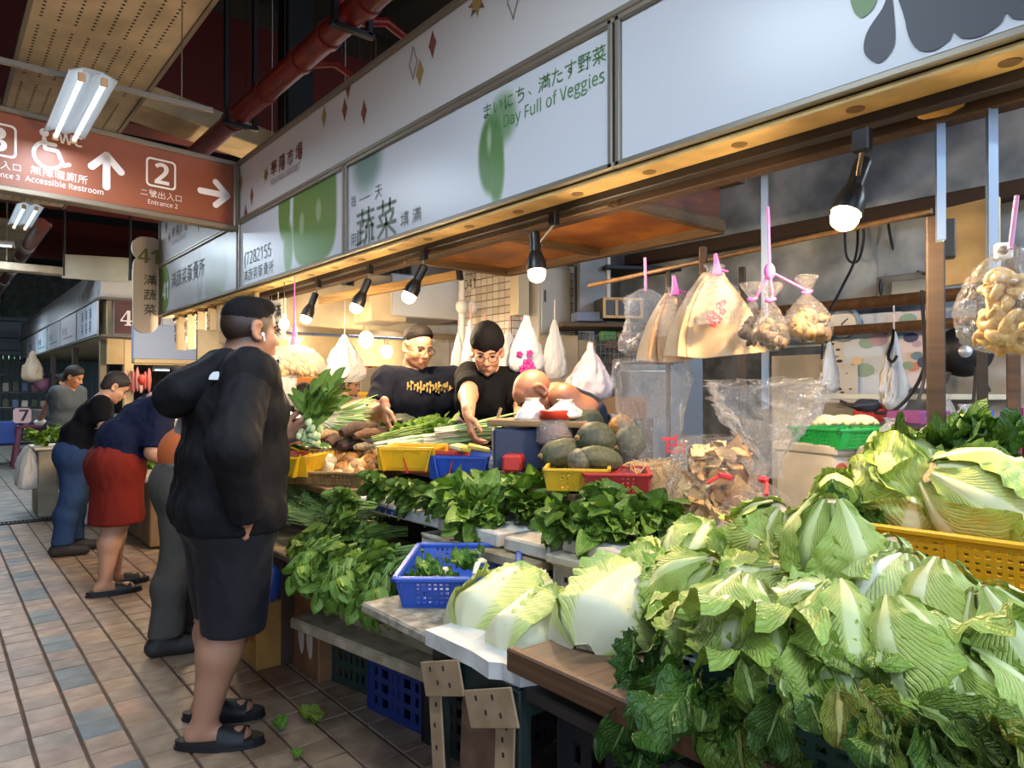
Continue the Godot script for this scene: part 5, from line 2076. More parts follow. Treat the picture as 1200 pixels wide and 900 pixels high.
func head_g(cell: float, fat := 1.0) -> G:
	var key := str(cell, fat)
	if head_cache.has(key):
		return head_cache[key]
	var b := [
		[Vector3(0,0.032,-0.014), Vector3(0.077,0.088,0.094)],[Vector3(0,-0.03,0.024), Vector3(0.064 * fat, 0.085,0.066)],[Vector3(0,-0.078,0.03), Vector3(0.05 * fat, 0.036 * fat, 0.05)],
		[Vector3(0,-0.06,-0.01), Vector3(0.06 * fat, 0.05,0.055)],[Vector3(0,0.045,0.05), Vector3(0.055,0.045,0.036)],
		[Vector3(0,0.004,0.083), Vector3(0,-0.028,0.104),0.0095,0.0125],[Vector3(-0.012,-0.034,0.092), Vector3(0.012,-0.034,0.092),0.0095,0.0095],
		[Vector3(-0.034,0.023,0.074), Vector3(0.034,0.023,0.074),0.011,0.011],[Vector3(-0.018,-0.06,0.082), Vector3(0.018,-0.06,0.082),0.0085,0.0085],[Vector3(-0.015,-0.071,0.08), Vector3(0.015,-0.071,0.08),0.009,0.009],
		[Vector3(0,-0.1,0.064), Vector3(0,-0.098,0.066),0.018,0.018],[Vector3(0,-0.08,-0.02), Vector3(0,-0.17,-0.035),0.054 * fat, 0.058 * fat],
	]
	for s in [-1.0,1.0]:
		b.append([Vector3(s * 0.036 * fat, -0.026,0.052), Vector3(0.027,0.032,0.03)])
		for k in 7:
			var a0 := -0.9 + k * 0.62
			var e0 := Vector3(s * (0.082 + 0.006 * sin(a0 * 0.5)),0.004 + 0.03 * cos(a0),-0.012 - 0.018 * sin(a0))
			var e1 := Vector3(s * (0.082 + 0.006 * sin(a0 * 0.5 + 0.3)),0.004 + 0.03 * cos(a0 + 0.62),-0.012 - 0.018 * sin(a0 + 0.62))
			b.append([e0, e1,0.0055,0.0055])
		b.append([Vector3(s * 0.077,0.002,-0.012), Vector3(0.006,0.027,0.015)])
		b.append([Vector3(s * 0.081,-0.026,-0.004), Vector3(s * 0.08,-0.03,-0.002),0.007,0.006])
	var g := sdf(b, cell, 0.012)
	head_cache[key] = g
	return g

func join(parts: Array) -> G:
	var g := G.new()
	for q in parts:
		g.add(q)
	return g
# a garment over named bones: [name, extra radius at start, at end, from, to]; cuts are [point, direction, reach]

func garment(B: Dictionary, over: Array, cell: float, k: float, fold: float, fscale: Vector3, cuts := [], extra := []) -> G:
	var bones := []
	for q in over:
		var b: Array = B[q[0]]
		var t0: float = q[3] if q.size() > 3 else 0.0
		var t1: float = q[4] if q.size() > 4 else 1.0
		bones.append([b[0].lerp(b[1], t0), b[0].lerp(b[1], t1), lerpf(b[2], b[3], t0) + q[1], lerpf(b[2], b[3], t1) + q[2]])
	bones.append_array(extra)
	return sdf(bones, cell, k, func(p: Vector3, d: float) -> float:
		if fold > 0.0:
			d += fold * (fn.get_noise_3dv(p * fscale) + 0.5 * fn.get_noise_3dv(p * fscale * 2.3 + Vector3.ONE * 9.0))
		for c in cuts:
			var o: Vector3 = p - c[0]
			var e := o.dot(c[1])
			if e > -0.03 and o.length() < c[2]:
				d = maxf(d, e)
		return d)

func face_bits(o: Node3D, t: Transform3D, hair: Color, glasses := false, brows := true) -> void:
	for s in [-1.0,1.0]:
		var g := G.new()
		g.ball(t * Vector3(s * 0.031,0.003,0.076), Vector3(0.013,0.007,0.009),10,6, t.basis)
		part(o, "eye", g, mt("221a16", 0.25), false)
		if brows:
			g = G.new()
			g.tube([t * Vector3(s * 0.014,0.024,0.088), t * Vector3(s * 0.032,0.029,0.085), t * Vector3(s * 0.05,0.022,0.072)],0.0042,6)
			part(o, "eyebrow", g, mt(hair, 0.8), false)
	var m := G.new()
	m.tube([t * Vector3(-0.022,-0.066,0.084), t * Vector3(0,-0.064,0.093), t * Vector3(0.022,-0.066,0.084)],0.0042,6)
	part(o, "lips", m, mt("8a4d42", 0.5), false)
	if glasses:
		var g := G.new()
		for s in [-1.0,1.0]:
			var ring := []
			for k in 17:
				ring.append(t * Vector3(s * 0.034 + cos(TAU * k / 16) * 0.025,0.0 + sin(TAU * k / 16) * 0.019,0.102))
			g.tube(ring, 0.0022,6, false)
			g.tube([t * Vector3(s * 0.06,0.006,0.1), t * Vector3(s * 0.083,0.012,0.0)],0.002,5)
		g.tube([t * Vector3(-0.01,0.006,0.104), t * Vector3(0.01,0.006,0.104)],0.002,5)
		part(o, "glasses", g, mt("15110f", 0.3), false)

func hair_g(t: Transform3D, cell: float, top: float, side: float, slope := 0.9, drop := 0.0, fringe := 0.0) -> G:
	var g := sdf([[Vector3(0,0.04 + top * 0.5,-0.016), Vector3(0.083 + side, 0.092 + top, 0.1 + side)],[Vector3(0,0.075 + top * 0.5,0.035), Vector3(0.062 + side, 0.045 + top * 0.7,0.045)],[Vector3(0,-0.012,-0.045), Vector3(0.07 + side * 0.5,0.075,0.062 + side)]], cell, 0.02, func(p: Vector3, d: float) -> float:
		d += 0.004 * fn.get_noise_3dv(p * Vector3(60,25,60))
		var line := slope * p.z - drop - p.y
		if fringe > 0.0 and p.z > 0.03:
			line = 0.05 - fringe - p.y + 0.012 * sin(p.x * 90.0)
		var e := line * 0.72
		return maxf(d + (0.005 + side * 0.4) * clampf(1.0 + e / 0.035,0.0,1.0), e))
	var o := G.new()
	o.add(g, t)
	return o
# skin of the whole figure as one mesh

func flesh(B: Dictionary, headt: Transform3D, cell: float, hcell: float, hands: Array, fat := 1.0, bare_feet := true) -> G:
	var bones := []
	for k in B:
		if (k.begins_with("fo") or k.begins_with("to")) and not bare_feet:
			continue
		bones.append(B[k])
	var g := sdf(bones, cell, 0.04)
	g.norm()
	g.add(head_g(hcell, fat), headt)
	for h in hands:
		g.add(h)
	return g

func skin_mat(col: String) -> StandardMaterial3D:
	return mt(col, 0.5,0.0, {"sss": 0.08, "vc": true})

func figure(label: String, p: Vector3, yaw: float) -> Node3D:
	var o := thing("person", label, "person", p)
	o.rotation.y = yaw
	return o

func slipper(o: Node3D, an: Vector3, f: Vector3, m: Material, slide := true) -> void:
	var b := aim(f)
	var c := Vector3(an.x, 0, an.z) + f * 0.055
	var sole := G.new()
	var pl := PackedVector2Array()
	for k in 20:
		var a := TAU * k / 20
		pl.append(Vector2(cos(a) * (0.054 + 0.008 * sin(a)), sin(a) * 0.165))
	sole.prism(pl, 0.03, Transform3D(Basis(b.x, b.z, b.y), c + Vector3(0,0.02,0)))
	sole.prism(pl.duplicate(),0.012, Transform3D(Basis(b.x * 1.06, b.z * 1.03, b.y), c + Vector3(0,0.008,0)))
	var s := part(o, "sandal", sole, m, false)
	if slide:
		var g := G.new()
		g.sheet(14,5, func(u: float, v: float) -> Vector3:
			var a := PI * (u * 1.1 - 0.05)
			var r := 0.054 + 0.004 * sin(v * PI)
			return c + b.x * cos(a) * r + Vector3.UP * (0.028 + sin(a) * (0.052 - 0.012 * v)) + b.z * (0.0 + 0.1 * v))
		g.sheet(14,5, func(u: float, v: float) -> Vector3:
			var a := PI * (1.0 - (u * 1.1 - 0.05))
			var r := 0.048 + 0.004 * sin(v * PI)
			return c + b.x * cos(a) * r + Vector3.UP * (0.026 + sin(a) * (0.047 - 0.012 * v)) + b.z * (0.0 + 0.1 * v))
		part(s, "strap", g, m, false)

func shoe(o: Node3D, an: Vector3, f: Vector3, m: Material) -> void:
	var g := sdf([[Vector3(an.x, 0.05, an.z) - f * 0.05, Vector3(an.x, 0.04, an.z) + f * 0.16,0.05,0.04],[Vector3(an.x, 0.09, an.z) - f * 0.02, Vector3(an.x, 0.05, an.z) + f * 0.08,0.052,0.042]],0.01,0.02, func(p: Vector3, d: float) -> float: return maxf(d, 0.002 - p.y))
	part(o, "shoe", g, m, false)

func people() -> void:
	man_in_jacket()
	shoppers()
	vendors()
	passers()

func man_in_jacket() -> void:
	var pos := V(0.885,0,2.82)
	var yaw := 1.5
	var o := figure("large man in a black hooded jacket and dark shorts holding a bunch of greens", pos, yaw)
	var inv := Transform3D(Basis(Vector3.UP, yaw), pos).affine_inverse()
	var J := pose(1.75,0.09,1.14,0.115,0.02)
	J.head = inv * far(293,390,2.77)
	J.neck = J.head + Vector3(0,-0.15,-0.05)
	J.anR = inv * far(240,862,2.72) * Vector3(1,0,1) + Vector3(0,0.1,0)
	J.anL = inv * far(246,838,2.95) * Vector3(1,0,1) + Vector3(0,0.1,0)
	J.knR = (J.hipR + J.anR) / 2 + Vector3(-0.01,0.0,0.05)
	J.knL = (J.hipL + J.anL) / 2 + Vector3(0.01,0.0,0.04)
	var f := (inv.basis * (cam_basis * Vector3(1,0,-0.12)) * Vector3(1,0,1)).normalized()
	J.toeL = f
	J.toeR = f
	J.wrL = inv * far(333,514,3.02)
	J.elL = elbow(J.shL, J.wrL, Vector3(0.5,-1,-0.1),0.32,0.29)
	J.wrR = inv * far(289,608,2.5)
	J.elR = elbow(J.shR, J.wrR, Vector3(-1.0,-0.1,-0.7),0.31,0.28)
	var B := skeleton(J, 1.24)
	for k in ["faL", "faR", "uaL", "uaR"]:
		B[k][2] *= 0.92
		B[k][3] *= 0.9
	for k in ["caL", "caR", "cbL", "cbR"]:
		B[k][2] *= 1.1
		B[k][3] *= 1.06
	B.neck[2] = 0.08
	B.neck[3] = 0.07
	B.chest[2] = 0.145
	B.chest[3] = 0.145
	B.waist[2] = 0.155
	B.waist[3] = 0.155
	var ht := Transform3D(Basis(Vector3.UP, 0.2) * Basis(Vector3.RIGHT, 0.02), J.head).scaled_local(Vector3.ONE * 1.06)
	# the hand that holds the bunch: fingers curl round it, palm up and away
	var hd: Vector3 = inv.basis * (ray(372,497) - ray(338,516)).normalized()
	var hL := hand(J.wrL + hd * 0.01, hd, inv.basis * (cam_basis * Vector3(0.25,0.6,-0.75)), inv.basis * (cam_basis * Vector3(-0.3,0.9,0.4)),1.0,1.08)
	var hR := hand(J.wrR, Vector3(1.0,-0.3,0.1), Vector3(0.3,-0.3,-1), Vector3(0,0,1),0.3,1.0)
	var g := flesh(B, ht, 0.012,0.0035,[hL, hR],1.16)
	# short hair shaved up the sides: the scalp darkens upwards
	var hi := ht.affine_inverse()
	g.colored = true
	for k in g.v.size():
		var p: Vector3 = hi * g.v[k]
		if p.y > -0.07 and p.length() < 0.17 and p.z < 0.075:
			var top := smoothstep(-0.075,0.0, p.y - p.z * 0.25)
			if absf(p.x) > 0.081 and absf(p.z + 0.012) < 0.035 and absf(p.y) < 0.042:
				top = 0.0
			g.c[k] = Color(1,1,1).lerp(Color(0.02,0.02,0.024), clampf(top * smoothstep(0.05,0.02, p.z - p.y * 0.5) * 0.94,0,1))
	part(o, "body", g, skin_mat("b07f62"), false)
	face_bits(o, ht, Color("1a1614"))
	var hg := sdf([[Vector3(0,0.045,-0.012), Vector3(0.083,0.09,0.1)],[Vector3(0,0.092,0.045), Vector3(0.066,0.04,0.056)]],0.004,0.02, func(p: Vector3, d: float) -> float:
		d += 0.0025 * fn.get_noise_3dv(p * Vector3(110,45,110))
		var e := (0.012 + 0.75 * maxf(p.z, 0.0) - p.y) * 0.8
		return maxf(d + 0.012 * clampf(1.0 + e / 0.07,0.0,1.0), e))
	var hh := G.new()
	hh.add(hg, ht)
	part(o, "hair", hh, mt("0f0e10", 0.8,0.0, {"spec": 0.3}), false)
	g = G.new()
	g.ball(ht * Vector3(-0.087,-0.01,0.006), Vector3(0.006,0.009,0.007),8,6)
	g.tube([ht * Vector3(-0.089,-0.012,0.008), ht * Vector3(-0.088,-0.034,0.012)],0.0032,6)
	part(o, "white_earbud", g, mt("f0efec", 0.3), false)
	var cloth := mt("1a191b", 0.75,0.0, {"spec": 0.3, "tex": [noisy(60,22.0, Color(0.82,0.82,0.82), Color.WHITE, 3),5.0]})
	# jacket
	var hem: Vector3 = J.pel + Vector3(0,-0.1,0)
	var jk := garment(B, [["chest", 0.03,0.03],["waist", 0.035,0.035],["pelvis", 0.055,0.055],["shoulders", 0.024,0.024],["trap", 0.01,-0.02,0.0,0.6],["uaL", 0.012,-0.01,0.0,0.3],["uaR", 0.012,-0.01,0.0,0.3]],0.0115,0.06,0.013, Vector3(8,5,8),
		[[hem, Vector3.DOWN, 0.36]],[[J.wst + Vector3(0,0.02,0.06), J.pel + Vector3(0,0.05,0.05),0.15,0.15]])
	var jacket := part(o, "jacket", jk, cloth, false)
	for q in ["L", "R"]:
		var sl := garment(B, [["ua" + q, 0.026,0.034],["fa" + q, 0.034,0.026,0.0,0.96]],0.01,0.05,0.007, Vector3(16,9,16),[[J["wr" + q], Vector3(J["wr" + q] - J["el" + q]).normalized(),0.08]])
		part(jacket, "sleeve", sl, cloth, false)
	# hood lying on the shoulders and the stand-up collar
	var hb: Vector3 = J.neck + Vector3(0,0.025,0.03)
	var hood := sdf([
		[hb + Vector3(0.07,0.0,-0.07), hb + Vector3(0.05,-0.1,-0.22),0.055,0.07],[hb + Vector3(-0.07,0.0,-0.07), hb + Vector3(-0.05,-0.1,-0.22),0.055,0.07],[hb + Vector3(0,-0.02,-0.1), hb + Vector3(0,-0.13,-0.25),0.06,0.075],
		[hb + Vector3(0.1,-0.035,0.0), hb + Vector3(0.08,0.005,-0.09),0.034,0.045],[hb + Vector3(-0.1,-0.035,0.0), hb + Vector3(-0.08,0.005,-0.09),0.034,0.045],
		[hb + Vector3(0.1,-0.035,0.0), hb + Vector3(0.045,-0.06,0.1),0.032,0.022],[hb + Vector3(-0.1,-0.035,0.0), hb + Vector3(-0.045,-0.06,0.1),0.032,0.022]],0.009,0.04, func(p: Vector3, d: float) -> float: return d + 0.007 * fn.get_noise_3dv(p * Vector3(14,14,8)))
	part(jacket, "hood", hood, cloth, false)
	g = G.new()
	for s in [-1.0,1.0]:
		g.bar(hb + Vector3(s * 0.035,-0.05,0.095), hb + Vector3(s * 0.028,0.02,0.115),0.05,0.014, Vector3.BACK, 0.005)
	part(jacket, "collar", g, cloth, false)
	g = G.new()
	g.tube([hb + Vector3(-0.085,0.0,0.0), hb + Vector3(-0.06,-0.008,0.06), hb + Vector3(0,-0.02,0.09), hb + Vector3(0.07,-0.008,0.05)],0.014,8)
	part(o, "red_collar", g, mt("a3261f", 0.7), false)
	g = G.new()
	var lt := Transform3D(Basis(aim(Vector3(-0.62,0.15,-0.78))), J.shR + Vector3(0.02,-0.005,-0.112))
	g.prism(PackedVector2Array([Vector2(-0.022,-0.014), Vector2(0.022,-0.014), Vector2(0.022,0.0), Vector2(0.012,0.016), Vector2(-0.006,0.014), Vector2(-0.018,0.002)]),0.03, lt)
	part(jacket, "white_emblem", g, mt("e6e6e6", 0.5), false)
	# shorts
	var sh := garment(B, [["pelvis", 0.035,0.035],["thL", 0.045,0.05,0.0,1.25],["thR", 0.045,0.05,0.0,1.25]],0.0115,0.05,0.008, Vector3(11,3,11),
		[[J.knL + Vector3(0,-0.06,0), Vector3.DOWN, 0.16],[J.knR + Vector3(0,-0.06,0), Vector3.DOWN, 0.16]])
	part(o, "shorts", sh, mt("12131a", 0.75,0.0, {"rim": 0.2}), false)
	var black := mt("141416", 0.55)
	slipper(o, J.anR, f, black)
	slipper(o, J.anL, f, black)

func dress(o: Node3D, B: Dictionary, J: Dictionary, top: Color, sleeve: float, hem: float, fold := 0.009, cell := 0.014, waist := 0.02) -> MeshInstance3D:
	var cuts := [[J.pel + Vector3(0, hem, 0), Vector3.DOWN, 0.3]]
	var over := [["chest", 0.02,0.02],["waist", waist, waist],["pelvis", 0.022,0.022],["shoulders", 0.014,0.014],["trap", 0.006,-0.03,0.0,0.45]]
	for q in ["L", "R"]:
		if sleeve > 0.0:
			over.append(["ua" + q, 0.018,0.026,0.0, minf(sleeve, 1.0)])
			var d: Vector3 = (J["el" + q] - J["sh" + q]).normalized()
			if sleeve < 1.0:
				cuts.append([J["sh" + q].lerp(J["el" + q], sleeve), d, 0.1])
		if sleeve >= 1.0:
			over.append(["fa" + q, 0.02,0.02,0.0,0.9])
	var g := garment(B, over, cell, 0.045, fold, Vector3(9,6,9), cuts)
	return part(o, "shirt" if sleeve > 0.0 else "tank_top", g, mt(top, 0.9,0.0, {"spec": 0.25}), false)

func trousers(o: Node3D, B: Dictionary, J: Dictionary, col: Color, called: String, len: float, loose: float, flare := 0.0, cell := 0.014) -> void:
	var over := [["pelvis", 0.02 + loose * 0.4,0.02 + loose * 0.4]]
	var cuts := []
	for q in ["L", "R"]:
		over.append(["th" + q, loose, loose + flare * 0.5,0.0, minf(len, 1.0) if len <= 1.0 else 1.0])
		if len > 1.0:
			over.append(["ca" + q, loose + flare * 0.5, loose + flare])
			over.append(["cb" + q, loose, loose + 0.02 + flare, 0.0, len - 1.0])
			cuts.append([B["cb" + q][0].lerp(B["cb" + q][1], len - 1.0), Vector3.DOWN, 0.16])
		else:
			cuts.append([J["hip" + q].lerp(J["kn" + q], len), Vector3.DOWN, 0.36])
	part(o, called, garment(B, over, cell, 0.05,0.008, Vector3(11,4,11), cuts), mt(col, 0.9,0.0, {"spec": 0.25}), false)

func shoppers() -> void:
	# the grey shopper, mostly behind the man in the jacket
	var yaw := 1.35
	var pos := V(1.02,0,4.05)
	var o := figure("shopper in grey shirt and grey trousers mostly hidden behind the man in the black jacket", pos, yaw)
	var J := pose(1.66,0.42,1.0,0.1,0.03)
	J.wrL = J.shL + Vector3(0,-0.3,0.36)
	J.wrR = J.shR + Vector3(0,-0.34,0.3)
	J.elL = elbow(J.shL, J.wrL, Vector3(0.4,-1,-0.4))
	J.elR = elbow(J.shR, J.wrR, Vector3(-0.4,-1,-0.4))
	var B := skeleton(J, 1.05)
	var ht := Transform3D(Basis(Vector3.RIGHT, 0.7), J.head)
	part(o, "body", flesh(B, ht, 0.015,0.006,[],1.0, false), skin_mat("a9775c"), false)
	part(o, "hair", hair_g(ht, 0.007,0.015,0.01), mt("1c1715", 0.7), false)
	dress(o, B, J, Color("6b625b"),0.95,-0.02)
	var g := G.new()
	g.add(garment(B, [["waist", 0.028,0.028]],0.014,0.03,0.0, Vector3.ONE, [[J.wst + Vector3(-0.02,0,0), Vector3.RIGHT, 0.3],[J.wst + Vector3(0,0.13,0), Vector3.UP, 0.3]]))
	part(o, "orange_side_panel", g, mt("c0602a", 0.8), false)
	trousers(o, B, J, Color("4a4741"), "trousers", 1.93,0.016,0.012)
	for q in ["L", "R"]:
		shoe(o, J["an" + q], Vector3(0,0,1), mt("2a2826", 0.6))
	# the woman bending in navy top and rust culottes
	yaw = 1.5
	pos = V(0.98,0,5.5)
	o = figure("woman in navy top and rust red culottes bending over the stall in black slippers", pos, yaw)
	J = pose(1.62,0.62,1.2,0.12,0.04)
	var inv := Transform3D(Basis(Vector3.UP, yaw), pos).affine_inverse()
	J.wrL = J.shL + Vector3(0,-0.36,0.3)
	J.wrR = J.shR + Vector3(0,-0.46,0.16)
	J.elL = elbow(J.shL, J.wrL, Vector3(0.4,-0.3,-1))
	J.elR = elbow(J.shR, J.wrR, Vector3(-0.4,-0.3,-1))
	B = skeleton(J, 1.3)
	for k in ["caL", "caR", "cbL", "cbR"]:
		B[k][2] *= 0.9
		B[k][3] *= 0.86
	ht = Transform3D(Basis(Vector3.RIGHT, 0.95), J.head + Vector3(0,-0.01,0.02))
	part(o, "body", flesh(B, ht, 0.014,0.006,[],1.05), skin_mat("b98a6c"), false)
	face_bits(o, ht, Color("1d1816"))
	part(o, "hair", hair_g(ht, 0.006,0.012,0.008), mt("241a17", 0.7), false)
	g = G.new()
	g.ball(ht * Vector3(0,0.07,-0.125), Vector3(0.045,0.04,0.05),12,8)
	part(o, "hair_bun", g, mt("241a17", 0.7), false)
	g = G.new()
	var ring := []
	for k in 15:
		ring.append(ht * (Vector3(0,0.062,-0.1) + Vector3(cos(TAU * k / 14) * 0.036, sin(TAU * k / 14) * 0.036,0.0)))
	g.tube(ring, 0.014,8, false)
	part(o, "teal_scrunchie", g, mt("7fb8ae", 0.8), false)
	dress(o, B, J, Color("171c33"),0.92,0.0,0.012,0.012,0.035)
	trousers(o, B, J, Color("6e2219"), "culottes", 1.0,0.04,0.1,0.012)
	g = G.new()
	g.tube([J.shL + Vector3(0.02,0.09,-0.03), J.chest + Vector3(0.02,0.13,-0.09), J.wst + Vector3(-0.1,0.06,-0.13), J.pel + Vector3(-0.17,0.06,-0.05)],0.01,6)
	part(o, "bag_strap", g, mt("3c2c24", 0.6), false)
	for q in ["L", "R"]:
		slipper(o, J["an" + q], Vector3(0.0,0,1), mt("141314", 0.5))
	# the woman in black with jeans
	pos = V(0.92,0,6.95)
	yaw = 1.45
	o = figure("woman in black short sleeved top and blue jeans reaching into the produce trays", pos, yaw)
	J = pose(1.58,0.5,1.0,0.1,0.04)
	J.wrL = J.shL + Vector3(-0.05,-0.4,0.3)
	J.wrR = J.shR + Vector3(0,-0.42,0.22)
	J.elL = elbow(J.shL, J.wrL, Vector3(0.4,-0.4,-1))
	J.elR = elbow(J.shR, J.wrR, Vector3(-0.9,-0.3,-0.6))
	B = skeleton(J, 1.1)
	ht = Transform3D(Basis(Vector3.RIGHT, 0.6), J.head)
	part(o, "body", flesh(B, ht, 0.015,0.007,[],1.05, false), skin_mat("c09072"), false)
	face_bits(o, ht, Color("1d1816"))
	part(o, "hair", hair_g(ht, 0.007,0.012,0.008), mt("2b211e", 0.7), false)
	dress(o, B, J, Color("101012"),0.55,-0.1)
	trousers(o, B, J, Color("2c3f5e"), "jeans", 1.93,0.014,0.01)
	for q in ["L", "R"]:
		shoe(o, J["an" + q], Vector3(0,0,1), mt("2b2622", 0.7))
	# the man in the grey polo with a cotton glove
	pos = V(1.22,0,10.2)
	yaw = 0.75
	o = figure("man in grey polo shirt with a white work glove at the far tray", pos, yaw)
	J = pose(1.66,0.25,1.05)
	inv = Transform3D(Basis(Vector3.UP, yaw), pos).affine_inverse()
	J.wrR = inv * far(46,493,9.2)
	J.elR = elbow(J.shR, J.wrR, Vector3(-1,-0.3,-0.4))
	J.wrL = J.shL + Vector3(-0.1,-0.4,0.25)
	J.elL = elbow(J.shL, J.wrL, Vector3(0.6,-0.4,-0.6))
	B = skeleton(J, 1.05)
	ht = Transform3D(Basis(Vector3.UP, 0.3) * Basis(Vector3.RIGHT, 0.4), J.head)
	part(o, "body", flesh(B, ht, 0.016,0.007,[],1.0, false), skin_mat("a87452"), false)
	face_bits(o, ht, Color("17120f"))
	part(o, "hair", hair_g(ht, 0.007,0.016,0.01), mt("15110f", 0.7), false)
	dress(o, B, J, Color("4c545c"),0.75,-0.06,0.009,0.016)
	trousers(o, B, J, Color("23262b"), "trousers", 1.95,0.016,0.01,0.018)
	g = G.new()
	g.ball(J.wrR + Vector3(-0.02,-0.02,0.03), Vector3(0.06,0.04,0.08),10,8)
	part(o, "white_glove", g, mt("d9d6d0", 0.9), false)
	# dark haired shopper behind him
	pos = far(70,436,11.3) * Vector3(1,0,1)
	o = figure("shopper with dark hair in a bun half hidden behind the man in the grey polo", pos, 0.9)
	J = pose(1.6,0.1)
	B = skeleton(J, 1.0)
	ht = Transform3D(Basis(Vector3.RIGHT, 0.3), J.head)
	part(o, "body", flesh(B, ht, 0.02,0.009,[],1.0, false), skin_mat("b58a6c"), false)
	part(o, "hair", hair_g(ht, 0.009,0.02,0.012), mt("17130f", 0.7), false)
	g = G.new()
	g.ball(ht * Vector3(0,0.06,-0.13), Vector3(0.05,0.05,0.05),10,8)
	part(o, "hair_bun", g, mt("17130f", 0.7), false)
	dress(o, B, J, Color("3d4636"),0.6,-0.06,0.008,0.02)
	trousers(o, B, J, Color("22242a"), "trousers", 1.93,0.014,0.01,0.022)

func vendors() -> void:
	# stallholder in the printed shirt
	var pos := V(2.42,0,3.88)
	var yaw := -0.25
	var o := figure("stallholder in navy tee with gold print and glasses standing by the counter", pos, yaw)
	var inv := Transform3D(Basis(Vector3.UP, yaw), pos).affine_inverse()
	var J := pose(1.76,0.1,1.28)
	J.head = inv * far(490,408,4.45)
	J.neck = J.head + Vector3(0,-0.15,-0.06)
	J.wrR = inv * far(451,476,3.96)
	J.elR = elbow(J.shR, J.wrR, Vector3(-0.5,-1,0))
	J.wrL = inv * far(532,472,4.92)
	J.elL = elbow(J.shL, J.wrL, Vector3(0.5,-1,0))
	var B := skeleton(J, 1.22)
	for k in ["uaL", "uaR", "faL", "faR"]:
		B[k][2] *= 0.92
		B[k][3] *= 0.92
	var ht := Transform3D(Basis(Vector3.UP, 0.25) * Basis(Vector3.RIGHT, 0.28), J.head).scaled_local(Vector3.ONE * 1.04)
	var hands := [hand(J.wrR, Vector3(0.1,-1,0.1), Vector3(1,0,0), Vector3(0,0,1),0.5), hand(J.wrL, (J.wrL - J.elL), Vector3(0,-1,0), Vector3(-1,0,0.3),0.4)]
	part(o, "body", flesh(B, ht, 0.013,0.005, hands, 1.14, false), skin_mat("b98363"), false)
	face_bits(o, ht, Color("15110f"), true)
	part(o, "hair", hair_g(ht, 0.0055,0.012,0.004,0.7,-0.045), mt("120f0e", 0.8,0.0, {"spec": 0.3}), false)
	var shirt := dress(o, B, J, Color("10131e"),0.72,-0.12,0.011,0.012,0.035)
	# gold lettering print across the chest
	var g := G.new()
	var x := -0.135
	var k := 0
	while x < 0.14:
		var h := 0.05 + 0.02 * sin(k * 2.1)
		var c: Vector3 = J.chest + Vector3(x, 0.085 - 0.03 * x, 0.0)
		var z := 0.155 - 1.3 * x * x
		g.bar(c + Vector3(0,-h * 0.5, z), c + Vector3(0.006, h * 0.6, z - 0.012),0.009,0.012, Vector3.BACK)
		g.bar(c + Vector3(0, h * 0.3 * sin(k * 1.3), z), c + Vector3(0.018, h * 0.3 * sin(k * 1.3) + 0.012, z),0.009,0.012, Vector3.BACK)
		x += 0.0195
		k += 1
	part(shirt, "gold_print", g, mt("9c8447", 0.6), false)
	trousers(o, B, J, Color("1c1d22"), "trousers", 1.93,0.016,0.0,0.02)
	# purple glove on the far hand
	g = G.new()
	g.ball(J.wrL + (J.wrL - J.elL).normalized() * 0.06, Vector3(0.05,0.04,0.07),10,8)
	part(o, "purple_glove", g, mt("3d3766", 0.6), false)
	for q in ["L", "R"]:
		shoe(o, J["an" + q], Vector3(0,0,1), mt("1b1a1a", 0.6))
	# stallholder in plain black leaning forward
	pos = V(2.66,0,3.3)
	yaw = -0.45
	o = figure("stallholder in plain black tee and glasses leaning forward over the counter", pos, yaw)
	inv = Transform3D(Basis(Vector3.UP, yaw), pos).affine_inverse()
	J = pose(1.74,0.3,1.14)
	J.head = inv * far(571,413,3.94)
	J.neck = J.head + Vector3(0.02,-0.12,-0.1)
	J.shL = inv * far(606,447,4.02)
	J.shR = inv * far(551,441,4.05)
	J.chest = (J.shL + J.shR) / 2 + Vector3(0,-0.13,-0.03)
	J.wst = J.chest.lerp(J.pel, 0.55)
	J.wrR = inv * far(549,486,3.47)
	J.elR = elbow(J.shR, J.wrR, Vector3(-0.5,-1,-0.2))
	J.wrL = inv * far(612,500,3.52)
	J.elL = elbow(J.shL, J.wrL, Vector3(0.4,-1,-0.2))
	B = skeleton(J, 1.08)
	ht = Transform3D(Basis(Vector3.UP, -0.25) * Basis(Vector3.RIGHT, 0.42), J.head)
	hands = [hand(J.wrR, Vector3(0.1,-1,0.25), Vector3(1,0,0), Vector3(0,0,1),0.7), hand(J.wrL, Vector3(-0.1,-1,0.25), Vector3(-1,0,0), Vector3(0,0,1),0.6)]
	part(o, "body", flesh(B, ht, 0.013,0.005, hands, 1.04, false), skin_mat("c08b6c"), false)
	face_bits(o, ht, Color("15110f"), true)
	part(o, "hair", hair_g(ht, 0.0055,0.03,0.014,0.75,-0.02,0.02), mt("0f0d0d", 0.8,0.0, {"spec": 0.3}), false)
	dress(o, B, J, Color("121213"),0.7,-0.1,0.012,0.012,0.03)
	trousers(o, B, J, Color("1c1d22"), "trousers", 1.93,0.014,0.0,0.02)
	g = G.new()
	g.bar(J.chest + Vector3(-0.1,0.1,0.1), J.wst + Vector3(0.1,-0.02,0.16),0.03,0.012, Vector3.BACK)
	part(o, "bag_strap", g, mt("1e2019", 0.7), false)
	for q in ["L", "R"]:
		shoe(o, J["an" + q], Vector3(0,0,1), mt("1b1a1a", 0.6))
	# bald elderly man bending
	pos = V(2.78,0,2.48)
	yaw = -1.9
	o = figure("bald elderly man in a navy tank top bending low over his work", pos, yaw)
	inv = Transform3D(Basis(Vector3.UP, yaw), pos).affine_inverse()
	J = pose(1.6,0.9,1.0)
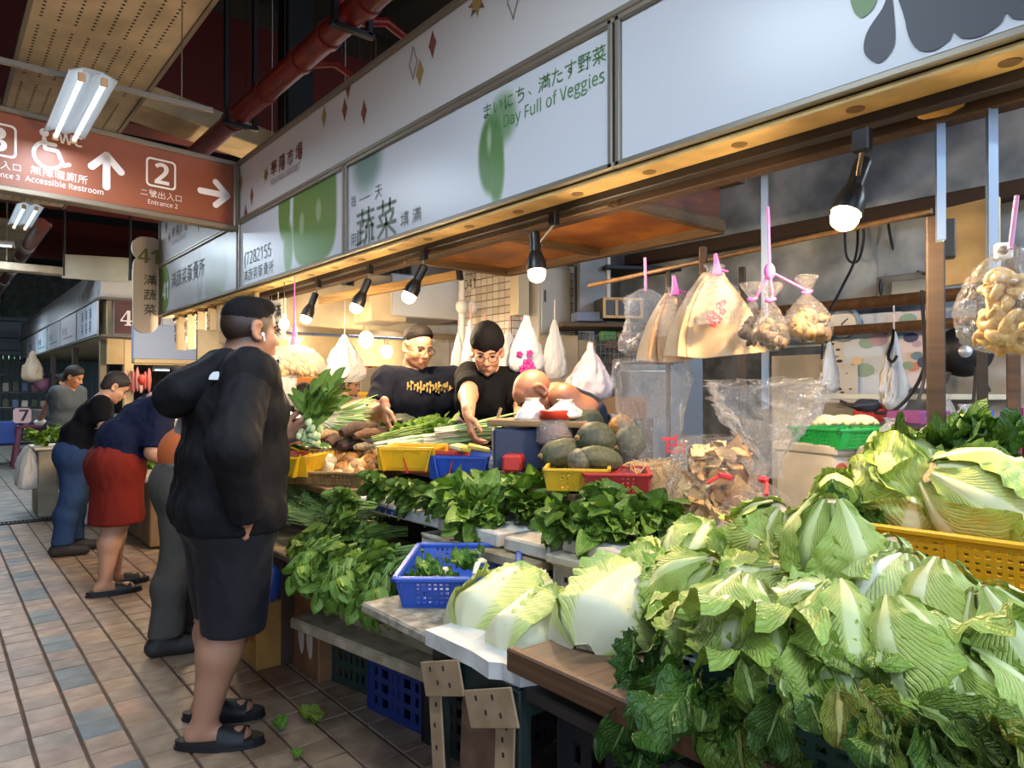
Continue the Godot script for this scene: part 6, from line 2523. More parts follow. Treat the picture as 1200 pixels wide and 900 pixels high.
	J.head = inv * far(627,463,3.35)
	J.shR = inv * far(659,472,3.52)
	J.shL = J.shR + inv.basis * (cam_basis * Vector3(-0.08,0.03,0.0) + Vector3(0,0,0)) + inv.basis * (cam_basis * Vector3(0.02,0.06,-0.33))
	var near_sh := J.shR as Vector3
	J.shL = inv * far(662,466,3.26)
	J.neck = inv * far(652,464,3.38)
	J.chest = (J.shL + J.shR) / 2 + inv.basis * (cam_basis * Vector3(0.07,-0.09,0.02))
	J.pel = inv * far(722,560,3.55)
	J.wst = J.chest.lerp(J.pel, 0.5) + inv.basis * (cam_basis * Vector3(0.03,0.03,0))
	J.hipL = J.pel + Vector3(0.09,-0.02,0)
	J.hipR = J.pel + Vector3(-0.09,-0.02,0)
	for q in [["L", 1.0],["R", -1.0]]:
		J["an" + q[0]] = Vector3(J["hip" + q[0]].x, 0.085, J["hip" + q[0]].z + 0.05)
		J["kn" + q[0]] = (J["hip" + q[0]] + J["an" + q[0]]) / 2 + Vector3(0,0,0.08)
	J.wrL = inv * far(652,592,3.18)
	J.elL = elbow(J.shL, J.wrL, inv.basis * (cam_basis * Vector3(0.6,0,0.3)))
	J.wrR = inv * far(622,580,3.40)
	J.elR = elbow(J.shR, J.wrR, inv.basis * (cam_basis * Vector3(0.6,0,0)))
	B = skeleton(J, 1.02)
	# the head hangs forward, looking down to the picture's left
	var hz: Vector3 = inv.basis * (cam_basis * Vector3(-0.62,-0.72,0.3))
	var hy: Vector3 = inv.basis * (cam_basis * Vector3(-0.75,0.62,0.1))
	ht = Transform3D(aim(hz, hy), J.head)
	part(o, "body", flesh(B, ht, 0.012,0.0045,[],1.0, false), skin_mat("a0694c"), false)
	face_bits(o, ht, Color("55504c"))
	# tank top: cut away at the arms
	var cuts := [[J.shL + (J.shL - J.neck).normalized() * -0.02,(J.shL - J.shR).normalized(),0.17],[J.shR + (J.shR - J.neck).normalized() * -0.02,(J.shR - J.shL).normalized(),0.17]]
	g = garment(B, [["chest", 0.016,0.016],["waist", 0.02,0.02],["pelvis", 0.03,0.03],["shoulders", 0.008,0.008,0.12,0.88]],0.012,0.04,0.006, Vector3(9,9,9), cuts)
	part(o, "tank_top", g, mt("141a2a", 0.85), false)
	trousers(o, B, J, Color("2a2b30"), "trousers", 1.93,0.016,0.0,0.022)

func passers() -> void:
	for q in [["man in pale grey tee seen from the side in the far stall behind the lamps", 379,446,7.6,1.68, "8d8b90", 1.5],["shopper with long dark hair leaning over the far stall beside the white hanging bag", 404,452,8.4,1.5, "c9a08c", 0.6],["short person with black hair standing low behind the far counter", 351,467,7.0,1.3, "22242c", 2.2],["person with striped back bag standing far off under the white cloth", 338,447,9.0,1.65, "8a8890", 2.6]]:
		var head := far(q[1], q[2], q[3])
		var pos := Vector3(head.x, 0, head.z)
		var o := figure(q[0], pos, q[6])
		var J := pose(head.y / 0.925,0.12)
		var B := skeleton(J, 1.02)
		var inv := o.transform.affine_inverse()
		J.wrR = J.shR + Vector3(0.05,-0.28,0.32)
		J.elR = elbow(J.shR, J.wrR, Vector3(-0.5,-1,-0.3))
		B = skeleton(J, 1.02)
		var ht := Transform3D(Basis(Vector3.RIGHT, 0.15), J.head)
		part(o, "body", flesh(B, ht, 0.02,0.008,[],1.0, false), skin_mat("b5876a"), false)
		face_bits(o, ht, Color("15110f"))
		part(o, "hair", hair_g(ht, 0.008,0.018,0.01), mt("14110f", 0.7), false)
		dress(o, B, J, Color(q[5]),0.6,-0.06,0.008,0.02)
		trousers(o, B, J, Color("22242a"), "trousers", 1.93,0.014,0.0,0.024)

# ---------------------------------------------------------------- counters, boards, crates

func foam_mat() -> StandardMaterial3D:
	return stained("e2d9c6", 0.75,5.0,0.2,1.2)

func board(called: String, label: String, category: String, lo: Vector3, hi: Vector3, m: Material, yaw := 0.0, ch := 0.006) -> MeshInstance3D:
	var c := (lo + hi) / 2
	var g := G.new()
	g.box(Vector3.ZERO, hi - lo, Basis(), ch)
	var o := solo(called, label, category, g, m, c)
	o.rotation.y = yaw
	return o
# a plastic tray or crate: solid floor, four lattice walls, rim; local x along, z across, y up from 0

func basket(called: String, label: String, category: String, p: Vector3, s: Vector3, yaw: float, m: Material, nx: int, ny: int, bar := 0.5, flare := 0.03, rim := 0.02, parent = null, group := "") -> Node3D:
	var t := thing(called, label, category, p, group)
	t.rotation.y = yaw
	var g := G.new()
	g.box(Vector3(0,0.006,0), Vector3(s.x, 0.012, s.z), Basis(),0.003)
	part(t, "base", g, m, false)
	for q in [[Vector3(-1,0,1), Vector3(1,0,1), nx],[Vector3(1,0,1), Vector3(1,0,-1), maxi(2, int(nx * s.z / s.x))],[Vector3(1,0,-1), Vector3(-1,0,-1), nx],[Vector3(-1,0,-1), Vector3(-1,0,1), maxi(2, int(nx * s.z / s.x))]]:
		var a: Vector3 = q[0] * s * 0.5
		var b: Vector3 = q[1] * s * 0.5
		a.y = 0
		b.y = 0
		var out := Vector3(a.x + b.x, 0, a.z + b.z).normalized() * flare
		var w := G.new()
		var cw: float = a.distance_to(b) / q[2]
		w.lattice(a + Vector3(0, s.y * 0.08,0), b - a, Vector3(0, s.y * 0.84,0) + out * 0.84, q[2], ny, cw * bar, s.y * 0.84 / ny * bar, 0.006)
		# solid band at foot and head, corner posts
		var x := (b - a).normalized()
		var up := (Vector3(0, s.y, 0) + out).normalized()
		var bb := Basis(x, up, x.cross(up))
		w.box((a + b) / 2 + Vector3(0, s.y * 0.05,0) + out * 0.05, Vector3(a.distance_to(b), s.y * 0.1,0.008), bb)
		w.box((a + b) / 2 + Vector3(0, s.y * 0.93,0) + out * 0.93, Vector3(a.distance_to(b) + out.length(), s.y * 0.13,0.008), bb)
		w.box(a + (Vector3(0, s.y, 0) + out) * 0.5 + x * 0.015, Vector3(0.04, s.y, 0.009), bb)
		w.box(b + (Vector3(0, s.y, 0) + out) * 0.5 - x * 0.015, Vector3(0.04, s.y, 0.009), bb)
		w.box((a + b) / 2 + (Vector3(0, s.y, 0) + out) * 0.5, Vector3(0.025, s.y, 0.0085), bb)
		part(t, "side", w, m, false)
		var r := G.new()
		var a2 := a + out + x * -flare + Vector3(0, s.y, 0)
		var b2 := b + out + x * flare + Vector3(0, s.y, 0)
		r.box((a2 + b2) / 2, Vector3(a2.distance_to(b2) + rim, rim * 0.8, rim), Basis(x, Vector3.UP, x.cross(Vector3.UP)), rim * 0.2)
		part(t, "rim", r, m, false)
	return t

func counters() -> void:
	var foam := foam_mat()
	var dark := mt("16171a", 0.6)
	# dark green steel table under the white foam board
	var t := thing("steel_table", "dark green steel framed table at the front corner of the stall", "table", V(1.25,0,1.34))
	var gm := stained("26332f", 0.5,6.0,0.3,1.5)
	for q in [[1.0,1.5],[1.0,1.19],[1.5,1.5],[1.5,1.19]]:
		var g := G.new()
		g.box(V(q[0],0.36, q[1]), Vector3(0.035,0.72,0.035), Basis(),0.003)
		part(t, "leg", g, gm)
	for q in [[1.0,1.345,0.03,0.33],[1.5,1.345,0.03,0.33]]:
		var g := G.new()
		g.box(V(q[0],0.69, q[1]), Vector3(q[2],0.07, q[3]), Basis(),0.003)
		part(t, "rail", g, gm)
	for d in [1.5,1.19]:
		var g := G.new()
		g.box(V(1.25,0.69, d), Vector3(0.5,0.07,0.03), Basis(),0.003)
		part(t, "rail", g, gm)
	var g := G.new()
	g.prism(PackedVector2Array([Vector2(0.97,-1.53), Vector2(0.975,-1.34), Vector2(0.965,-1.26), Vector2(0.985,-1.235), Vector2(0.99,-1.18), Vector2(1.03,-1.165), Vector2(1.5,-1.17), Vector2(1.5,-1.54)]),0.038, Transform3D(Basis(Vector3.RIGHT, Vector3.BACK, Vector3.DOWN), Vector3(0,0.744,0)))
	solo("foam_board", "bright white foam board with a chipped corner under two big cabbages", "board", g, stained("d9d5ca", 0.7,5.0,0.16,1.5))
	board("plank", "worn grey white plank under the blue basket", "board", V(0.98,0.715,1.9), V(1.62,0.745,1.52), stained("b3a68f", 0.75,9.0,0.35,2.0))
	# brown counter board at the right with a lipped front edge, on crates
	t = thing("counter_board", "brown timber counter board with a lipped edge under the cabbage heap", "counter", V(1.55,0.78,0.4))
	g = G.new()
	g.box(V(1.56,0.79,0.32), Vector3(1.16,0.02,1.76), Basis(),0.003)
	part(t, "top", g, wooden("7d6248", 0.65,1.5))
	g = G.new()
	g.box(V(0.985,0.782,0.32), Vector3(0.022,0.05,1.78), Basis(),0.004)
	g.box(V(1.3,0.77,1.195), Vector3(0.62,0.05,0.02), Basis(),0.004)
	part(t, "lip", g, wooden("6b4a30", 0.6,1.5))
	var crate_m := mt("1b1c1f", 0.55)
	for k in 3:
		for j in 2:
			basket("black_crate", "%s black crate of the %s row under the brown counter board" % [["leftmost", "middle", "rightmost"][k],["lower", "upper"][j]], "crate", V(1.36,0.38 * j, 0.88 - 0.55 * k), Vector3(0.5,0.36,0.58), PI / 2, crate_m, 7,4,0.4,0.0,0.02)
	g = G.new()
	g.box(V(1.33,0.71,0.75), Vector3(0.66,0.03,0.9), Basis(),0.004)
	solo("dark_board", "dark shelf board lying under the brown counter", "board", g, mt("3a332c", 0.6))
	# cardboard flaps with punched holes tied to the table front
	t = thing("cardboard_sheet", "brown cardboard with punched hand holes standing against the green table", "cardboard", V(1.0,0,1.35))
	var card := stained("a98b68", 0.8,6.0,0.15,1.2)
	g = G.new()
	g.box(V(1.03,0.3,1.34), Vector3(0.012,0.6,0.25), Basis(Vector3.BACK, -0.04),0.003)
	part(t, "sheet", g, stained("86664a", 0.7,6.0,0.2,1.2))
	var holes := mt("241b14", 0.9)
	for q in [[518,795,52,40,-0.32],[575,830,60,44,-0.35],[512,850,16,130,-0.1],[592,868,22,90,0.04]]:
		var c := onx(q[0], q[1],0.968 if q[2] > 30 else 0.978)
		var s: float = (c - EYE).dot(-cam_basis.z) / F
		g = G.new()
		var b := Basis(Vector3.RIGHT, q[4])
		g.box(c, Vector3(0.006, q[3] * s, q[2] * s / 0.62), b, 0.002)
		var fl := part(t, "flap", g, card)
		var nh := 4 if q[2] > 30 else 5
		for k in nh:
			g = G.new()
			var u: Vector3 = b * Vector3(0,(q[3] * s) * ([0.28,0.28,-0.18,-0.1][k] if q[2] > 30 else 0.38 - 0.19 * k),(q[2] * s / 0.62) * ([0.1,-0.25,0.2,-0.1][k] if q[2] > 30 else 0.12 * sin(k * 2.0)))
			g.box(c + u + Vector3(-0.0025,0,0), Vector3(0.004,0.013,0.009), b, 0.002)
			part(fl, "hole", g, holes)
	# low row on the floor: crates, foam slab and polystyrene box
	basket("crate", "dark green crate on the floor at the left end of the low foam slab", "crate", V(1.66,0,3.0), Vector3(0.32,0.27,0.4),0.2, mt("22332b", 0.55),8,3,0.45,0.0)
	basket("crate", "navy blue crate on the floor in the middle under the low foam slab", "crate", V(1.66,0,2.6), Vector3(0.34,0.29,0.36),0.15, mt("1e2f63", 0.5),5,4,0.4,0.0)
	basket("crate", "black crate on the floor beside the green table leg", "crate", V(1.68,0,2.2), Vector3(0.34,0.29,0.36),0.12, mt("1c1d1e", 0.55),6,4,0.45,0.0)
	g = G.new()
	g.box(V(1.62,0.318,2.62), Vector3(0.56,0.05,1.1), Basis(Vector3.UP, 0.16),0.008)
	solo("foam_slab", "long grimy foam slab lying across the floor crates", "board", g, stained("cdbd9c", 0.75,5.0,0.25,1.2))
	t = thing("polystyrene_box", "large beige polystyrene box on the slab under the hanging spinach leaves", "box", V(1.66,0.34,2.5))
	g = G.new()
	g.box(V(1.7,0.46,2.5), Vector3(0.46,0.24,0.95), Basis(Vector3.UP, 0.14),0.012)
	part(t, "body", g, stained("a89878", 0.7,5.0,0.2,1.2))
	g = G.new()
	g.box(V(1.7,0.595,2.5), Vector3(0.5,0.03,1.0), Basis(Vector3.UP, 0.14),0.008)
	part(t, "lid", g, stained("b7a786", 0.7,5.0,0.2,1.2))
	# surface under the spinach and the fine herbs
	board("plank", "plank under the hanging water spinach and feathery herbs", "board", V(1.2,0.615,4.3), V(1.78,0.645,2.02), stained("9d8b6c", 0.7,6.0,0.3,1.2))
	board("trestle", "dark trestle under the feathery herbs behind the man", "trestle", V(1.35,0.0,4.2), V(1.75,0.61,3.45), mt("4b3c2e", 0.7))
	# upper tier: foam trays in front, white mesh crates under them
	var white := stained("cfc6b2", 0.5,5.0,0.15,1.2)
	basket("mesh_crate", "off white mesh crate under the foam lids at centre right", "crate", V(1.76,0.58,1.38), Vector3(0.52,0.245,0.48), PI / 2, white, 16,5,0.42,0.0)
	basket("mesh_crate", "off white mesh crate behind the blue basket", "crate", V(1.74,0.55,2.16), Vector3(0.5,0.245,0.44), PI / 2, white, 16,5,0.42,0.0)
	basket("crate", "navy crate between the two off white mesh crates", "crate", V(1.82,0.56,1.77), Vector3(0.24,0.22,0.44), PI / 2, mt("1f2c58", 0.5),6,4,0.45,0.0)
	board("foam_sheet", "lower foam lid on the off white crate at centre right", "board", V(1.49,0.832,1.655), V(2.02,0.862,1.12), stained("d9cdb2", 0.75,5.0,0.2,1.2),0.03)
	board("foam_sheet", "upper foam lid at centre right beneath the spinach leaves", "board", V(1.53,0.864,1.62), V(2.08,0.9,1.2), foam, -0.04)
	board("foam_sheet", "white foam lid under the bags of dried bean curd", "board", V(2.1,0.83,1.75), V(2.62,0.875,1.05), foam, 0.05)
	board("foam_tray", "foam tray edge with blue print under the leafy greens", "tray", V(1.5,0.835,2.95), V(2.0,0.885,2.3), stained("d7d5cf", 0.7,5.0,0.15,1.2),0.03)
	board("foam_tray", "foam tray edge under the curly greens in the middle of the row", "tray", V(1.5,0.83,2.28), V(2.0,0.88,1.9), stained("ddd6c6", 0.7,5.0,0.2,1.2),-0.02)
	board("foam_tray", "foam tray edge beside the centre gap, right end of the greens row", "tray", V(1.5,0.83,1.88), V(2.0,0.875,1.66), stained("cfc5b0", 0.7,5.0,0.25,1.2),0.03)
	board("foam_tray", "cracked brown edged foam tray one layer under the curly greens", "tray", V(1.46,0.785,2.2), V(1.95,0.825,1.7), stained("b9a37c", 0.75,5.0,0.35,1.2),0.05)
	g = G.new()
	for k in 7:
		g.box(V(1.492,0.858,2.86 - 0.055 * k), Vector3(0.004,0.022,0.038), Basis(Vector3.RIGHT, 0.0))
		g.box(V(1.491,0.866,2.85 - 0.055 * k), Vector3(0.004,0.01,0.05))
	solo("tray_print", "line of blue print on the foam tray", "print", g, mt("2b3f6e", 0.6))
	# back counter where the stallholders work
	t = thing("back_counter", "brown back counter running between the produce and the stallholders", "counter", V(1.95,0,3.2))
	g = G.new()
	g.box(V(1.92,0.985,2.75), Vector3(0.32,0.03,1.9), Basis(),0.005)
	g.box(V(1.72,0.885,4.1), Vector3(0.55,0.03,2.1), Basis(),0.005)
	part(t, "top", g, wooden("6b5238", 0.6,1.2))
	g = G.new()
	g.box(V(2.02,0.43,3.3), Vector3(0.08,0.86,3.2), Basis(),0.01)
	part(t, "base", g, mt("3a322a", 0.7))
	g = G.new()
	g.box(V(2.3,0.425,0.5), Vector3(0.5,0.85,1.2), Basis(),0.01)
	solo("side_counter", "dark counter under the yellow basket", "counter", g, mt("4a3e33", 0.7))
	g = G.new()
	g.box(V(2.36,0.415,1.45), Vector3(0.55,0.83,0.65), Basis(),0.01)
	solo("side_counter", "dark stand under the dried bean curd bags", "counter", g, mt("4a3e33", 0.7))
	g = G.new()
	g.box(V(2.0,0.858,0.55), Vector3(0.9,0.012,1.1), Basis(),0.003)
	solo("tray_liner", "board under the yellow basket", "board", g, wooden("6b4a30", 0.6,1.5))
	basket("green_crate", "dark green crate under the front of the cabbage heap", "crate", V(1.22,0.805,0.44), Vector3(0.62,0.1,0.42), PI / 2, mt("1f3a2f", 0.5),20,4,0.45,0.0)
	basket("green_crate", "dark green crate at the right end of the cabbage heap near the picture's bottom corner", "crate", V(1.22,0.805,-0.22), Vector3(0.62,0.1,0.42), PI / 2, mt("1f3a2f", 0.5),20,4,0.45,0.0)
	g = G.new()
	g.box(V(0.99,0.745,0.5), Vector3(0.02,0.04,0.4), Basis(),0.003)
	solo("blue_ledge", "blue plastic edge under the green crate", "ledge", g, mt("24409a", 0.5))
	# cartons on the floor behind the man
	t = thing("carton", "yellow printed carton on the floor behind the man's legs", "box", V(1.35,0,3.7))
	g = G.new()
	var yb := V(1.4,0.165,3.68)
	g.box(yb, Vector3(0.34,0.33,0.44), Basis(),0.006)
	var bd := part(t, "body", g, stained("b88a44", 0.6,4.0,0.12,1.2))
	g = G.new()
	g.prism(smooth_poly([Vector2(-0.1,0.07), Vector2(0.0,0.1), Vector2(0.1,0.05), Vector2(0.12,-0.03), Vector2(0.03,-0.1), Vector2(-0.08,-0.08), Vector2(-0.13,0.0)]),0.001, fascia_xf(1.228,0.2,3.66))
	part(bd, "cream_field", g, mt("d2bb86", 0.6))
	g = G.new()
	strokes(g, "好", 0.085, fascia_xf(1.2265,0.25,3.75),0.16)
	strokes(g, "好", 0.085, fascia_xf(1.2265,0.235,3.66),0.16)
	strokes(g, "用", 0.085, fascia_xf(1.2265,0.22,3.58),0.16)
	part(bd, "red_lettering", g, mt("a5332c", 0.6))
	g = G.new()
	var arc := []
	for k in 12:
		arc.append(V(1.227,0.19 - 0.1 * sin(k * PI / 11),3.76 - 0.02 * k))
	g.tube(arc, 0.009,6)
	part(bd, "green_arc", g, mt("2f5a3a", 0.6))
	t = thing("carton", "brown carton with white bird shaped print on the floor beside the yellow carton", "box", V(1.5,0,3.2))
	g = G.new()
	g.box(V(1.55,0.24,3.28), Vector3(0.3,0.48,0.3), Basis(),0.006)
	bd = part(t, "body", g, stained("8a5f3c", 0.7,4.0,0.15,1.2))
	g = G.new()
	for s in [0.0,0.1]:
		g.prism(smooth_poly([Vector2(s, 0.08), Vector2(s + 0.035,0.03), Vector2(s + 0.03,-0.05), Vector2(s + 0.01,-0.08), Vector2(s - 0.02,-0.04), Vector2(s - 0.03,0.02)]),0.001, fascia_xf(1.398,0.17,3.33))
	part(bd, "white_print", g, mt("cfc6b8", 0.6))
	g = G.new()
	g.ball(far(316,682,3.15), Vector3(0.05,0.09,0.06),12,8, Basis(), func(d: Vector3) -> Vector3: return d * (1.0 + 0.25 * fn.get_noise_3dv(d * 2.0)))
	solo("blue_bag", "blue plastic bag hanging behind the man's shorts", "bag", g, mt("2b4f9e", 0.4))

# ---------------------------------------------------------------- produce
var leaf_maps := {}
# leaf print: rib and veins on a blade; also its relief

func leaf_tex(key: String, blade: Color, edge: Color, rib: Color, rib0: float, rib1: float, veins: float, sweep: float) -> Array:
	if leaf_maps.has(key):
		return leaf_maps[key]
	var W := 192
	var H := 256
	var a := PackedByteArray()
	a.resize(W * H * 3)
	var h := PackedByteArray()
	h.resize(W * H)
	var q := 0
	for y in H:
		var v := 1.0 - float(y) / H
		var rw := lerpf(rib0, rib1, pow(v, 0.6))
		for x in W:
			var u := absf(float(x) / W * 2.0 - 1.0)
			var side := 1.0 if x > W / 2 else -1.0
			var n1 := fn.get_noise_2d(x * 0.02, y * 0.02)
			var n2 := fn.get_noise_2d(x * 0.09 + 50.0, y * 0.09)
			var s := (v - u * sweep * (1.0 - 0.25 * u)) * veins + 0.25 * n1 + side * 0.21
			var e := absf(s - roundf(s)) / veins
			var s2 := (v + u * 0.5) * veins * 3.1 + n1 * 1.2 + n2 * 0.4
			var e2 := absf(s2 - roundf(s2)) / (veins * 3.1)
			var r := 1.0 - smoothstep(rw * 0.75, rw * 1.1 + 0.02, u)
			var vn := (1.0 - smoothstep(0.004,0.02 * (1.15 - u * 0.6), e)) * (1.0 - smoothstep(0.6,1.0, u) * 0.6)
			var fine := (1.0 - smoothstep(0.002,0.008, e2)) * 0.3
			var c := blade.lerp(edge, clampf(pow(u, 1.5) * 0.6 + v * v * 0.45 + n1 * 0.35 + n2 * 0.12,0,1))
			c = c.lerp(rib, clampf(maxf(r * 0.97, vn * 0.5 + fine * 0.4),0,1))
			a[q * 3] = int(clampf(c.r, 0,1) * 255)
			a[q * 3 + 1] = int(clampf(c.g, 0,1) * 255)
			a[q * 3 + 2] = int(clampf(c.b, 0,1) * 255)
			h[q] = int(clampf(0.35 + 0.5 * r + 0.35 * vn * (1.0 - r) + 0.12 * fine + 0.2 * n1 * (1.0 - r) + 0.12 * n2 * (1.0 - r),0,1) * 255)
			q += 1
	var out := [ImageTexture.create_from_image(Image.create_from_data(W, H, false, Image.FORMAT_RGB8, a)), ImageTexture.create_from_image(Image.create_from_data(W, H, false, Image.FORMAT_L8, h))]
	leaf_maps[key] = out
	return out

func leaf_mat(key: String, tint := "ffffff", rough := 0.45, relief := 0.5) -> StandardMaterial3D:
	var t: Array = leaf_maps[key]
	var c := Color(tint)
	return mt(c, rough, 0.0, {"map": t[0], "bump": [t[1], relief], "back": Color(0.32,0.36,0.2)})
# a leaf that wraps a cabbage head: head axis along z from the stump (z = 0) to the tip

func wrap_leaf(R: float, L: float, wide: float, off: float, reach: float, curl: float, seed_: int, ruf := 0.012, blunt := 0.26, foot := 0.35, rise := 0.38) -> G:
	var g := G.new()
	g.sheet(16,20, func(u: float, v: float) -> Vector3:
		var x := u * 2.0 - 1.0
		var w := wide * (foot + (1.1 - foot) * sin(minf(v * 1.25,1.0) * PI * 0.5)) * (1.0 - 0.35 * smoothstep(0.75,1.0, v))
		var z := v * reach * (1.0 - 0.13 * x * x * smoothstep(0.5,1.0, v))
		var pr := (blunt + (1.0 - blunt) * pow(sin(minf((z + 0.004) / rise, 1.0) * PI * 0.5),0.65 if rise < 0.3 else 1.0)) * (1.0 - 0.55 * pow(clampf((z - 0.55) / 0.5,0,1),1.8))
		var edge := x * x
		var n := fn.get_noise_3d(x * 1.6 + seed_ * 7.0, v * 3.0, seed_)
		var n2 := fn.get_noise_3d(x * 5.0 + seed_ * 3.0, v * 9.0, seed_ + 40.0)
		var r := R * pr + off + curl * pow(v, 3.0) * (0.5 + 0.5 * edge) + 0.011 * pow(absf(x),5.0) * (0.4 + v) + (n * 0.9 + n2 * 0.7 * (0.25 + edge + v * v)) * ruf * (0.08 + v) + 0.006 * exp(-x * x * 22.0) * (1.0 - v)
		r += 0.006 * sin(v * 40.0 + seed_ + 3.0 * n) * pow(absf(x),4.0) + 0.005 * sin(x * 26.0 + seed_ + 2.0 * n) * smoothstep(0.7,1.0, v)
		var a := x * w
		return Vector3(sin(a) * r, cos(a) * r, z * L - curl * 0.35 * pow(v, 4.0)))
	return g
# a loose outer leaf: rises from its foot along z and droops, with a ruffled margin

func loose_leaf(L: float, W: float, bend: float, seed_: int, ruf := 0.03, cup := 0.05, nu := 16, nv := 18) -> G:
	var g := G.new()
	g.sheet(nu, nv, func(u: float, v: float) -> Vector3:
		var x := u * 2.0 - 1.0
		var w := W * (0.16 + 0.84 * pow(sin(clampf(v * 1.02,0,1) * PI * 0.56),0.9)) * (1.0 - 0.75 * pow(v, 7.0))
		var a := bend * v
		var z := L * (sin(a) / maxf(bend, 0.01) if bend > 0.02 else v)
		var y := -L * ((1.0 - cos(a)) / maxf(bend, 0.01) if bend > 0.02 else 0.0)
		var nrm := Vector3(0, cos(a), sin(a))
		var m := absf(x)
		var wave := sin(v * 17.0 + seed_ * 2.1 + signf(x) * 0.8 + 2.0 * fn.get_noise_2d(v * 3.0, seed_)) * ruf * pow(m, 1.6) * (0.35 + v) + sin(v * 39.0 + seed_ + signf(x)) * ruf * 0.35 * pow(m, 3.0)
		var n := fn.get_noise_3d(x * 1.8 + seed_ * 5.0, v * 2.6, seed_) * ruf * 1.1
		var n2 := fn.get_noise_3d(x * 6.0 + seed_ * 5.0, v * 8.0, seed_ + 9.0) * ruf * 0.35
		return Vector3(x * w * (1.0 - 0.12 * m), y, z) + nrm * (wave + n + n2 + cup * x * x))
	return g

func spear_leaf(L: float, W: float, bend: float, fold: float, tip := 1.0, nv := 6) -> G:
	var g := G.new()
	g.sheet(4, nv, func(u: float, v: float) -> Vector3:
		var x := u * 2.0 - 1.0
		var w := W * pow(sin(PI * pow(clampf(v, 0.0,1.0),0.75 * tip)),0.8) + 0.002
		var a := bend * v
		var nrm := Vector3(0, cos(a), sin(a))
		return Vector3(x * w, -L * (1.0 - cos(a)) / maxf(bend, 0.01), L * sin(a) / maxf(bend, 0.01)) + nrm * (fold * absf(x) * w + 0.006 * sin(v * 9.0 + x)))
	return g
var cab_leaf := []
var barrel := []
var cab_core: ArrayMesh
var cab_stump: ArrayMesh
var big_leaf := []

func make_cabbage_parts() -> void:
	leaf_tex("napa", Color("d2d687"), Color("9cb44c"), Color("eee9cf"),0.42,0.04,11.0,1.15)
	leaf_tex("napa_white", Color("d0d48a"), Color("aabc5c"), Color("d9d3b6"),0.95,0.1,10.0,1.0)
	leaf_tex("napa_dark", Color("7f9c46"), Color("47692a"), Color("cdd6a2"),0.16,0.02,9.0,0.8)
	leaf_tex("leafy", Color("88a84a"), Color("6b8b3a"), Color("ccd894"),0.07,0.02,8.0,0.6)
	for k in 6:
		cab_leaf.append(wrap_leaf(0.088,0.30,[1.3,1.25,1.2,1.1,1.05,1.0][k],0.0,[1.02,1.0,0.93,0.85,0.74,0.64][k],[0.0,0.008,0.012,0.016,0.02,0.026][k], k + 1,0.015).mesh())
	for k in 4:
		barrel.append(wrap_leaf(0.092,0.30,[1.3,1.25,1.15,1.05][k],0.0,[1.0,0.97,0.88,0.8][k],[0.0,0.006,0.01,0.012][k], k + 21,0.003,0.2,0.95,0.2).mesh())
	for k in 5:
		big_leaf.append(loose_leaf([0.26,0.3,0.24,0.2,0.28][k],[0.11,0.13,0.12,0.1,0.14][k],[0.9,1.3,1.8,0.5,1.1][k], k + 1,[0.028,0.034,0.03,0.03,0.022][k]).mesh())
	var g := G.new()
	g.ball(Vector3(0,0,0.15), Vector3(0.076,0.076,0.14),18,14, Basis(), func(d: Vector3) -> Vector3: return d * (1.0 + 0.06 * fn.get_noise_3dv(d * 3.0)))
	cab_core = g.mesh()
	g = G.new()
	g.lathe([Vector2(0.021,0.03), Vector2(0.022,0.002), Vector2(0.019,-0.003), Vector2(0.01,-0.001), Vector2(0.0001,-0.002)],16, Transform3D(Basis(Vector3.RIGHT, PI / 2), Vector3.ZERO), Color.WHITE, func(p: Vector3, a: float, _v: float) -> Vector3: return p * Vector3(1.0 + 0.1 * sin(a * 3.0),1,1.0 + 0.1 * cos(a * 2.0)))
	cab_stump = flip(g).mesh()
# a head of Chinese cabbage at p whose axis, from stump to tip, points along dir

func cabbage(label: String, p: Vector3, dir: Vector3, s: float, roll := 0.0, kind := 0, fat := 1.0, open := false) -> Node3D:
	var b := aim(dir) * Basis(Vector3.BACK, roll)
	var o := thing("napa_cabbage", label, "cabbage", p)
	var c := b * Vector3(0,0,0.15 * s)
	o.transform = Transform3D(b.scaled_local(Vector3(s * fat, s * fat, s)), p - c)
	part(o, "heart", cab_core, mt(Color("cfd88f"),0.5), false)
	part(o, "stump", cab_stump, stained("d9c49c", 0.7,20.0,0.3,3.0), false)
	var tints: Array = [["ffffff", "fbfbf0", "f4f6e6"],["f2f6d8", "e6efc4", "eef2d2"],["d4e2a8", "c6d898", "dce6b4"],["ffffff", "fbfbf2", "f6f7ea"]][kind]
	var white := kind == 3
	var n := 8 if white else 10
	for k in n:
		var m := part(o, "leaf", barrel[mini(k / 2,3)] if white else cab_leaf[mini(k * 6 / n, 5)], leaf_mat("napa_white" if white else "napa", tints[k % 3]), false)
		var sc := 0.76 + 0.028 * k
		m.transform = Transform3D(Basis(Vector3.BACK, k * 2.4 + rng.randf_range(-0.2,0.2)).scaled_local(Vector3(sc, sc, 1.0)), Vector3(0,0,-0.002 * k))
	if open:
		for k in 3:
			var m := part(o, "outer_leaf", big_leaf[(k * 2 + int(roll * 3.0)) % 5], leaf_mat("napa", tints[(k + 1) % 3],0.42,1.1), false)
			var a := k * 2.1 + roll
			m.transform = Transform3D((Basis(Vector3.BACK, a) * aim(Vector3(0,0.5,1.0)) * Basis(Vector3.BACK, PI)).scaled(Vector3.ONE * 0.72), Basis(Vector3.BACK, a) * Vector3(0,0.03,0.01))
	return o

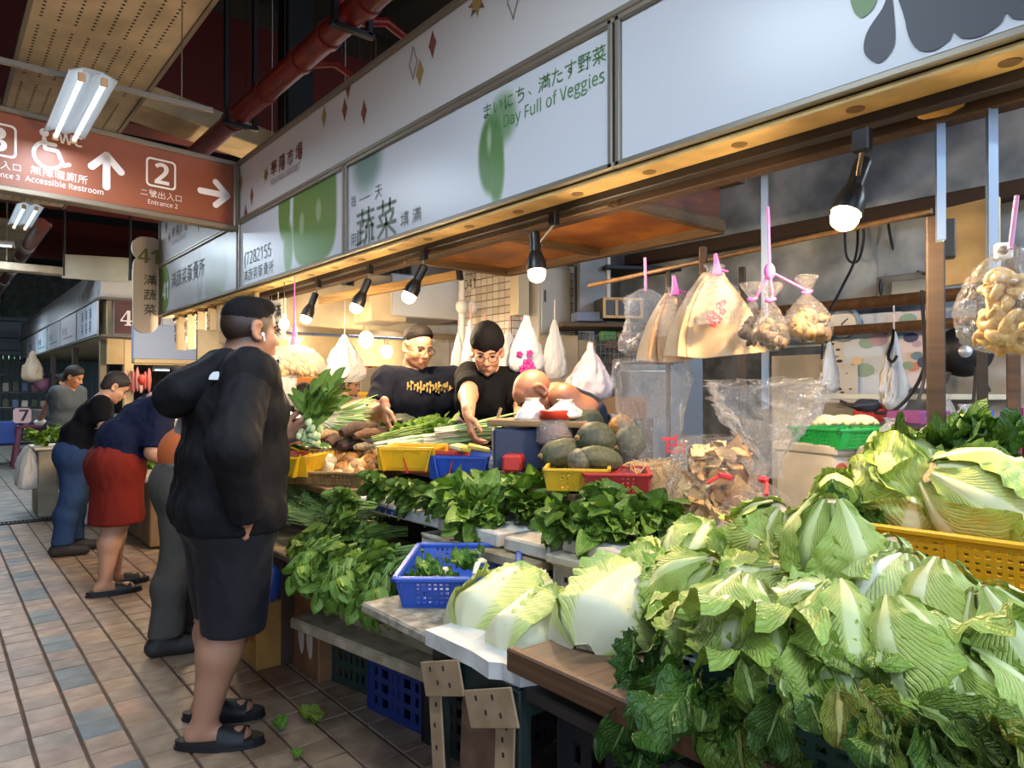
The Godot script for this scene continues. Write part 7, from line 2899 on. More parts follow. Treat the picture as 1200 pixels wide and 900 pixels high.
func outer(o: Node3D, p: Vector3, dir: Vector3, roll: float, k: int, s: float, tint: String, key := "napa_dark") -> void:
	var m := part(o, "outer_leaf", big_leaf[k], leaf_mat(key, tint, 0.45,1.2), false)
	var b := aim(dir) * Basis(Vector3.BACK, roll)
	m.transform = full(o).affine_inverse() * Transform3D(b.scaled(Vector3(s, s, s)), p)

func produce() -> void:
	make_cabbage_parts()
	cabbages()
	bunches()
	roots()

func cabbages() -> void:
	var R := func(x: float, y: float, z: float) -> Vector3: return cam_basis * Vector3(x, y, z)
	# three whole heads at the front
	cabbage("big pale cabbage lying furthest left on the bright white foam board", far(594,714,1.96), R.call(0.6,0.2,-0.78),1.12,0.4,3,1.15)
	cabbage("pale cabbage lying second from left, its cut stump towards the camera", far(636,738,1.78), R.call(0.6,0.22,-0.78),0.98,1.7,3,1.1)
	cabbage("fat white cabbage with a large brown stump at the edge of the brown counter", far(722,720,1.7), R.call(0.5,0.24,-0.84),1.15,2.6,3,1.18)
	# the heap
	var H := [
		[755,670,1.86,0.3,0.5,-0.8,0.85,1, "yellow green frilly cabbage behind the fat white one beside the crate"],
		[812,643,1.75,0.5,0.3,-0.8,0.85,1, "small pale cabbage under the bean curd bags, at the back left of the heap"],
		[800,702,1.62,-0.3,-0.6,-0.5,1.1,2, "green veined cabbage leaning at the left end of the heap"],
		[888,640,1.72,-0.2,-0.75,-0.5,1.0,1, "cabbage with broken white stalks at the top back of the heap"],
		[876,697,1.5,-0.8,-0.25,-0.3,0.95,1, "cabbage whose white ribs fan out to the left from a stump at its right end"],
		[940,640,1.62,-0.2,-0.7,-0.5,0.8,0, "pale cabbage tucked behind the topmost one on its left"],
		[975,668,1.42,0.05,-0.95,-0.1,1.1,2, "topmost green cabbage of the heap standing on its tip"],
		[946,728,1.3,-0.3,-0.5,-0.75,0.82,0, "white domed cabbage in the middle of the heap"],
		[1022,722,1.3,-0.45,-0.55,0.2,0.95,0, "creamy smooth cabbage right of the white dome"],
		[1040,668,1.5,0.1,-0.85,-0.4,0.62,1, "cabbage with a thick curved white stalk below the yellow basket"],
		[1110,742,1.2,-0.15,-0.85,0.35,0.9,1, "cabbage with a broad white rib on the right of the heap"],
		[1172,758,1.22,0.2,-0.8,0.2,0.8,2, "green cabbage at the right edge under the yellow basket"],
		[1200,785,1.1,0.25,-0.8,0.3,0.95,1, "white ribbed cabbage cut by the picture's right edge"],
		[868,758,1.26,-0.3,-0.75,0.5,0.95,1, "crumpled pale cabbage at the front left of the heap"],
		[985,775,1.16,-0.2,-0.8,0.5,0.95,2, "green cabbage in the front row among the wilted leaves"],
		[1085,800,1.08,0.1,-0.8,0.5,0.95,2, "dark green cabbage at the front right among the wilted leaves"],
		[820,752,1.4,-0.5,-0.7,0.3,0.95,2, "green cabbage behind the hanging dark leaves at the left"],
		[1066,724,1.4,0.0,-0.8,0.1,0.95,1, "half buried cabbage just below the basket's left corner"],
		[905,815,1.15,-0.2,-0.7,0.5,0.85,2, "green cabbage low above the front crate"],
		[1180,870,1.0,0.2,-0.7,0.4,0.9,2, "dark cabbage at the bottom right corner"],
	]
	var heads := []
	for k in H.size():
		var h: Array = H[k]
		var o := cabbage(h[8], far(h[0], h[1], h[2]), R.call(h[3], h[4], h[5]), h[6] * 0.84, k * 1.3, h[7],1.08, k in [13,14,15,16,18,19,4])
		heads.append(o)
	# loose outer leaves that hang off the front heads, each a leaf of the head nearest to it
	var dk := ["a4bf78", "c0d48c", "dce6a8", "9ab46c", "ccd890", "c2bc7c"]
	var W := []
	for k in 105:
		var t := k / 104.0
		var row := k % 5
		var x := lerpf(800,1195, t) + rng.randf_range(-14,14)
		var y: float = [752,780,804,826,848][row] + rng.randf_range(-10,10) + maxf(x - 900,0) * 0.13
		var d: float = [1.27,1.2,1.14,1.1,1.08][row] - (x - 960) * 0.0004
		if x < 800:
			d += 0.14
		var on := far(x, y, d)
		if row > 2 and x > 870:
			on = onx(x, 772 + (x - 845) * 0.26 + (row - 3) * 22 + rng.randf_range(-8,8),0.975)
		W.append([x, y, d, row, on])
	for q in W:
		var p: Vector3 = q[4]
		var best: Node3D = heads[0]
		for h in heads:
			if full(h).origin.distance_to(p) < full(best).origin.distance_to(p):
				best = h
		var dir: Vector3 = R.call(rng.randf_range(-0.6,0.5), rng.randf_range(-0.5,0.15), rng.randf_range(0.25,0.8))
		var tint: String = dk[rng.randi() % 6] if q[3] > 0 or rng.randf() < 0.4 else ["d0dd9a", "c2d488", "e0e8b0"][rng.randi() % 3]
		if q[3] > 2:
			if rng.randf() < 0.3:
				continue
			outer(best, p, dir, rng.randf_range(-0.7,0.7), rng.randi() % 5, rng.randf_range(0.28,0.42),["a4b878", "b8c888", "98ae6c", "c4bc7c"][rng.randi() % 4], "napa" if q[3] == 3 else "napa_dark")
			continue
		outer(best, p, dir, rng.randf_range(-0.7,0.7), rng.randi() % 5, rng.randf_range(0.36,0.56), tint, "napa_dark" if q[3] > 0 else "napa")
	# the dark bunch hanging at the left of the front heap
	for k in 26:
		var x := 748 + 19.0 * (k % 5) + rng.randf_range(-6,6)
		var y := 742 + 24.0 * (k / 5) + rng.randf_range(-6,6)
		outer(heads[2], far(x, y, 1.42 - 0.006 * k), R.call(rng.randf_range(-0.4,0.2), rng.randf_range(-0.9,-0.35),0.5), rng.randf_range(-0.8,0.8), rng.randi() % 5,0.42,["8aa860", "7a9a56", "9cb86c"][k % 3], "napa_dark")
	# single yellowed leaf hanging lowest
	# yellow basket with two great cabbages
	basket("yellow_basket", "yellow plastic basket with square holes holding two great cabbages", "basket", V(2.2,0.862,0.70), Vector3(0.46,0.135,0.36), PI / 2 + 0.06, mt("c9930f", 0.4),20,6,0.5,0.02,0.022)
	cabbage("great yellow green cabbage standing in the left half of the yellow basket", far(1060,572,2.14), R.call(-0.05,0.98,0.1),1.2,0.7,1,1.4)
	cabbage("great round cabbage lying in the right half of the yellow basket", far(1160,592,1.97), R.call(0.8,-0.45,0.1),1.2,2.2,1,1.35)
	var bk := cabbage("cabbage with white heart behind the left end of the yellow basket", far(985,600,2.2), R.call(-0.3,0.8,0.3),0.95,1.0,2,1.1)
	var bk2 := cabbage("dark leaved cabbage behind the basket at upper right", far(1130,540,2.2), R.call(0.2,0.9,0.1),1.0,0.2,2,1.2)
	for k in 9:
		outer(bk2, far(1085 + 16 * k, 545 + 6 * sin(k * 2.0),2.15), R.call(rng.randf_range(-0.4,0.4),0.9, rng.randf_range(-0.2,0.5)), rng.randf_range(-0.6,0.6), k % 5,0.75,["9cbc70", "b4cf7c", "8cac62"][k % 3], "napa_dark")
	for k in 8:
		outer(bk, far(930 + 12 * k, 612 + 7 * sin(k * 1.7),2.1), R.call(rng.randf_range(-0.6,0.3), rng.randf_range(-0.2,0.8), rng.randf_range(0.2,0.6)), rng.randf_range(-0.6,0.6), k % 5,0.65,["b0cc7c", "c8dc8c", "98b66c"][k % 3], "napa_dark")
# a bunch: stems from the root end at the origin along z, leaves beyond; returns [stems, leaves]

func bunch_g(n: int, stem: float, L: float, W: float, spread: float, droop: float, seed_: int, round_tip := 1.0) -> Array:
	var r := RandomNumberGenerator.new()
	r.seed = seed_
	var stems := G.new()
	var leaves := G.new()
	var kinds := [spear_leaf(L, W, 0.7,0.35, round_tip), spear_leaf(L * 0.85, W * 0.9,1.2,0.25, round_tip), spear_leaf(L * 0.7, W, 0.3,0.5, round_tip)]
	for k in n:
		var a := Vector3(r.randf_range(-1,1), r.randf_range(-1,1),0) * 0.022
		var out := Vector3(r.randf_range(-1,1), r.randf_range(-0.5,1.0),0) * spread
		var len := stem * r.randf_range(0.7,1.15)
		var p1 := a + Vector3(out.x * 0.3, out.y * 0.3, len * 0.55)
		var p2 := a + Vector3(out.x, out.y - droop * 0.5, len)
		var col := Color(0.26,0.36,0.08).lerp(Color(0.12,0.24,0.04), r.randf())
		stems.tube([a, p1, p2],[0.0028,0.0024,0.0015],5, false, col)
		for j in 5:
			var q := a.lerp(p2, r.randf_range(0.38,1.0)) + Vector3(0,0.012,0)
			var d := (p2 - p1).normalized() + Vector3(r.randf_range(-1,1) * 0.7, r.randf_range(-0.7,0.6) - droop * 1.6, r.randf_range(-0.1,0.5))
			var b := aim(d) * Basis(Vector3.BACK, r.randf_range(-1.2,1.2))
			var g := r.randf()
			leaves.add(kinds[r.randi() % 3], Transform3D(b.scaled(Vector3.ONE * r.randf_range(0.7,1.15)), q), Color(0.8,0.86,0.7).lerp(Color(1.0,1.0,0.85), g))
	stems.colored = true
	return [stems.mesh(), leaves.mesh()]

func bunch(label: String, meshes: Array, p: Vector3, dir: Vector3, roll: float, s: float, m: Material, group: String, called := "greens_bunch", stem_m: Material = null) -> Node3D:
	var o := thing(called, label, "greens", p, group)
	o.transform = Transform3D((aim(dir) * Basis(Vector3.BACK, roll)).scaled(Vector3(s, s, s)), p)
	part(o, "stems", meshes[0], stem_m if stem_m else mt("ffffff", 0.45,0.0, {"vc": true}), false, "stuff")
	part(o, "leaves", meshes[1], m, false, "stuff")
	return o

func bunches() -> void:
	var R := func(x: float, y: float, z: float) -> Vector3: return cam_basis * Vector3(x, y, z)
	var lt: Array = leaf_maps["leafy"]
	var leafy := mt("d4dcae", 0.4,0.0, {"map": lt[0], "bump": [lt[1],0.4], "vc": true, "back": Color(0.3,0.36,0.16)})
	var pale := mt("eef4c0", 0.4,0.0, {"map": lt[0], "bump": [lt[1],0.4], "vc": true, "back": Color(0.34,0.4,0.18)})
	var deep := mt("aebb8a", 0.4,0.0, {"map": lt[0], "bump": [lt[1],0.4], "vc": true, "back": Color(0.24,0.3,0.14)})
	# water spinach hanging over the edge beside the blue basket
	var ws := [bunch_g(11,0.26,0.12,0.022,0.07,0.05,1), bunch_g(11,0.24,0.11,0.027,0.08,0.06,2,0.8), bunch_g(11,0.25,0.13,0.018,0.06,0.09,3)]
	var wh := [bunch_g(11,0.13,0.12,0.022,0.07,0.05,4), bunch_g(11,0.12,0.13,0.025,0.07,0.05,9)]
	var W := [[500,640,-0.75,-0.1,0.3],[490,652,-0.8,-0.2,0.35],[478,622,-0.8,0.0,0.3],[455,615,-0.8,-0.05,0.35],[440,612,-0.8,0.0,0.4],[470,640,-0.7,-0.25,0.45],[450,650,-0.6,-0.5,0.5],[432,655,-0.45,-0.8,0.5],[412,655,-0.3,-0.9,0.5],[445,672,-0.2,-1.0,0.4],[420,640,-0.7,-0.4,0.5],[400,630,-0.8,-0.4,0.5],[385,640,-0.5,-0.8,0.5],[370,632,-0.6,-0.7,0.4],[405,612,-0.8,-0.2,0.4],[360,650,-0.1,-1.0,0.4],[460,660,-0.3,-0.95,0.35],[395,662,0.0,-1.0,0.4]]
	for k in W.size():
		var q: Array = W[k]
		bunch("bunch of water spinach %s %s the heap left of the blue basket" % ["hanging" if q[3] < -0.35 else "lying", "left in" if q[0] < 410 else ("amid" if q[0] < 450 else "right in")],(wh[k % 2] if q[3] < -0.35 else ws[k % 3]), ony(q[0], q[1],0.76 - 0.005 * (k % 4)), R.call(q[2], q[3], q[4]), rng.randf_range(-0.5,0.5), rng.randf_range(0.8,0.98),[leafy, deep, leafy][k % 3], "water spinach bunches", "water_spinach")
	# feathery herbs
	var fe := []
	for v in 2:
		var st := G.new()
		var fr := G.new()
		var r := RandomNumberGenerator.new()
		r.seed = 30 + v
		for k in 46:
			var a := Vector3(r.randf_range(-1,1), r.randf_range(-1,1),0) * 0.03
			var e := Vector3(r.randf_range(-1,1) * 0.1, r.randf_range(-0.4,0.8) * 0.08, r.randf_range(0.2,0.32))
			st.tube([a, (a + e) * 0.55, e],[0.002,0.0016,0.001],4, false, Color(0.42,0.56,0.2))
			for j in 16:
				var q := a.lerp(e, r.randf_range(0.35,1.0))
				var d := Vector3(r.randf_range(-1,1), r.randf_range(-0.8,1), r.randf_range(-0.2,1)).normalized() * r.randf_range(0.02,0.045)
				var sd := d.cross(Vector3(0.3,1,0.2)).normalized() * 0.0022
				var c := Color(0.36,0.5,0.16).lerp(Color(0.56,0.68,0.26), r.randf())
				fr.quad(q - sd, q + sd, q + d + sd * 0.3, q + d - sd * 0.3, Vector3.UP, c)
		st.colored = true
		fr.colored = true
		fe.append([st.mesh(), fr.mesh()])
	var fm := mt("d8e8c8", 0.5,0.0, {"vc": true, "back": Color(0.2,0.24,0.1)})
	for k in 15:
		var q := [330 + 22 * (k % 5) + 6 * (k / 5),572 + 17 * (k / 5) + 3 * (k % 2)]
		bunch("bunch of feathery dark herbs behind the man, %s row, %s" % [["back", "middle", "front"][k / 5],["leftmost", "left", "middle", "right", "rightmost"][k % 5]], fe[k % 2], ony(q[0], q[1],0.74 + 0.02 * (2 - k / 5)), R.call(-0.75 if k % 3 else 0.8,0.06, rng.randf_range(-0.4,0.5)), rng.randf_range(-1,1),1.05, fm, "feathery herb bunches", "herb_bunch")
	# row of leafy greens on the foam trays
	var ch := [bunch_g(13,0.2,0.13,0.03,0.05,0.02,5), bunch_g(13,0.2,0.12,0.034,0.05,0.02,6)]
	var sp := [bunch_g(13,0.16,0.13,0.045,0.08,0.03,7,0.7), bunch_g(13,0.16,0.14,0.05,0.09,0.03,8,0.7)]
	for k in 9:
		bunch("narrow dark greens bunch by the onions, %s row, %s" % [["front", "middle", "back"][k % 3], "left part" if k < 5 else "right part"], ch[k % 2], ony(440 + 17 * k, 592 - 9 * (k % 3),0.9 + 0.02 * (k % 3)), R.call(0.62,0.1,-0.6) if k % 2 else R.call(-0.5,0.1,0.45), rng.randf_range(-0.5,0.5),0.72, deep, "narrow greens bunches")
	for k in 18:
		bunch("bunch of curly bright green leaves amid the greens row, %s, %s" % [["front", "middle", "back"][k % 3],["left part", "centre", "right part"][k / 6]], sp[k % 2], ony(540 + 8 * k, 610 - 12 * (k % 3),0.885 + 0.018 * (k % 3)), R.call(rng.randf_range(-0.6,0.5),0.12, rng.randf_range(-0.1,0.7)), rng.randf_range(-0.6,0.6),0.7, pale if k % 3 else leafy, "curly greens bunches")
	for k in 15:
		bunch("bunch of broad flat leaves on the right foam sheet, %s, %s" % [["front", "middle", "back"][k % 3],["left part", "centre", "right part"][k / 5]], sp[k % 2], ony(655 + 7 * k, 624 - 8 * (k % 3),0.91 + 0.015 * (k % 3)), R.call(rng.randf_range(-0.2,0.7),0.05, rng.randf_range(-0.2,0.6)), rng.randf_range(-0.6,0.6),0.68, deep if k % 3 else leafy, "broad leaf bunches")
	# celery and spring onions behind the coloured boxes
	var ce := [bunch_g(10,0.3,0.08,0.03,0.04,0.0,12,0.7)]
	for k in 5:
		bunch("celery bunch with pale stalks behind the yellow box", ce[0], far(436 + 8 * k, 516 - 2 * k, 3.75 - 0.03 * k), R.call(0.75,0.16,-0.45), k * 0.7,0.95, pale, "celery bunches", "celery")
	var on := G.new()
	var ow := G.new()
	for k in 26:
		var a := Vector3(rng.randf_range(-0.03,0.03), rng.randf_range(0,0.04),0)
		var e := Vector3(rng.randf_range(-0.07,0.07), rng.randf_range(-0.02,0.06), rng.randf_range(0.42,0.55))
		var m := a.lerp(e, 0.4) + Vector3(0,0.01,0)
		ow.tube([a, a.lerp(m, 0.6)],[0.006,0.005],6, true, Color(0.6,0.62,0.42))
		on.tube([a.lerp(m, 0.55), m, e],[0.005,0.0055,0.002],5, false, Color(0.3,0.48,0.18).lerp(Color(0.46,0.62,0.24), rng.randf()))
	on.colored = true
	ow.colored = true
	var om := [ow.mesh(), on.mesh()]
	var vc := mt("ffffff", 0.4,0.0, {"vc": true})
	for k in 6:
		bunch("%s bunch of long spring onions behind the red and blue boxes" % ["front left", "second", "third", "fourth", "fifth", "back right"][k], om, far(440 + 14 * k, 528 - 3.5 * k, 3.55 - 0.02 * k), R.call(0.86,0.1,-0.36 + 0.06 * k), k, 0.9, vc, "spring onion bunches", "spring_onion")
	# the bunch in the man's hand
	var hb := bunch("bunch of greens with pale knobbly stalk ends held up by the man", bunch_g(22,0.2,0.15,0.02,0.06,-0.02,15), far(361,515,2.98), R.call(0.3,0.85,-0.35),0.0,1.0, leafy, "", "greens_bunch")
	for k in 30:
		var g := G.new()
		var a := k * 2.4
		g.ball(Vector3(cos(a) * 0.045 * sqrt(k / 30.0), sin(a) * 0.045 * sqrt(k / 30.0),0.0 + 0.02 * (k % 4)), Vector3(0.013,0.013,0.02),8,6)
		part(hb, "stalk_end", g, mt(["c8cf9a", "9fb07a", "b7c48a"][k % 3],0.5), false)
	for k in 7:
		bunch("bunch of long leek like greens lying beyond the held bunch", om, far(372 + 3 * k, 498 - 2 * k, 3.9), R.call(0.25 + 0.06 * k, -0.5 + 0.12 * k, -0.3), k, 0.5, vc, "leek like greens", "spring_onion")
	# bok choy in the blue basket
	basket("blue_basket", "blue plastic basket with a few leaves on the worn plank", "basket", V(1.3,0.746,1.83), Vector3(0.4,0.085,0.3),0.86, mt("2b50a8", 0.42),24,5,0.45,0.025,0.02)
	for k in 3:
		var bc := thing("bok_choy", ["bok choy with a white stalk in the front of the blue basket", "broad green bok choy at the back of the blue basket", "upright bok choy at the right corner of the blue basket"][k], "bok choy", V(1.3,0.77,1.83))
		var p := far([497,505,545][k],[682,678,668][k],[2.12,2.2,2.1][k])
		for j in 5:
			var m := part(bc, "leaf", big_leaf[(j + k) % 5], leaf_mat("leafy", ["9fc070", "b4cf7c", "8aab60"][j % 3],0.4,0.6), false)
			m.transform = full(bc).affine_inverse() * Transform3D((aim(R.call(0.5 - 0.4 * j * (0.5 if k else 1.0),0.35,0.3 - 0.15 * j)) * Basis(Vector3.BACK, rng.randf_range(-0.5,0.5))).scaled(Vector3.ONE * 0.3), p)
		var g := G.new()
		g.tube(curve([p + Vector3(0.06,0.02,0.02), p + Vector3(0.02,0.03,0.04), p + Vector3(-0.01,0.0,0.06)],4),[0.006,0.007,0.008,0.009,0.009,0.009,0.008,0.008,0.007],8)
		part(bc, "stalk", g, mt("e4e2c4", 0.4))
	# scraps on the floor
	for k in 3:
		var fl := solo("fallen_leaf", ["crumpled green leaf fallen on the tiles by the man's toes", "yellowing leaf fallen on the tiles nearer the crates", "small pale scrap of leaf on the tiles at the bottom"][k], "leaf", big_leaf[k], leaf_mat("leafy", ["b0d080", "d8c878", "c8d890"][k],0.5,0.6))
		fl.transform = Transform3D((aim(R.call([0.3,0.8,0.5][k],0.25,0.4)) * Basis(Vector3.BACK, 0.4)).scaled(Vector3.ONE * [0.32,0.36,0.18][k]), ony([322,350,342][k],[846,834,880][k],0.03))

func roots() -> void:
	# onions in a shallow basket
	basket("wicker_tray", "tan wicker tray of onions and potatoes", "basket", V(1.74,0.9,3.52), Vector3(0.62,0.06,0.46),0.62, stained("a98a55", 0.7,8.0,0.3,2.0),30,3,0.7,0.02,0.02)
	var og := G.new()
	og.lathe([Vector2(0.002,-0.044), Vector2(0.016,-0.042), Vector2(0.036,-0.028), Vector2(0.046,-0.004), Vector2(0.042,0.02), Vector2(0.026,0.036), Vector2(0.01,0.044), Vector2(0.006,0.056), Vector2(0.003,0.064)],20)
	var on := og.mesh()
	var rt := G.new()
	for k in 12:
		var a := TAU * k / 12
		rt.tube([Vector3(0,-0.043,0), Vector3(cos(a) * 0.008,-0.05, sin(a) * 0.008)],0.001,4)
	var roots_m := rt.mesh()
	var tops := [["9a", "c99a58"],["b", "c08a48"]]
	var spots := [[384,541,0],[386,552,0],[399,536,1],[401,552,1],[411,540,1],[419,548,2],[421,532,1],[434,534,2],[432,543,1],[440,549,1],[448,540,2],[422,558,1],[409,558,2],[458,546,1],[395,560,2],[441,536,1],[477,542,1],[446,527,1]]
	for k in spots.size():
		var s: Array = spots[k]
		var lab: String = ["white skinned onion at the left of the onion pile", "golden brown onion in the pile on the wicker tray", "pale golden onion in the pile on the wicker tray"][s[2]]
		var o := thing("onion", lab, "onion", far(s[0], s[1],3.78 - 0.012 * (s[1] - 540)), "onions on the wicker tray")
		o.rotation = Vector3(rng.randf_range(-0.9,0.9), rng.randf_range(0,6), rng.randf_range(-0.9,0.9))
		o.scale = Vector3.ONE * rng.randf_range(0.92,1.15)
		part(o, "bulb", on, mt([Color("e3ddc0"), Color("c58f4e"), Color("d6b684")][s[2]],0.35,0.0, {"tex": [noisy(9,4.0, Color(0.8,0.72,0.62), Color.WHITE, 3,0.3),6.0]}), false)
		part(o, "roots", roots_m, mt("8d7a58", 0.9), false)
	# potatoes and sweet potatoes
	var pot := G.new()
	pot.ball(Vector3.ZERO, Vector3(0.062,0.04,0.042),16,10, Basis(), func(d: Vector3) -> Vector3: return d * (1.0 + 0.16 * fn.get_noise_3dv(d * 1.4)))
	var pm := pot.mesh()
	var P := [[361,545, "9a7a4e"],[371,540, "8f6f48"],[352,548, "957550"],[378,532, "8a6a44"],[368,550, "a5855a"],[357,538, "7b5a44"],[388,530, "8f7048"],[375,525, "a07a50"],[360,527, "94483e"],[379,523, "8a3f48"],[350,520, "a56a50"],[366,517, "9c8058"],[348,535, "86403c"]]
	for k in P.size():
		var o := solo("sweet_potato" if k in [8,9,12] else "potato", "reddish sweet potato lying among the brown potatoes" if k in [8,9,12] else "brown potato in the heap between the yellow tray and the onions", "potato", pm, mt(Color(P[k][2]),0.7,0.0, {"tex": [noisy(10,10.0, Color(0.75,0.7,0.65), Color.WHITE, 4,0.4),5.0]}), far(P[k][0], P[k][1],3.82), "sweet potatoes by the onions" if k in [8,9,12] else "potatoes by the onions")
		o.rotation = Vector3(rng.randf_range(-0.3,0.3), rng.randf_range(0,6), rng.randf_range(-0.3,0.3))
	# dark roots, white radish, cut winter melon
	for q in [[[400,508],[440,497],0.033, "5a4535", "dark brown taro root lying highest of the root heap"],[[415,512],[452,505],0.024, "7d5c40", "light brown taro root in front of the dark one"],[[398,524],[425,517],0.034, "4a382e", "dark taro root with a white cut end beside the onions"],[[384,520],[404,512],0.03, "6d5444", "stubby root at the left of the root heap"],[[372,512],[402,508],0.022, "b89a70", "pale tan root behind the potatoes"],[[416,524],[446,527],0.02, "d9c9a4", "white radish pointing at the onions"],[[450,530],[474,533],0.03, "d6c8ac", "thick pale root end left of the yellow box"],[[378,527],[396,518],0.026, "c4bf9a", "leek white lying over the potatoes"]]:
		var a := far(q[0][0], q[0][1],3.75)
		var b := far(q[1][0], q[1][1],3.95)
		var g := G.new()
		var path := []
		var rad := []
		for k in 9:
			var t := k / 8.0
			path.append(a.lerp(b, t) + Vector3(0,0.008 * sin(t * 5.0),0))
			rad.append(q[2] * (0.45 + 0.75 * sin(PI * clampf(t * 0.9 + 0.08,0,1))) * (1.0 + 0.12 * sin(k * 2.7)))
		g.tube(path, rad, 12)
		solo("root_vegetable", q[4], "root vegetable", g, mt(Color(q[3]),0.8,0.0, {"tex": [noisy(12,14.0, Color(0.6,0.55,0.5), Color.WHITE, 4,0.5),4.0]}))
	var wm := thing("winter_melon", "cut winter melon showing a round white face", "melon", far(413,496,4.3))
	var c := far(409,497,4.25)
	var wd := cam_basis * Vector3(0.75,0.05,-0.65)
	var wb := aim(wd)
	var g := G.new()
	g.lathe([Vector2(0.088,0.0), Vector2(0.092,0.05), Vector2(0.09,0.14), Vector2(0.07,0.2), Vector2(0.0001,0.23)],22, Transform3D(Basis(wb.x, wb.z, -wb.y), c))
	part(wm, "rind", flip(g), mt("7f9a52", 0.5))
	g = G.new()
	g.lathe([Vector2(0.0001,-0.002), Vector2(0.07,-0.002), Vector2(0.088,0.001)],22, Transform3D(Basis(wb.x, wb.z, -wb.y), c))
	part(wm, "flesh", flip(g), mt("e6dfb4", 0.5))
	# pumpkins / winter squashes
	var PK := [[682,497,0.105,0.062,2.98,0.3, "grey green squash lying topmost of the pile with a flattened end"],[698,516,0.082,0.075,2.78,-0.2, "round dark squash in the middle of the pile"],[660,532,0.1,0.065,2.78,0.15, "long ribbed squash at the left of the pile"],[679,540,0.048,0.044,2.62,1.2, "small squash with a corky stem at the front of the pile"],[709,539,0.1,0.048,2.66,-0.35, "bottle shaped squash at the front right of the pile"],[738,518,0.07,0.065,2.85,0.6, "squash half hidden by the noodle bag"],[728,500,0.06,0.05,3.0,0.6, "orange fleshed squash at the back of the pile"]]
	for k in PK.size():
		var q: Array = PK[k]
		var p := far(q[0], q[1], q[4])
		var o := thing("squash", q[6], "squash", p)
		var ax := cam_basis * Vector3(cos(q[5]), sin(q[5]) * 0.6,-0.5)
		var b := aim(ax)
		g = G.new()
		g.ball(p, Vector3(q[3], q[3], q[2]),28,16, b, func(d: Vector3) -> Vector3:
			var a := atan2(d.y, d.x)
			return d * (1.0 + 0.035 * cos(a * 10.0) * (1.0 - d.z * d.z) + 0.05 * fn.get_noise_3dv(d * 1.5 + Vector3(k, 0,0))) * Vector3(1,1,1) * (1.0 - (0.25 * d.z if k == 4 else 0.0)))
		part(o, "body", g, mt(Color(["5b5e45", "50543f", "565a3f", "6b6a58", "5d6044", "5c5f4b", "b8803a"][k]),0.6,0.0, {"tex": [noisy(14,16.0, Color(0.62,0.62,0.55), Color.WHITE, 4,0.5),3.5]}))
		g = G.new()
		var tip: Vector3 = p - ax.normalized() * q[2] * 0.95
		g.tube([tip, tip - ax.normalized() * 0.012 + Vector3(0,0.01,0)],[0.011,0.008],8)
		part(o, "stem", g, mt("8d6f42", 0.8))
	basket("yellow_tray", "yellow plastic tray under the squashes", "basket", far(666,552,2.62) + Vector3(0.05,-0.06,0), Vector3(0.26,0.075,0.2),0.75, mt("c79c1c", 0.4),14,4,0.6,0.015,0.014)
	basket("red_tray", "red plastic tray right of the yellow one under the squashes", "basket", far(712,556,2.56) + Vector3(0.05,-0.06,0), Vector3(0.24,0.07,0.2),0.75, mt("a8302c", 0.4),14,4,0.6,0.015,0.014)
	# the coloured boxes
	for q in [["yellow_tray", "solid yellow box at the left of the row of three boxes", 484,527, "d9a51c", 0.2,0.085],["red_tray", "red box between the yellow and the blue boxes", 511,530, "b3382c", 0.2,0.08],["blue_tray", "blue box with yellow packets at the right of the row of three boxes", 551,536, "2c4fa6", 0.28,0.085],["yellow_tray", "yellow tray of greens under the man's outstretched sleeve", 340,534, "d8ad1e", 0.3,0.08]]:
		var p := far(q[2], q[3] + 8,3.2 if q[2] > 400 else 3.55)
		basket(q[0], q[1], "box", p + Vector3(0.04,-0.05,-0.06), Vector3(q[5], q[6],0.2),0.72, mt(q[4],0.4),3,2,0.99,0.02,0.012)
	for k in 4:
		g = G.new()
		var p := far(538 + 9 * k, 524 + 2 * (k % 2),3.18)
		g.box(p, Vector3(0.09,0.022,0.06), Basis(Vector3.UP, 0.5 + 0.2 * k) * Basis(Vector3.RIGHT, 0.2),0.005)
		solo("packet", ["yellow and white packet leftmost in the blue box", "second yellow packet in the blue box", "third yellow packet in the blue box", "rightmost yellow packet in the blue box"][k], "packet", g, mt(["cfc08a", "d6b13c", "c9a84a", "cdb056"][k],0.35))
	for k in 6:
		g = G.new()
		g.add(spear_leaf(0.15,0.025,0.6,0.3))
		var o := solo("long_leaf", "long dark leaf lying in the yellow tray by the man's sleeve", "leaf", g, mt("4a6f2e", 0.4), far(330 + 5 * k, 528 - k, 3.5), "long leaves in the yellow tray")
		o.rotation = Vector3(-0.2, rng.randf_range(0.4,1.4), rng.randf_range(-0.6,0.6))

# ---------------------------------------------------------------- bags and small things

func film(tint := "ffffff", a := 0.1, rough := 0.12) -> StandardMaterial3D:
	return mt(tint, rough, 0.0, {"clear": a, "bump": [noisy(70,9.0, Color.BLACK, Color.WHITE, 4),1.6], "tri": 1})

func white_bag_mat() -> StandardMaterial3D:
	return mt("cfcdc9", 0.35,0.0, {"back": Color(0.6,0.6,0.58)})
# a bag turned about y with pleats that gather towards its neck; prof is (radius, height) from the bottom up

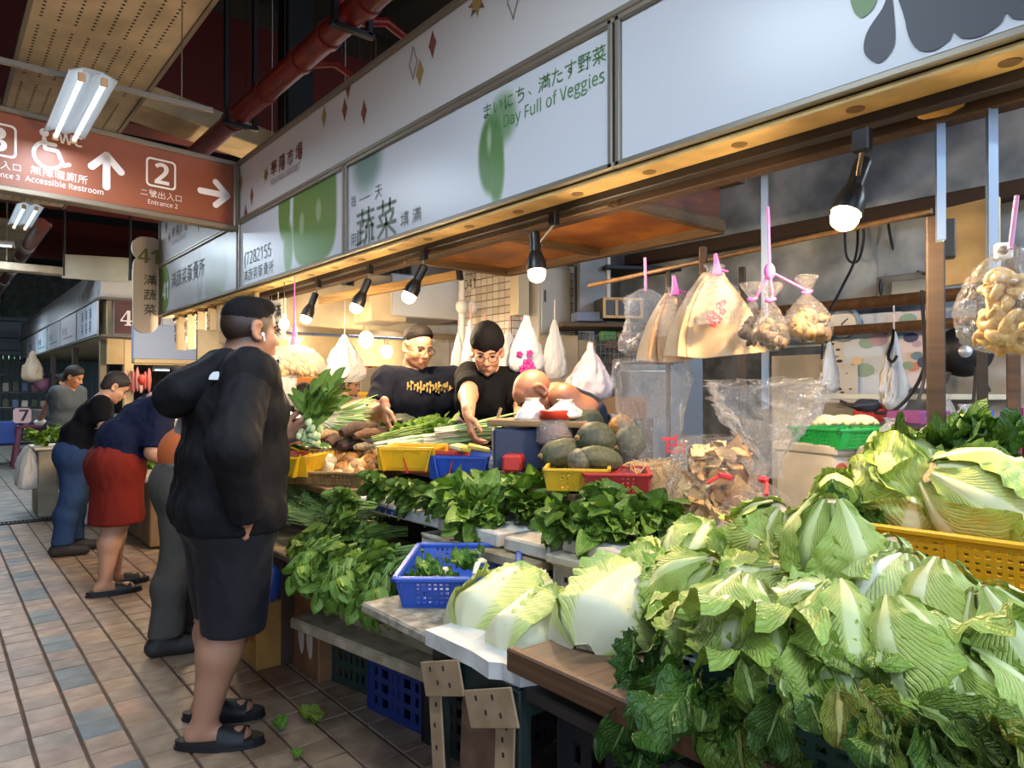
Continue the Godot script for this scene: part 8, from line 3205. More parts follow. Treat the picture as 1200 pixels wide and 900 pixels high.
func bag_g(prof: Array, sides: int, seed_: int, pleats: float, lump: float, flat := 1.0, neck_at := 0.8) -> G:
	var g := G.new()
	var fine := []
	for k in prof.size() - 1:
		var m := 9 if sides > 50 else 4
		for s in m:
			fine.append(prof[k].cubic_interpolate(prof[k + 1], prof[maxi(k - 1,0)], prof[mini(k + 2, prof.size() - 1)], float(s) / m))
	fine.append(prof[prof.size() - 1])
	g.lathe(fine, sides, Transform3D(), Color.WHITE, func(p: Vector3, a: float, v: float) -> Vector3:
		var r := Vector2(p.x, p.z).length()
		var n := fn.get_noise_3d(cos(a) * 1.3 + seed_ * 9.0, sin(a) * 1.3, v * 3.0)
		var n2 := fn.get_noise_3d(cos(a) * 4.0 + seed_ * 9.0, sin(a) * 4.0, v * 7.0)
		var n3 := 0.35 - absf(fn.get_noise_3d(cos(a) * 6.0 + seed_ * 5.0, sin(a) * 6.0, v * 8.0 + n2))
		var fold := absf(fposmod(a * 1.75 + seed_ + 1.2 * n + 0.6 * n2,1.0) - 0.5) * 2.0 - 0.5
		var w := pleats * fold * smoothstep(neck_at - 0.75, neck_at, v) + lump * (n + 0.5 * n2 + 0.55 * n3)
		if sides > 50:
			w += 0.05 * (0.3 - absf(fn.get_noise_3d(cos(a) * 11.0, sin(a) * 11.0, v * 16.0 + seed_)))
		var q := 1.0 + w
		return Vector3(p.x * q, p.y + r * 0.25 * lump * n2, p.z * q * flat))
	return g

func tie(g: G, p: Vector3, r: float) -> void:
	var ring := []
	for k in 11:
		ring.append(p + Vector3(cos(TAU * k / 10) * r, 0.004 * sin(k), sin(TAU * k / 10) * r))
	g.tube(ring, 0.006,6, false)

func hanging_things() -> void:
	var pink := mt("d65aa8", 0.5)
	var wb := white_bag_mat()
	# white carrier bags at the column and beside it
	for q in [[551,375,470,4.6,0.075, "leftmost thin white carrier bag on the column hooks"],[566,385,450,4.55,0.08, "white carrier bag hanging just left of the leaning stallholder's hair"],[596,388,440,4.5,0.1, "white carrier bag hanging just right of the leaning stallholder's hair"],[537,390,452,4.7,0.06, "cream carrier bag hanging at the far left of the column hooks"]]:
		var top := far(q[0], q[1], q[3])
		var bot := far(q[0], q[2], q[3])
		var h := top.y - bot.y
		var t := thing("carrier_bag", q[5], "bag", bot)
		part(t, "bag", bag_g([Vector2(0.01,0), Vector2(q[4],0.06 * h), Vector2(q[4] * 0.95,0.3 * h), Vector2(q[4] * 0.66,0.62 * h), Vector2(q[4] * 0.28,0.9 * h), Vector2(q[4] * 0.12, h)],44, int(q[0]),0.35,0.32,0.5), wb, false)
		var g := G.new()
		g.tube([Vector3(0, h * 0.97,0), Vector3(0.01, h + 0.1,0)],0.005,5)
		part(t, "string", g, mt("c78a8a", 0.6), false)
	var fl := thing("carrier_bag", "white carrier bag printed with magenta flowers above the elderly man", "bag", far(617,436,4.0))
	var c := far(617,440,4.0)
	part(fl, "bag", bag_g([Vector2(0.02,-0.02), Vector2(0.11,0.02), Vector2(0.105,0.1), Vector2(0.07,0.2), Vector2(0.03,0.28), Vector2(0.015,0.32)],44,5,0.35,0.25,0.5), wb, false)
	var g := G.new()
	for q in [[619,427,0.032],[614,433,0.026],[622,431,0.026],[609,415,0.016],[621,414,0.018]]:
		var p := far(q[0], q[1],3.91)
		for k in 5:
			g.ball(p + cam_basis * Vector3(cos(k * 1.257) * q[2] * 0.6, sin(k * 1.257) * q[2] * 0.6,0), Vector3(q[2] * 0.55, q[2] * 0.55,0.012),8,5)
	part(fl, "flower_print", g, mt("c02a78", 0.5), true)
	g = G.new()
	g.tube([far(614,384,4.0), far(614,372,4.0)],0.008,6)
	part(fl, "pink_tie", g, pink, true)
	for q in [[650,375,443,4.2,0.1,0.18, "long pale film bag hanging in folds right of the flowered bag"],[1048,388,480,3.3,0.12,0.22, "white tissue paper bag hung on a black hook at right"],[972,400,460,3.4,0.085,0.2, "grey white film hanging behind the open clear bag"],[404,392,448,5.6,0.18,0.2, "white cloth hanging to a point in the far stall"],[318,395,470,6.2,0.22,0.2, "pale paper bag hanging right of the man's chin"]]:
		var top := far(q[0], q[1], q[3])
		var bot := far(q[0], q[2], q[3])
		var h := top.y - bot.y
		var b := bag_g([Vector2(q[4] * 0.55,0.0), Vector2(q[4] * 0.9, h * 0.12), Vector2(q[4] * 0.8, h * 0.35), Vector2(q[4] * 0.4, h * 0.75), Vector2(0.012, h)],44, int(q[0]),0.4, q[5] * 1.3,0.35,0.5)
		b.tube([Vector3(0, h, 0), Vector3(0, h + 0.12,0) if q[0] > 500 else Vector3(0,6.2 - bot.y, 0)],0.004,5)
		solo("hanging_bag", q[6], "bag", b, mt("c6c3bd", 0.4,0.0, {"back": Color(0.55,0.55,0.53)}), bot)
	g = G.new()
	g.tube(curve([far(1047,387,3.3), far(1046,400,3.25), far(1041,418,3.2), far(1046,424,3.18), far(1051,417,3.18)],5),0.007,7)
	solo("meat_hook", "black double hook in front of the tissue paper bag", "hook", g, mt("1c1a1a", 0.4,0.6))
	var big := thing("carrier_bag", "full white carrier bag with pink contents behind the elderly man", "bag", far(692,472,4.0))
	c = far(692,474,4.0)
	part(big, "bag", bag_g([Vector2(0.02,0.0), Vector2(0.12,0.03), Vector2(0.135,0.11), Vector2(0.09,0.2), Vector2(0.03,0.28), Vector2(0.015,0.34)],48,8,0.35,0.28,0.7), mt("d2c8ca", 0.32,0.0, {"back": Color(0.6,0.54,0.54)}), false)
	# small far left bag
	g = bag_g([Vector2(0.02,0), Vector2(0.15,0.06), Vector2(0.14,0.25), Vector2(0.07,0.42), Vector2(0.02,0.55)],30,3,0.35,0.3)
	solo("hanging_bag", "small bag of buns hanging from the far stall's edge at left", "bag", g, mt("c9b8a0", 0.4,0.0, {"back": Color(0.6,0.55,0.48)}), far(38,448,12.4))
	# the pink tied snack bag
	var sb := thing("snack_bag", "bag of golden snacks with pink tie above the far counter", "bag", far(345,443,5.2))
	part(sb, "film", bag_g([Vector2(0.03,0), Vector2(0.2,0.04), Vector2(0.22,0.12), Vector2(0.15,0.2), Vector2(0.04,0.25), Vector2(0.07,0.3)],24,4,0.25,0.15,0.8), film("fff4dc", 0.25), false)
	g = G.new()
	for k in 110:
		var a := rng.randf_range(0, TAU)
		var r := sqrt(rng.randf()) * 0.18
		var y := rng.randf_range(0.02,0.17) * (1.0 - r * 2.0) + 0.01
		g.ball(Vector3(cos(a) * r, y, sin(a) * r * 0.8), Vector3(0.026,0.012,0.02),6,4, Basis.from_euler(Vector3(a, a * 2.0, r * 9.0)))
	part(sb, "snacks", g, mt("d9b27a", 0.6), false, "stuff")
	g = G.new()
	g.tube([Vector3(0,0.24,0), Vector3(0,0.4,0), Vector3(0.0,0.75,0)],[0.035,0.008,0.004],8)
	part(sb, "pink_tie", g, pink, false)
	# crinkled clear bag with pink string
	var cb := thing("clear_bag", "crinkled clear bag of film on a pink string left of the bean curd sheets", "bag", far(757,420,2.95))
	part(cb, "film", bag_g([Vector2(0.05,0.0), Vector2(0.11,0.03), Vector2(0.105,0.12), Vector2(0.1,0.22), Vector2(0.06,0.27), Vector2(0.02,0.29)],60,12,0.25,0.35,0.6), film("e8eef6", 0.1), false)
	g = G.new()
	for k in 12:
		var a := k * 2.4
		g.ball(Vector3(cos(a) * 0.05,0.03 + 0.006 * k, sin(a) * 0.035), Vector3(0.025,0.02,0.022),7,5)
	part(cb, "grey_filling", g, mt("8a8178", 0.7), false, "stuff")
	g = G.new()
	g.tube([Vector3(0,0.28,0), Vector3(-0.005,0.42,0)],0.006,6)
	part(cb, "pink_string", g, mt("d08ab8", 0.6), false)
	# bean curd sheets hung as cloths in film, pink ties
	var curd := mt("e2c39a", 0.6,0.0, {"tex": [noisy(8,5.0, Color(0.9,0.86,0.8), Color.WHITE, 3),2.0], "back": Color(0.5,0.42,0.3)})
	for q in [[797,340,425,2.72,0.085, "left hand hanging bundle of cream bean curd sheets with a magenta tie"],[838,315,420,2.62,0.125, "right hand hanging bundle of cream bean curd sheets in a bag with red flower print"]]:
		var top := far(q[0], q[1], q[3])
		var bot := far(q[0] - (8 if q[0] < 800 else 0), q[2], q[3])
		var h := top.y - bot.y
		var t := thing("bean_curd_sheets", q[5], "bean curd", bot)
		var n := 3
		for k in n:
			var sh := G.new()
			sh.sheet(14,12, func(u: float, v: float) -> Vector3:
				var w: float = q[4] * (1.15 - 0.85 * v * v)
				var x := (u - 0.5) * 2.0 * w
				return cam_basis * Vector3(x + (k - 1) * 0.04 * (1.0 - v),0,0.03 * sin(u * 8.0 + k * 2.0) * (1.0 - 0.5 * v) + (k - 1) * 0.03) + Vector3(0, v * h * (0.97 - 0.05 * k) + 0.03 * absf(u - 0.4 + 0.1 * k) * (1.0 - v),0))
			part(t, "sheet", sh, curd, false)
		part(t, "film", bag_g([Vector2(q[4] * 1.05, h * 0.35), Vector2(q[4] * 1.15, h * 0.55), Vector2(q[4] * 0.9, h * 0.75), Vector2(q[4] * 0.3, h * 0.95), Vector2(q[4] * 0.4, h * 1.04)],26, int(q[0]),0.2,0.18,0.6), film("f4f4f6", 0.12), false)
		g = G.new()
		g.tube([Vector3(0, h * 0.93,0.01), Vector3(0, h * 1.02,0.01), Vector3(0.004, h * 1.02 + 0.05,0)],[0.02,0.012,0.006],8)
		g.tube([Vector3(0, h, 0.01), Vector3(0.05, h * 0.98,0.02)],0.004,6)
		part(t, "pink_tie", g, pink, false)
		if q[0] > 800:
			g = G.new()
			for r in [[843,358,0.014],[847,365,0.012],[836,369,0.017],[842,374,0.016],[831,372,0.012],[836,379,0.013],[848,354,0.01]]:
				var p := far(r[0], r[1],2.53)
				for k in 5:
					g.ball(p + cam_basis * Vector3(cos(k * 1.257) * r[2] * 0.6, sin(k * 1.257) * r[2] * 0.6,0), Vector3(r[2] * 0.55, r[2] * 0.55,0.006),7,4)
			part(t, "red_flower_print", g, mt("c4374a", 0.5), true)
	# dried mushrooms in three tied bags on one pink string
	var mg := G.new()
	mg.lathe([Vector2(0.006,-0.014), Vector2(0.007,-0.004), Vector2(0.018,-0.003), Vector2(0.023,0.002), Vector2(0.018,0.011), Vector2(0.008,0.016), Vector2(0.0001,0.017)],12, Transform3D(), Color.WHITE, func(p: Vector3, a: float, v: float) -> Vector3: return p * (1.0 + 0.12 * sin(a * 3.0 + v * 4.0)))
	var mush := mg.mesh()
	var MB := [[882,392,2.5,0.058, "left", "4a3a2c"],[903,395,2.42,0.06, "middle", "8a6a42"],[946,385,2.45,0.085, "right", "a57c44"]]
	for q in MB:
		var p := far(q[0], q[1] + 17, q[2])
		var t := thing("mushroom_bag", "%s one of three tied clear bags of dried mushrooms on a pink string" % q[4], "bag", p)
		var r: float = q[3]
		part(t, "film", bag_g([Vector2(0.02,0.0), Vector2(r, 0.025), Vector2(r * 1.05,0.07), Vector2(r * 0.7,0.125), Vector2(0.014,0.175), Vector2(0.045,0.225), Vector2(0.03,0.235)],30, int(q[0]),0.28,0.15,0.85,0.75), film("fff8ec", 0.05), false)
		g = G.new()
		tie(g, Vector3(0,0.175,0),0.014)
		var top: Vector3 = far(902,318,2.47) - p
		g.tube([Vector3(0,0.175,0.01), top],0.0045,6)
		if q[4] == "middle":
			g.tube([top, far(900,243,2.5) - p],0.006,6)
			g.ball(top, Vector3(0.02,0.03,0.02),8,6)
		part(t, "pink_string", g, pink, false)
		for k in (24 if r > 0.07 else 16):
			var a := k * 2.4
			var rr := r * 0.82 * sqrt(fmod(k * 0.618,1.0))
			var m := solo("dried_mushroom", "dried brown mushroom in the %s tied bag" % q[4], "mushroom", mush, mt(Color(q[5]) * [0.6,0.75,0.9][k % 3],0.75), p + Vector3(cos(a) * rr, 0.022 + 0.1 * fmod(k * 0.37,1.0) * (1.0 - rr / r * 0.5), sin(a) * rr * 0.8), "dried mushrooms in the %s bag" % q[4])
			m.rotation = Vector3(rng.randf_range(-2,2), a, rng.randf_range(-2,2))
			m.scale = Vector3.ONE * (rng.randf_range(0.85,1.2) * (1.15 if r > 0.07 else 0.9))
	# fried gluten puffs in a bag at the right edge
	var pb := thing("puff_bag", "big clear bag of curled golden puffs at the right edge", "bag", far(1185,415,1.75))
	var p0 := far(1183,418,1.75)
	part(pb, "film", bag_g([Vector2(0.03,0.0), Vector2(0.11,0.02), Vector2(0.14,0.08), Vector2(0.12,0.17), Vector2(0.06,0.235), Vector2(0.012,0.27)],60,31,0.2,0.16,0.8), film("fffaf0", 0.03), false)
	var strg := G.new()
	strg.tube([Vector3(0.0,0.26,0), Vector3(0.05,0.4,0)],0.006,6)
	part(pb, "pink_string", strg, mt("d88aa8", 0.5), false)
	var pg := []
	for v in 3:
		g = G.new()
		var path := []
		var rad := []
		for k in 17:
			var a := k * 0.42
			var r := 0.008 + 0.0016 * k
			path.append(Vector3(cos(a) * r, sin(a) * r, 0.012 * sin(k * 0.35 + v * 2.0)))
			rad.append(0.0115 * sin(PI * clampf(k / 16.0 * 0.86 + 0.1,0,1)) + 0.004)
		g.tube(path, rad, 9)
		pg.append(g.mesh())
	var gold := mt("e0bd76", 0.55,0.0, {"tex": [noisy(8,6.0, Color(0.82,0.74,0.6), Color.WHITE, 4,0.3),6.0], "sss": 0.1})
	for k in 32:
		var a := k * 2.4
		var y := 0.03 + 0.17 * (k / 32.0)
		var rr := 0.105 * sqrt(fmod(k * 0.618,1.0)) * (1.0 - 0.4 * k / 32.0)
		var m := solo("gluten_puff", "curled golden fried puff in the bag at the right edge", "snack", pg[k % 3], gold, p0 + Vector3(cos(a) * rr, y, sin(a) * rr * 0.8), "golden puffs in the right edge bag")
		m.rotation = Vector3(rng.randf_range(-1.5,1.5), a, rng.randf_range(-3,3))
		m.scale = Vector3.ONE * rng.randf_range(0.85,1.15)
	standing_bags()

func standing_bags() -> void:
	var red := mt("c3262a", 0.45)
	# noodles in a tall clear bag
	var base := far(764,600,2.78)
	var t := thing("noodle_bag", "tall clear bag of thin yellow noodles with a red printed mark", "bag", base)
	var ax := Basis(Vector3.UP, -0.6)
	var G1 := bag_g([Vector2(0.11,0.0), Vector2(0.135,0.03), Vector2(0.135,0.2), Vector2(0.12,0.3), Vector2(0.13,0.42), Vector2(0.15,0.54), Vector2(0.14,0.6)],72,41,0.1,0.2,0.75,1.0)
	var fo := part(t, "film", G1, film("f2f6fb", 0.05), false)
	fo.rotation.y = -0.6
	var g := G.new()
	var r := RandomNumberGenerator.new()
	r.seed = 77
	for k in 420:
		var a := ax * Vector3(r.randf_range(-0.115,0.115), r.randf_range(0.01,0.2), r.randf_range(-0.08,0.085))
		var d := ax * Vector3(r.randf_range(-0.03,0.03), r.randf_range(-0.06,0.06), r.randf_range(-0.012,0.012))
		var b := a + d
		b.y = clampf(b.y, 0.005,0.205)
		var c := b + ax * Vector3(r.randf_range(-0.025,0.025), r.randf_range(-0.03,0.03),0)
		c.y = clampf(c.y, 0.005,0.205)
		g.tube([a, b, c],0.0022,4, false)
	part(t, "noodles", g, mt("d9b777", 0.55), false, "stuff")
	g = G.new()
	g.box(ax * Vector3(0,0.1,0), Vector3(0.2,0.19,0.14), ax, 0.02)
	part(t, "noodle_block", g, mt("c7a262", 0.6), false)
	g = G.new()
	var mk := Transform3D(aim(EYE - base), far(792,520,2.62))
	for q in [[-0.025,0.018,0.05,0.01],[0.0,-0.006,0.07,0.008],[0.0,-0.03,0.06,0.008],[-0.03,-0.01,0.008,0.05],[0.03,-0.012,0.008,0.05],[0.0,0.0,0.008,0.07]]:
		g.box(mk * Vector3(q[0], q[1],0), Vector3(q[2], q[3],0.003), mk.basis)
	part(t, "red_mark", g, red, true)
	# dried bean curd pieces: bent squares
	var pc := []
	for v in 4:
		g = G.new()
		g.sheet(4,4, func(u: float, w: float) -> Vector3:
			var x := (u - 0.5) * 0.062
			var y := (w - 0.5) * (0.052 if v % 2 else 0.066)
			return Vector3(x, y, 0.012 * sin(u * 4.0 + v) + 0.01 * cos(w * 5.0 + v * 2.0) + 0.004 * sin(u * 11.0 + w * 7.0)))
		g.sheet(4,4, func(u: float, w: float) -> Vector3:
			var x := (0.5 - u) * 0.062
			var y := (w - 0.5) * (0.052 if v % 2 else 0.066)
			return Vector3(x, y, -0.004 + 0.012 * sin((1.0 - u) * 4.0 + v) + 0.01 * cos(w * 5.0 + v * 2.0) + 0.004 * sin((1.0 - u) * 11.0 + w * 7.0)))
		pc.append(g.mesh())
	var tans := [mt("cda364", 0.55), mt("b98d50", 0.6), mt("d8b57c", 0.55), mt("a67c48", 0.6)]
	base = far(838,610,2.42)
	var tb := thing("curd_bag", "large open topped clear bag of dried bean curd pieces with a red tie", "bag", base)
	part(tb, "film", bag_g([Vector2(0.09,0.0), Vector2(0.16,0.03), Vector2(0.185,0.12), Vector2(0.16,0.22), Vector2(0.1,0.29)],72,51,0.1,0.2,0.8,1.0), film("fdf8ee", 0.03), false)
	g = bag_g([Vector2(0.035,0.0), Vector2(0.04,0.06), Vector2(0.1,0.14), Vector2(0.17,0.23), Vector2(0.2,0.3), Vector2(0.19,0.33)],72,52,0.25,0.25,0.6,0.6)
	var top := part(tb, "open_mouth", g, film("fdfaf6", 0.07), false)
	top.transform = Transform3D(aim(cam_basis * Vector3(0.15,0.1,1.0)), far(905,560,2.42) - base)
	for k in 95:
		var a := k * 2.4
		var y := 0.02 + 0.23 * (k / 95.0)
		var rr := 0.155 * sqrt(fmod(k * 0.618,1.0)) * (1.0 - 0.35 * pow(k / 95.0,2.0))
		var m := solo("bean_curd_piece", "tan bent square of dried bean curd in the large open bag", "bean curd", pc[k % 4], tans[rng.randi() % 4], base + Vector3(cos(a) * rr, y, sin(a) * rr * 0.75), "dried bean curd in the large bag")
		m.rotation = Vector3(rng.randf_range(-3,3), rng.randf_range(-3,3), rng.randf_range(-3,3))
		m.scale = Vector3.ONE * rng.randf_range(0.8,1.25)
	g = G.new()
	g.box(far(850,558,2.24), Vector3(0.05,0.018,0.006), Basis(Vector3.UP, -0.6) * Basis(Vector3.BACK, -0.25),0.004)
	g.box(far(836,562,2.24), Vector3(0.05,0.012,0.01), Basis(Vector3.UP, -0.6) * Basis(Vector3.BACK, 0.5),0.004)
	part(tb, "red_tag", g, red, true)
	base = far(888,632,2.2)
	var sb := thing("curd_bag", "smaller tied clear bag of bean curd shreds in front of the large one", "bag", base)
	part(sb, "film", bag_g([Vector2(0.07,0.0), Vector2(0.13,0.02), Vector2(0.14,0.08), Vector2(0.09,0.14), Vector2(0.025,0.185), Vector2(0.05,0.24)],34,55,0.2,0.14,0.8,0.8), film("fdf8ee", 0.04), false)
	g = G.new()
	for k in 300:
		var a := r.randf_range(0, TAU)
		var rr := sqrt(r.randf()) * 0.115
		var p := Vector3(cos(a) * rr, r.randf_range(0.01,0.12) * (1.0 - rr * 3.5), sin(a) * rr * 0.8)
		var d := Vector3(r.randf_range(-1,1), r.randf_range(-0.6,0.6), r.randf_range(-1,1)) * 0.022
		g.tube([p, p + d, p + d * 1.7 + Vector3(0,0.006,0)],[0.0035,0.004,0.002],4, false)
	part(sb, "shreds", g, mt("c99a62", 0.6), false, "stuff")
	g = G.new()
	g.box(Vector3(0,0.188,0.02), Vector3(0.04,0.02,0.03), Basis(Vector3.UP, 0.4),0.008)
	g.tube([Vector3(0,0.185,0.03), Vector3(-0.05,0.15,0.06)],0.006,6)
	part(sb, "red_tie", g, red, false)

func small_things() -> void:
	# film bag with noodles left of the jar
	var base := far(602,556,3.0)
	var t := thing("noodle_bag", "limp clear bag with pale noodles right of the blue box", "bag", base)
	part(t, "film", bag_g([Vector2(0.05,0.0), Vector2(0.11,0.02), Vector2(0.1,0.1), Vector2(0.07,0.17), Vector2(0.05,0.22)],30,61,0.14,0.25,0.7), film("f6f2ea", 0.3), false)
	var g := G.new()
	for k in 8:
		g.ball(Vector3(cos(k * 2.4) * 0.05,0.025 + 0.008 * k, sin(k * 2.4) * 0.03), Vector3(0.035,0.02,0.025),8,6)
	part(t, "pale_noodles", g, mt("dccfa4", 0.6), false, "stuff")
	g = G.new()
	g.box(far(602,542,2.86), Vector3(0.09,0.07,0.08), Basis(Vector3.UP, 0.7),0.01)
	solo("red_box", "red plastic box in front of the limp noodle bag", "box", g, mt("b8322c", 0.4))
	# jar with a red lid
	base = far(650,522,2.9)
	t = thing("jar", "clear jar with a red lid full of pinkish beans", "jar", base)
	g = G.new()
	g.lathe([Vector2(0.0001,0.0), Vector2(0.07,0.0), Vector2(0.078,0.02), Vector2(0.078,0.08), Vector2(0.06,0.108), Vector2(0.055,0.115)],26)
	part(t, "glass", g, film("ffffff", 0.12,0.05), false)
	g = G.new()
	g.lathe([Vector2(0.0001,0.004), Vector2(0.068,0.004), Vector2(0.074,0.02), Vector2(0.074,0.075), Vector2(0.05,0.09), Vector2(0.0001,0.092)],22)
	part(t, "beans", g, mt("a98878", 0.7,0.0, {"tex": [noisy(15,22.0, Color(0.55,0.5,0.5), Color.WHITE, 2,1.0),6.0]}), false, "stuff")
	g = G.new()
	g.lathe([Vector2(0.0001,0.145), Vector2(0.058,0.145), Vector2(0.062,0.14), Vector2(0.062,0.108), Vector2(0.0001,0.108)],26)
	part(t, "red_lid", flip(g), mt("c8371f", 0.4), false)
	# stand with a plank, bags the elderly man works on
	t = thing("work_stand", "wooden plank on a dark box where the elderly man works", "stand", far(635,500,3.4))
	g = G.new()
	g.bar(far(578,494,3.02), far(690,497,2.92),0.2,0.025, Vector3.UP, 0.003)
	part(t, "plank", g, wooden("9a7b56", 0.6,1.5))
	g = G.new()
	g.box(far(630,525,2.98), Vector3(0.38,0.17,0.14), Basis(Vector3.UP, -0.6),0.008)
	part(t, "box", g, mt("26304a", 0.6))
	for q in [[624,492,2.97,0.07,0.09, "e8e0d8", "white bag with red print on the plank under the elderly man's face"],[662,488,2.93,0.075,0.07, "eeebe6", "crumpled white bag on the plank behind the red lid"],[645,490,2.95,0.05,0.04, "dcc9a8", "cream tub on the plank between two white bags"]]:
		g = bag_g([Vector2(0.02,0.0), Vector2(q[3],0.01), Vector2(q[3] * 0.9, q[4] * 0.5), Vector2(q[3] * 0.4, q[4]), Vector2(q[3] * 0.5, q[4] * 1.15)],24, int(q[0]),0.2,0.3,0.8)
		solo("small_bag", q[6], "bag", g, mt(q[5],0.4,0.0, {"back": Color(0.5,0.5,0.48)}), far(q[0], q[1] + 3, q[2]))
	g = G.new()
	g.bar(far(580,500,3.05), far(587,478,3.07),0.012,0.008, Vector3.BACK)
	solo("wooden_stick", "thin wooden stick leaning by the plank", "stick", g, mt("b08f62", 0.6))
	# flask, cups
	base = far(719,520,3.3)
	t = thing("flask", "pink steel flask behind the squashes", "flask", base)
	g = G.new()
	g.lathe([Vector2(0.0001,0.0), Vector2(0.034,0.0), Vector2(0.034,0.1), Vector2(0.03,0.112), Vector2(0.0001,0.113)],22)
	part(t, "body", flip(flip(g)), mt("c9a0a0", 0.35,0.3), false)
	g = G.new()
	g.lathe([Vector2(0.031,0.112), Vector2(0.031,0.135), Vector2(0.026,0.138), Vector2(0.0001,0.138)],22)
	part(t, "steel_cap", g, mt("9a958f", 0.3,0.8), false)
	# white sheets of film on the far counter
	for q in [[428,488,4.6,0.2,0.12, "heap of white plastic film on the counter behind the cut melon"],[470,492,4.3,0.1,0.06, "dark green box lid behind the root vegetables"],[325,488,4.6,0.16,0.06, "crumpled pale paper on the far counter beyond the man's sleeve"],[516,482,5.2,0.2,0.06, "heap of pale meat on the far steel table"]]:
		g = bag_g([Vector2(0.05,0.0), Vector2(q[3],0.01), Vector2(q[3] * 0.9, q[4] * 0.5), Vector2(q[3] * 0.3, q[4])],24, int(q[0]),0.1,0.25,0.7)
		solo("counter_heap", q[5], "heap", g, mt("3c4236" if q[0] == 470 else ("d9b8a0" if q[0] == 516 else "e2ddd4"),0.45), far(q[0], q[1] + 4, q[2]))
	g = G.new()
	var tb := far(520,494,5.1)
	g.box(Vector3(tb.x, tb.y, tb.z), Vector3(0.9,0.05,0.5), Basis(Vector3.UP, -0.4),0.006)
	for s in [-0.35,0.35]:
		g.box(Vector3(tb.x + s, tb.y / 2, tb.z), Vector3(0.05, tb.y, 0.05))
	solo("steel_table", "pale steel table behind the stallholder's outstretched arm", "table", g, mt("a9aeb2", 0.4,0.4))
	g = G.new()
	g.box(far(435,490,4.5), Vector3(0.22,0.1,0.16), Basis(Vector3.UP, -0.4),0.006)
	solo("dark_box", "dark box standing on the counter left of the stallholder's hand", "box", g, mt("4b4438", 0.6))
	g = G.new()
	g.box(far(470,502,4.1), Vector3(0.3,0.02,0.2), Basis(Vector3.UP, -0.4),0.003)
	solo("cutting_board", "worn wooden cutting board before the stallholder in the printed tee", "board", g, wooden("8f7a58", 0.6,1.5))
	# right background: foam boxes, green basket with cauliflower, garlic carton
	for q in [[968,548,2.95,0.42,0.34, "grey white polystyrene box with a green label under the green basket"],[1028,550,2.85,0.42,0.32, "second polystyrene box right of the labelled one"]]:
		t = thing("polystyrene_box", q[5], "box", far(q[0], q[1], q[2]))
		var b := Basis(Vector3.UP, -0.25)
		var c := far(q[0], q[1] + 16, q[2])
		g = G.new()
		g.box(c, Vector3(q[3] * 0.6, q[4] * 0.75,0.3), b, 0.01)
		part(t, "body", g, stained("c9c3b4", 0.7,4.0,0.12,1.2))
		g = G.new()
		g.box(c + Vector3(0, q[4] * 0.42,0), Vector3(q[3] * 0.64,0.045,0.33), b, 0.01)
		part(t, "lid", g, stained("bdb8aa", 0.7,4.0,0.12,1.2))
		if q[0] < 1000:
			g = G.new()
			g.box(c + b * Vector3(0.02,0.06,0.152), Vector3(0.12,0.07,0.003), b)
			var lb := part(t, "green_label", g, mt("2f5a38", 0.5))
			g = G.new()
			for k in 3:
				g.box(c + b * Vector3(0.03,0.08 - 0.018 * k, 0.1545), Vector3(0.07,0.006,0.001), b)
			part(lb, "label_lines", g, mt("c98a4a", 0.5))
			g = G.new()
			g.prism(disc2(Vector2.ZERO, 0.035),0.002, Transform3D(b, c + b * Vector3(-0.09,0.06,0.1525)))
			part(t, "round_mark", g, mt("a3493c", 0.5))
	base = far(990,523,2.9)
	basket("green_basket", "bright green basket of cauliflower on the polystyrene box", "basket", base, Vector3(0.3,0.075,0.22),-0.3, mt("1f9a45", 0.4),20,4,0.5,0.02,0.014)
	var cf := G.new()
	for k in 60:
		var a := k * 2.4
		var rr := 0.055 * sqrt(k / 60.0)
		cf.ball(Vector3(cos(a) * rr, 0.05 * sqrt(maxf(0,1.0 - pow(rr / 0.062,2.0))), sin(a) * rr), Vector3(0.013,0.011,0.013),7,5)
	var cfm := cf.mesh()
	for k in 3:
		t = thing("cauliflower", ["creamy cauliflower at the left of the green basket", "creamy cauliflower in the middle of the green basket", "small cauliflower at the right of the green basket"][k], "cauliflower", base + cam_basis * Vector3(-0.08 + 0.075 * k, 0,0.0) + Vector3(0,0.07,0))
		part(t, "curd", cfm, mt("d7d2a0", 0.7), false)
		var m := part(t, "leaf", big_leaf[k], leaf_mat("leafy", "b8cc90", 0.5,0.5), false)
		m.transform = Transform3D(Basis(Vector3.UP, k * 2.0).scaled(Vector3.ONE * 0.3), Vector3(0,-0.01,0.02))
	# garlic carton
	base = far(1096,508,2.75)
	t = thing("garlic_carton", "purple carton lid standing over a tray of pinkish garlic", "box", base)
	g = G.new()
	var gb := Basis(Vector3.UP, -0.2)
	g.box(base + Vector3(0,0.062,-0.06), Vector3(0.2,0.05,0.14), gb, 0.005)
	var pl := part(t, "purple_lid", g, mt("6a2f62", 0.5))
	g = G.new()
	for k in 9:
		g.box(base + Vector3(0,0.06,-0.06) + gb * Vector3(-0.06 + 0.016 * k, 0.0,0.0715), Vector3(0.01,0.012,0.001), gb)
	part(pl, "lettering", g, mt("d9b8d0", 0.5))
	g = G.new()
	g.box(base + Vector3(0,-0.03,0), Vector3(0.22,0.08,0.2), gb, 0.005)
	part(t, "tray", g, mt("7d3f52", 0.6))
	var gl := G.new()
	gl.lathe([Vector2(0.0001,-0.011), Vector2(0.012,-0.009), Vector2(0.016,0.0), Vector2(0.01,0.01), Vector2(0.003,0.016)],9, Transform3D(), Color.WHITE, func(p: Vector3, a: float, _v: float) -> Vector3: return p * (1.0 + 0.08 * sin(a * 5.0)))
	var glm := gl.mesh()
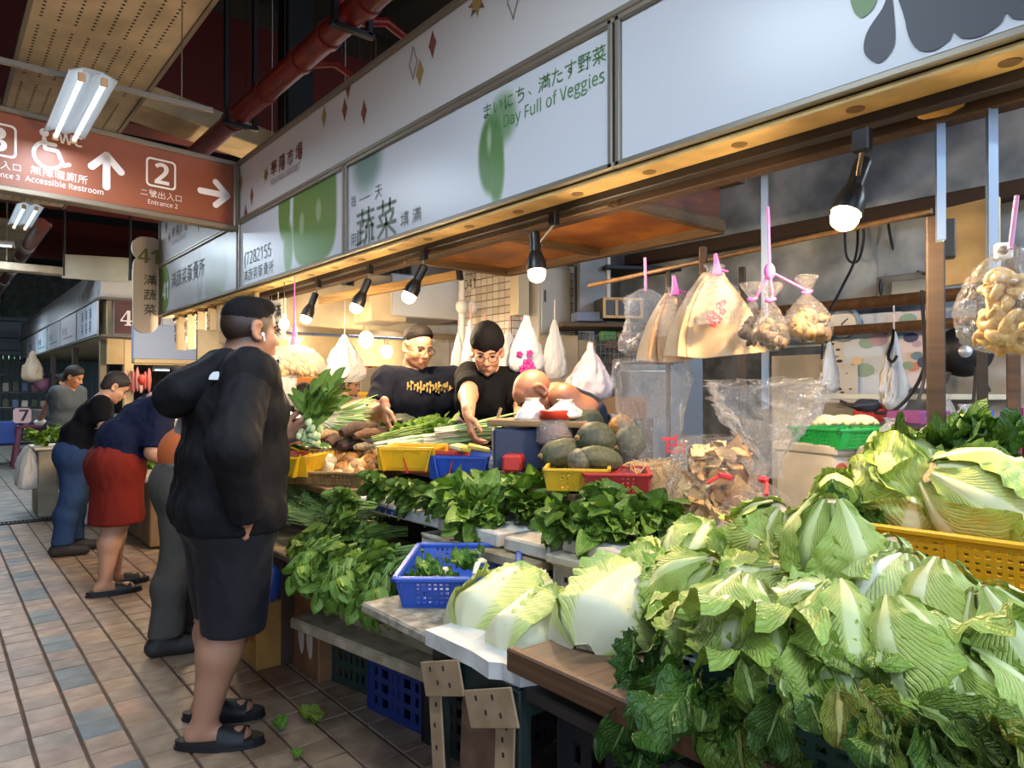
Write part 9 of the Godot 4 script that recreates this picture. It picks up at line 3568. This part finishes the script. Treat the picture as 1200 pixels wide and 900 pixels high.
	for k in 34:
		var q := base + gb * Vector3(-0.09 + 0.02 * (k % 10) + 0.01 * (k / 10 % 2),0.012 + 0.006 * (k % 3),0.09 - 0.028 * (k / 10))
		var m := solo("garlic_bulb", "pinkish garlic bulb in the tray under the purple carton lid", "garlic", glm, mt(["d8a69a", "cf988e", "e0b8aa"][k % 3],0.5), q, "garlic bulbs in the tray")
		m.rotation = Vector3(rng.randf_range(-1,1), k, rng.randf_range(-1,1))
	for q in [[1050,518,2.75,0.1, "dfe3ea", "clear crumpled bag between the green basket and the garlic"],[1135,500,2.9,0.09, "dcdfe6", "crumpled clear bag right of the garlic carton"],[1108,486,3.1,0.05, "eeeeea", "white knotted bag behind the purple carton"]]:
		g = bag_g([Vector2(0.03,0.0), Vector2(q[3],0.01), Vector2(q[3] * 0.9,0.05), Vector2(q[3] * 0.4,0.1), Vector2(q[3] * 0.5,0.12)],24, int(q[0]),0.2,0.3,0.8)
		solo("crumpled_bag", q[5], "bag", g, film(q[4],0.35), far(q[0], q[1] + 8, q[2]))
	g = G.new()
	g.ball(far(1022,483,3.3), Vector3(0.09,0.05,0.05),14,10, Basis(Vector3.UP, -0.5), func(d: Vector3) -> Vector3: return d * (1.0 + 0.35 * fn.get_noise_3dv(d * 2.5)))
	var rb := solo("red_bundle", "red and black bundle of cloth behind the green basket", "bundle", g, mt("a82a24", 0.7))
	g = G.new()
	g.ball(far(1016,475,3.27), Vector3(0.07,0.03,0.04),12,8, Basis(Vector3.UP, -0.5), func(d: Vector3) -> Vector3: return d * (1.0 + 0.4 * fn.get_noise_3dv(d * 3.0)))
	part(rb, "black_strap", g, mt("1f2026", 0.6), true)
	g = G.new()
	g.box(far(1148,488,3.3), Vector3(0.09,0.06,0.08), Basis(Vector3.UP, -0.3),0.006)
	solo("blue_tub", "small blue tub on the back shelf behind the cabbages", "tub", g, mt("2b56b0", 0.4))
	g = G.new()
	g.box(far(1120,520,3.2), Vector3(0.9,0.03,0.3), Basis(Vector3.UP, -0.55),0.004)
	solo("back_shelf", "pale shelf under the garlic carton and blue tub", "shelf", g, stained("b3aa98", 0.6,4.0,0.15,1.2))
	g = G.new()
	g.box(far(1060,465,3.9), Vector3(1.0,0.03,0.25), Basis(Vector3.UP, -0.9),0.004)
	solo("wall_ledge", "cream ledge on the back wall under the posters", "shelf", g, mt("c9bfa4", 0.6))
	g = G.new()
	g.sheet(6,10, func(u: float, v: float) -> Vector3: return far(1196 + 12 * u, 478 + 85 * (1.0 - v),2.3 + 0.02 * sin(u * 8.0 + v * 3.0)))
	solo("pink_cloth", "bright pink cloth at the right edge above the dark cabbage leaves", "cloth", g, mt("c9358a", 0.7))
	# greens on the far table
	var lt: Array = leaf_maps["leafy"]
	var bm := bunch_g(14,0.15,0.13,0.04,0.09,0.03,21,0.7)
	for k in 4:
		bunch("bunch of greens on the far white stand by the grey polo man", bm, V(0.95 + 0.1 * k, 0.8,9.3 + 0.08 * k), Vector3(-0.5 + 0.3 * k, 0.2,0.6), k, 0.9, mt("c8d8a0", 0.45,0.0, {"map": lt[0], "vc": true}), "greens on the far stand")
	for k in 7:
		bunch("bunch of greens on the far table by the reaching shoppers", bm, V(1.4 + 0.12 * (k % 3),0.7,7.0 + 0.3 * k), Vector3(rng.randf_range(-1,1),0.3, rng.randf_range(-1,1)), k, 1.3, mt("b4c890", 0.45,0.0, {"map": lt[0], "vc": true}), "greens on the far table")
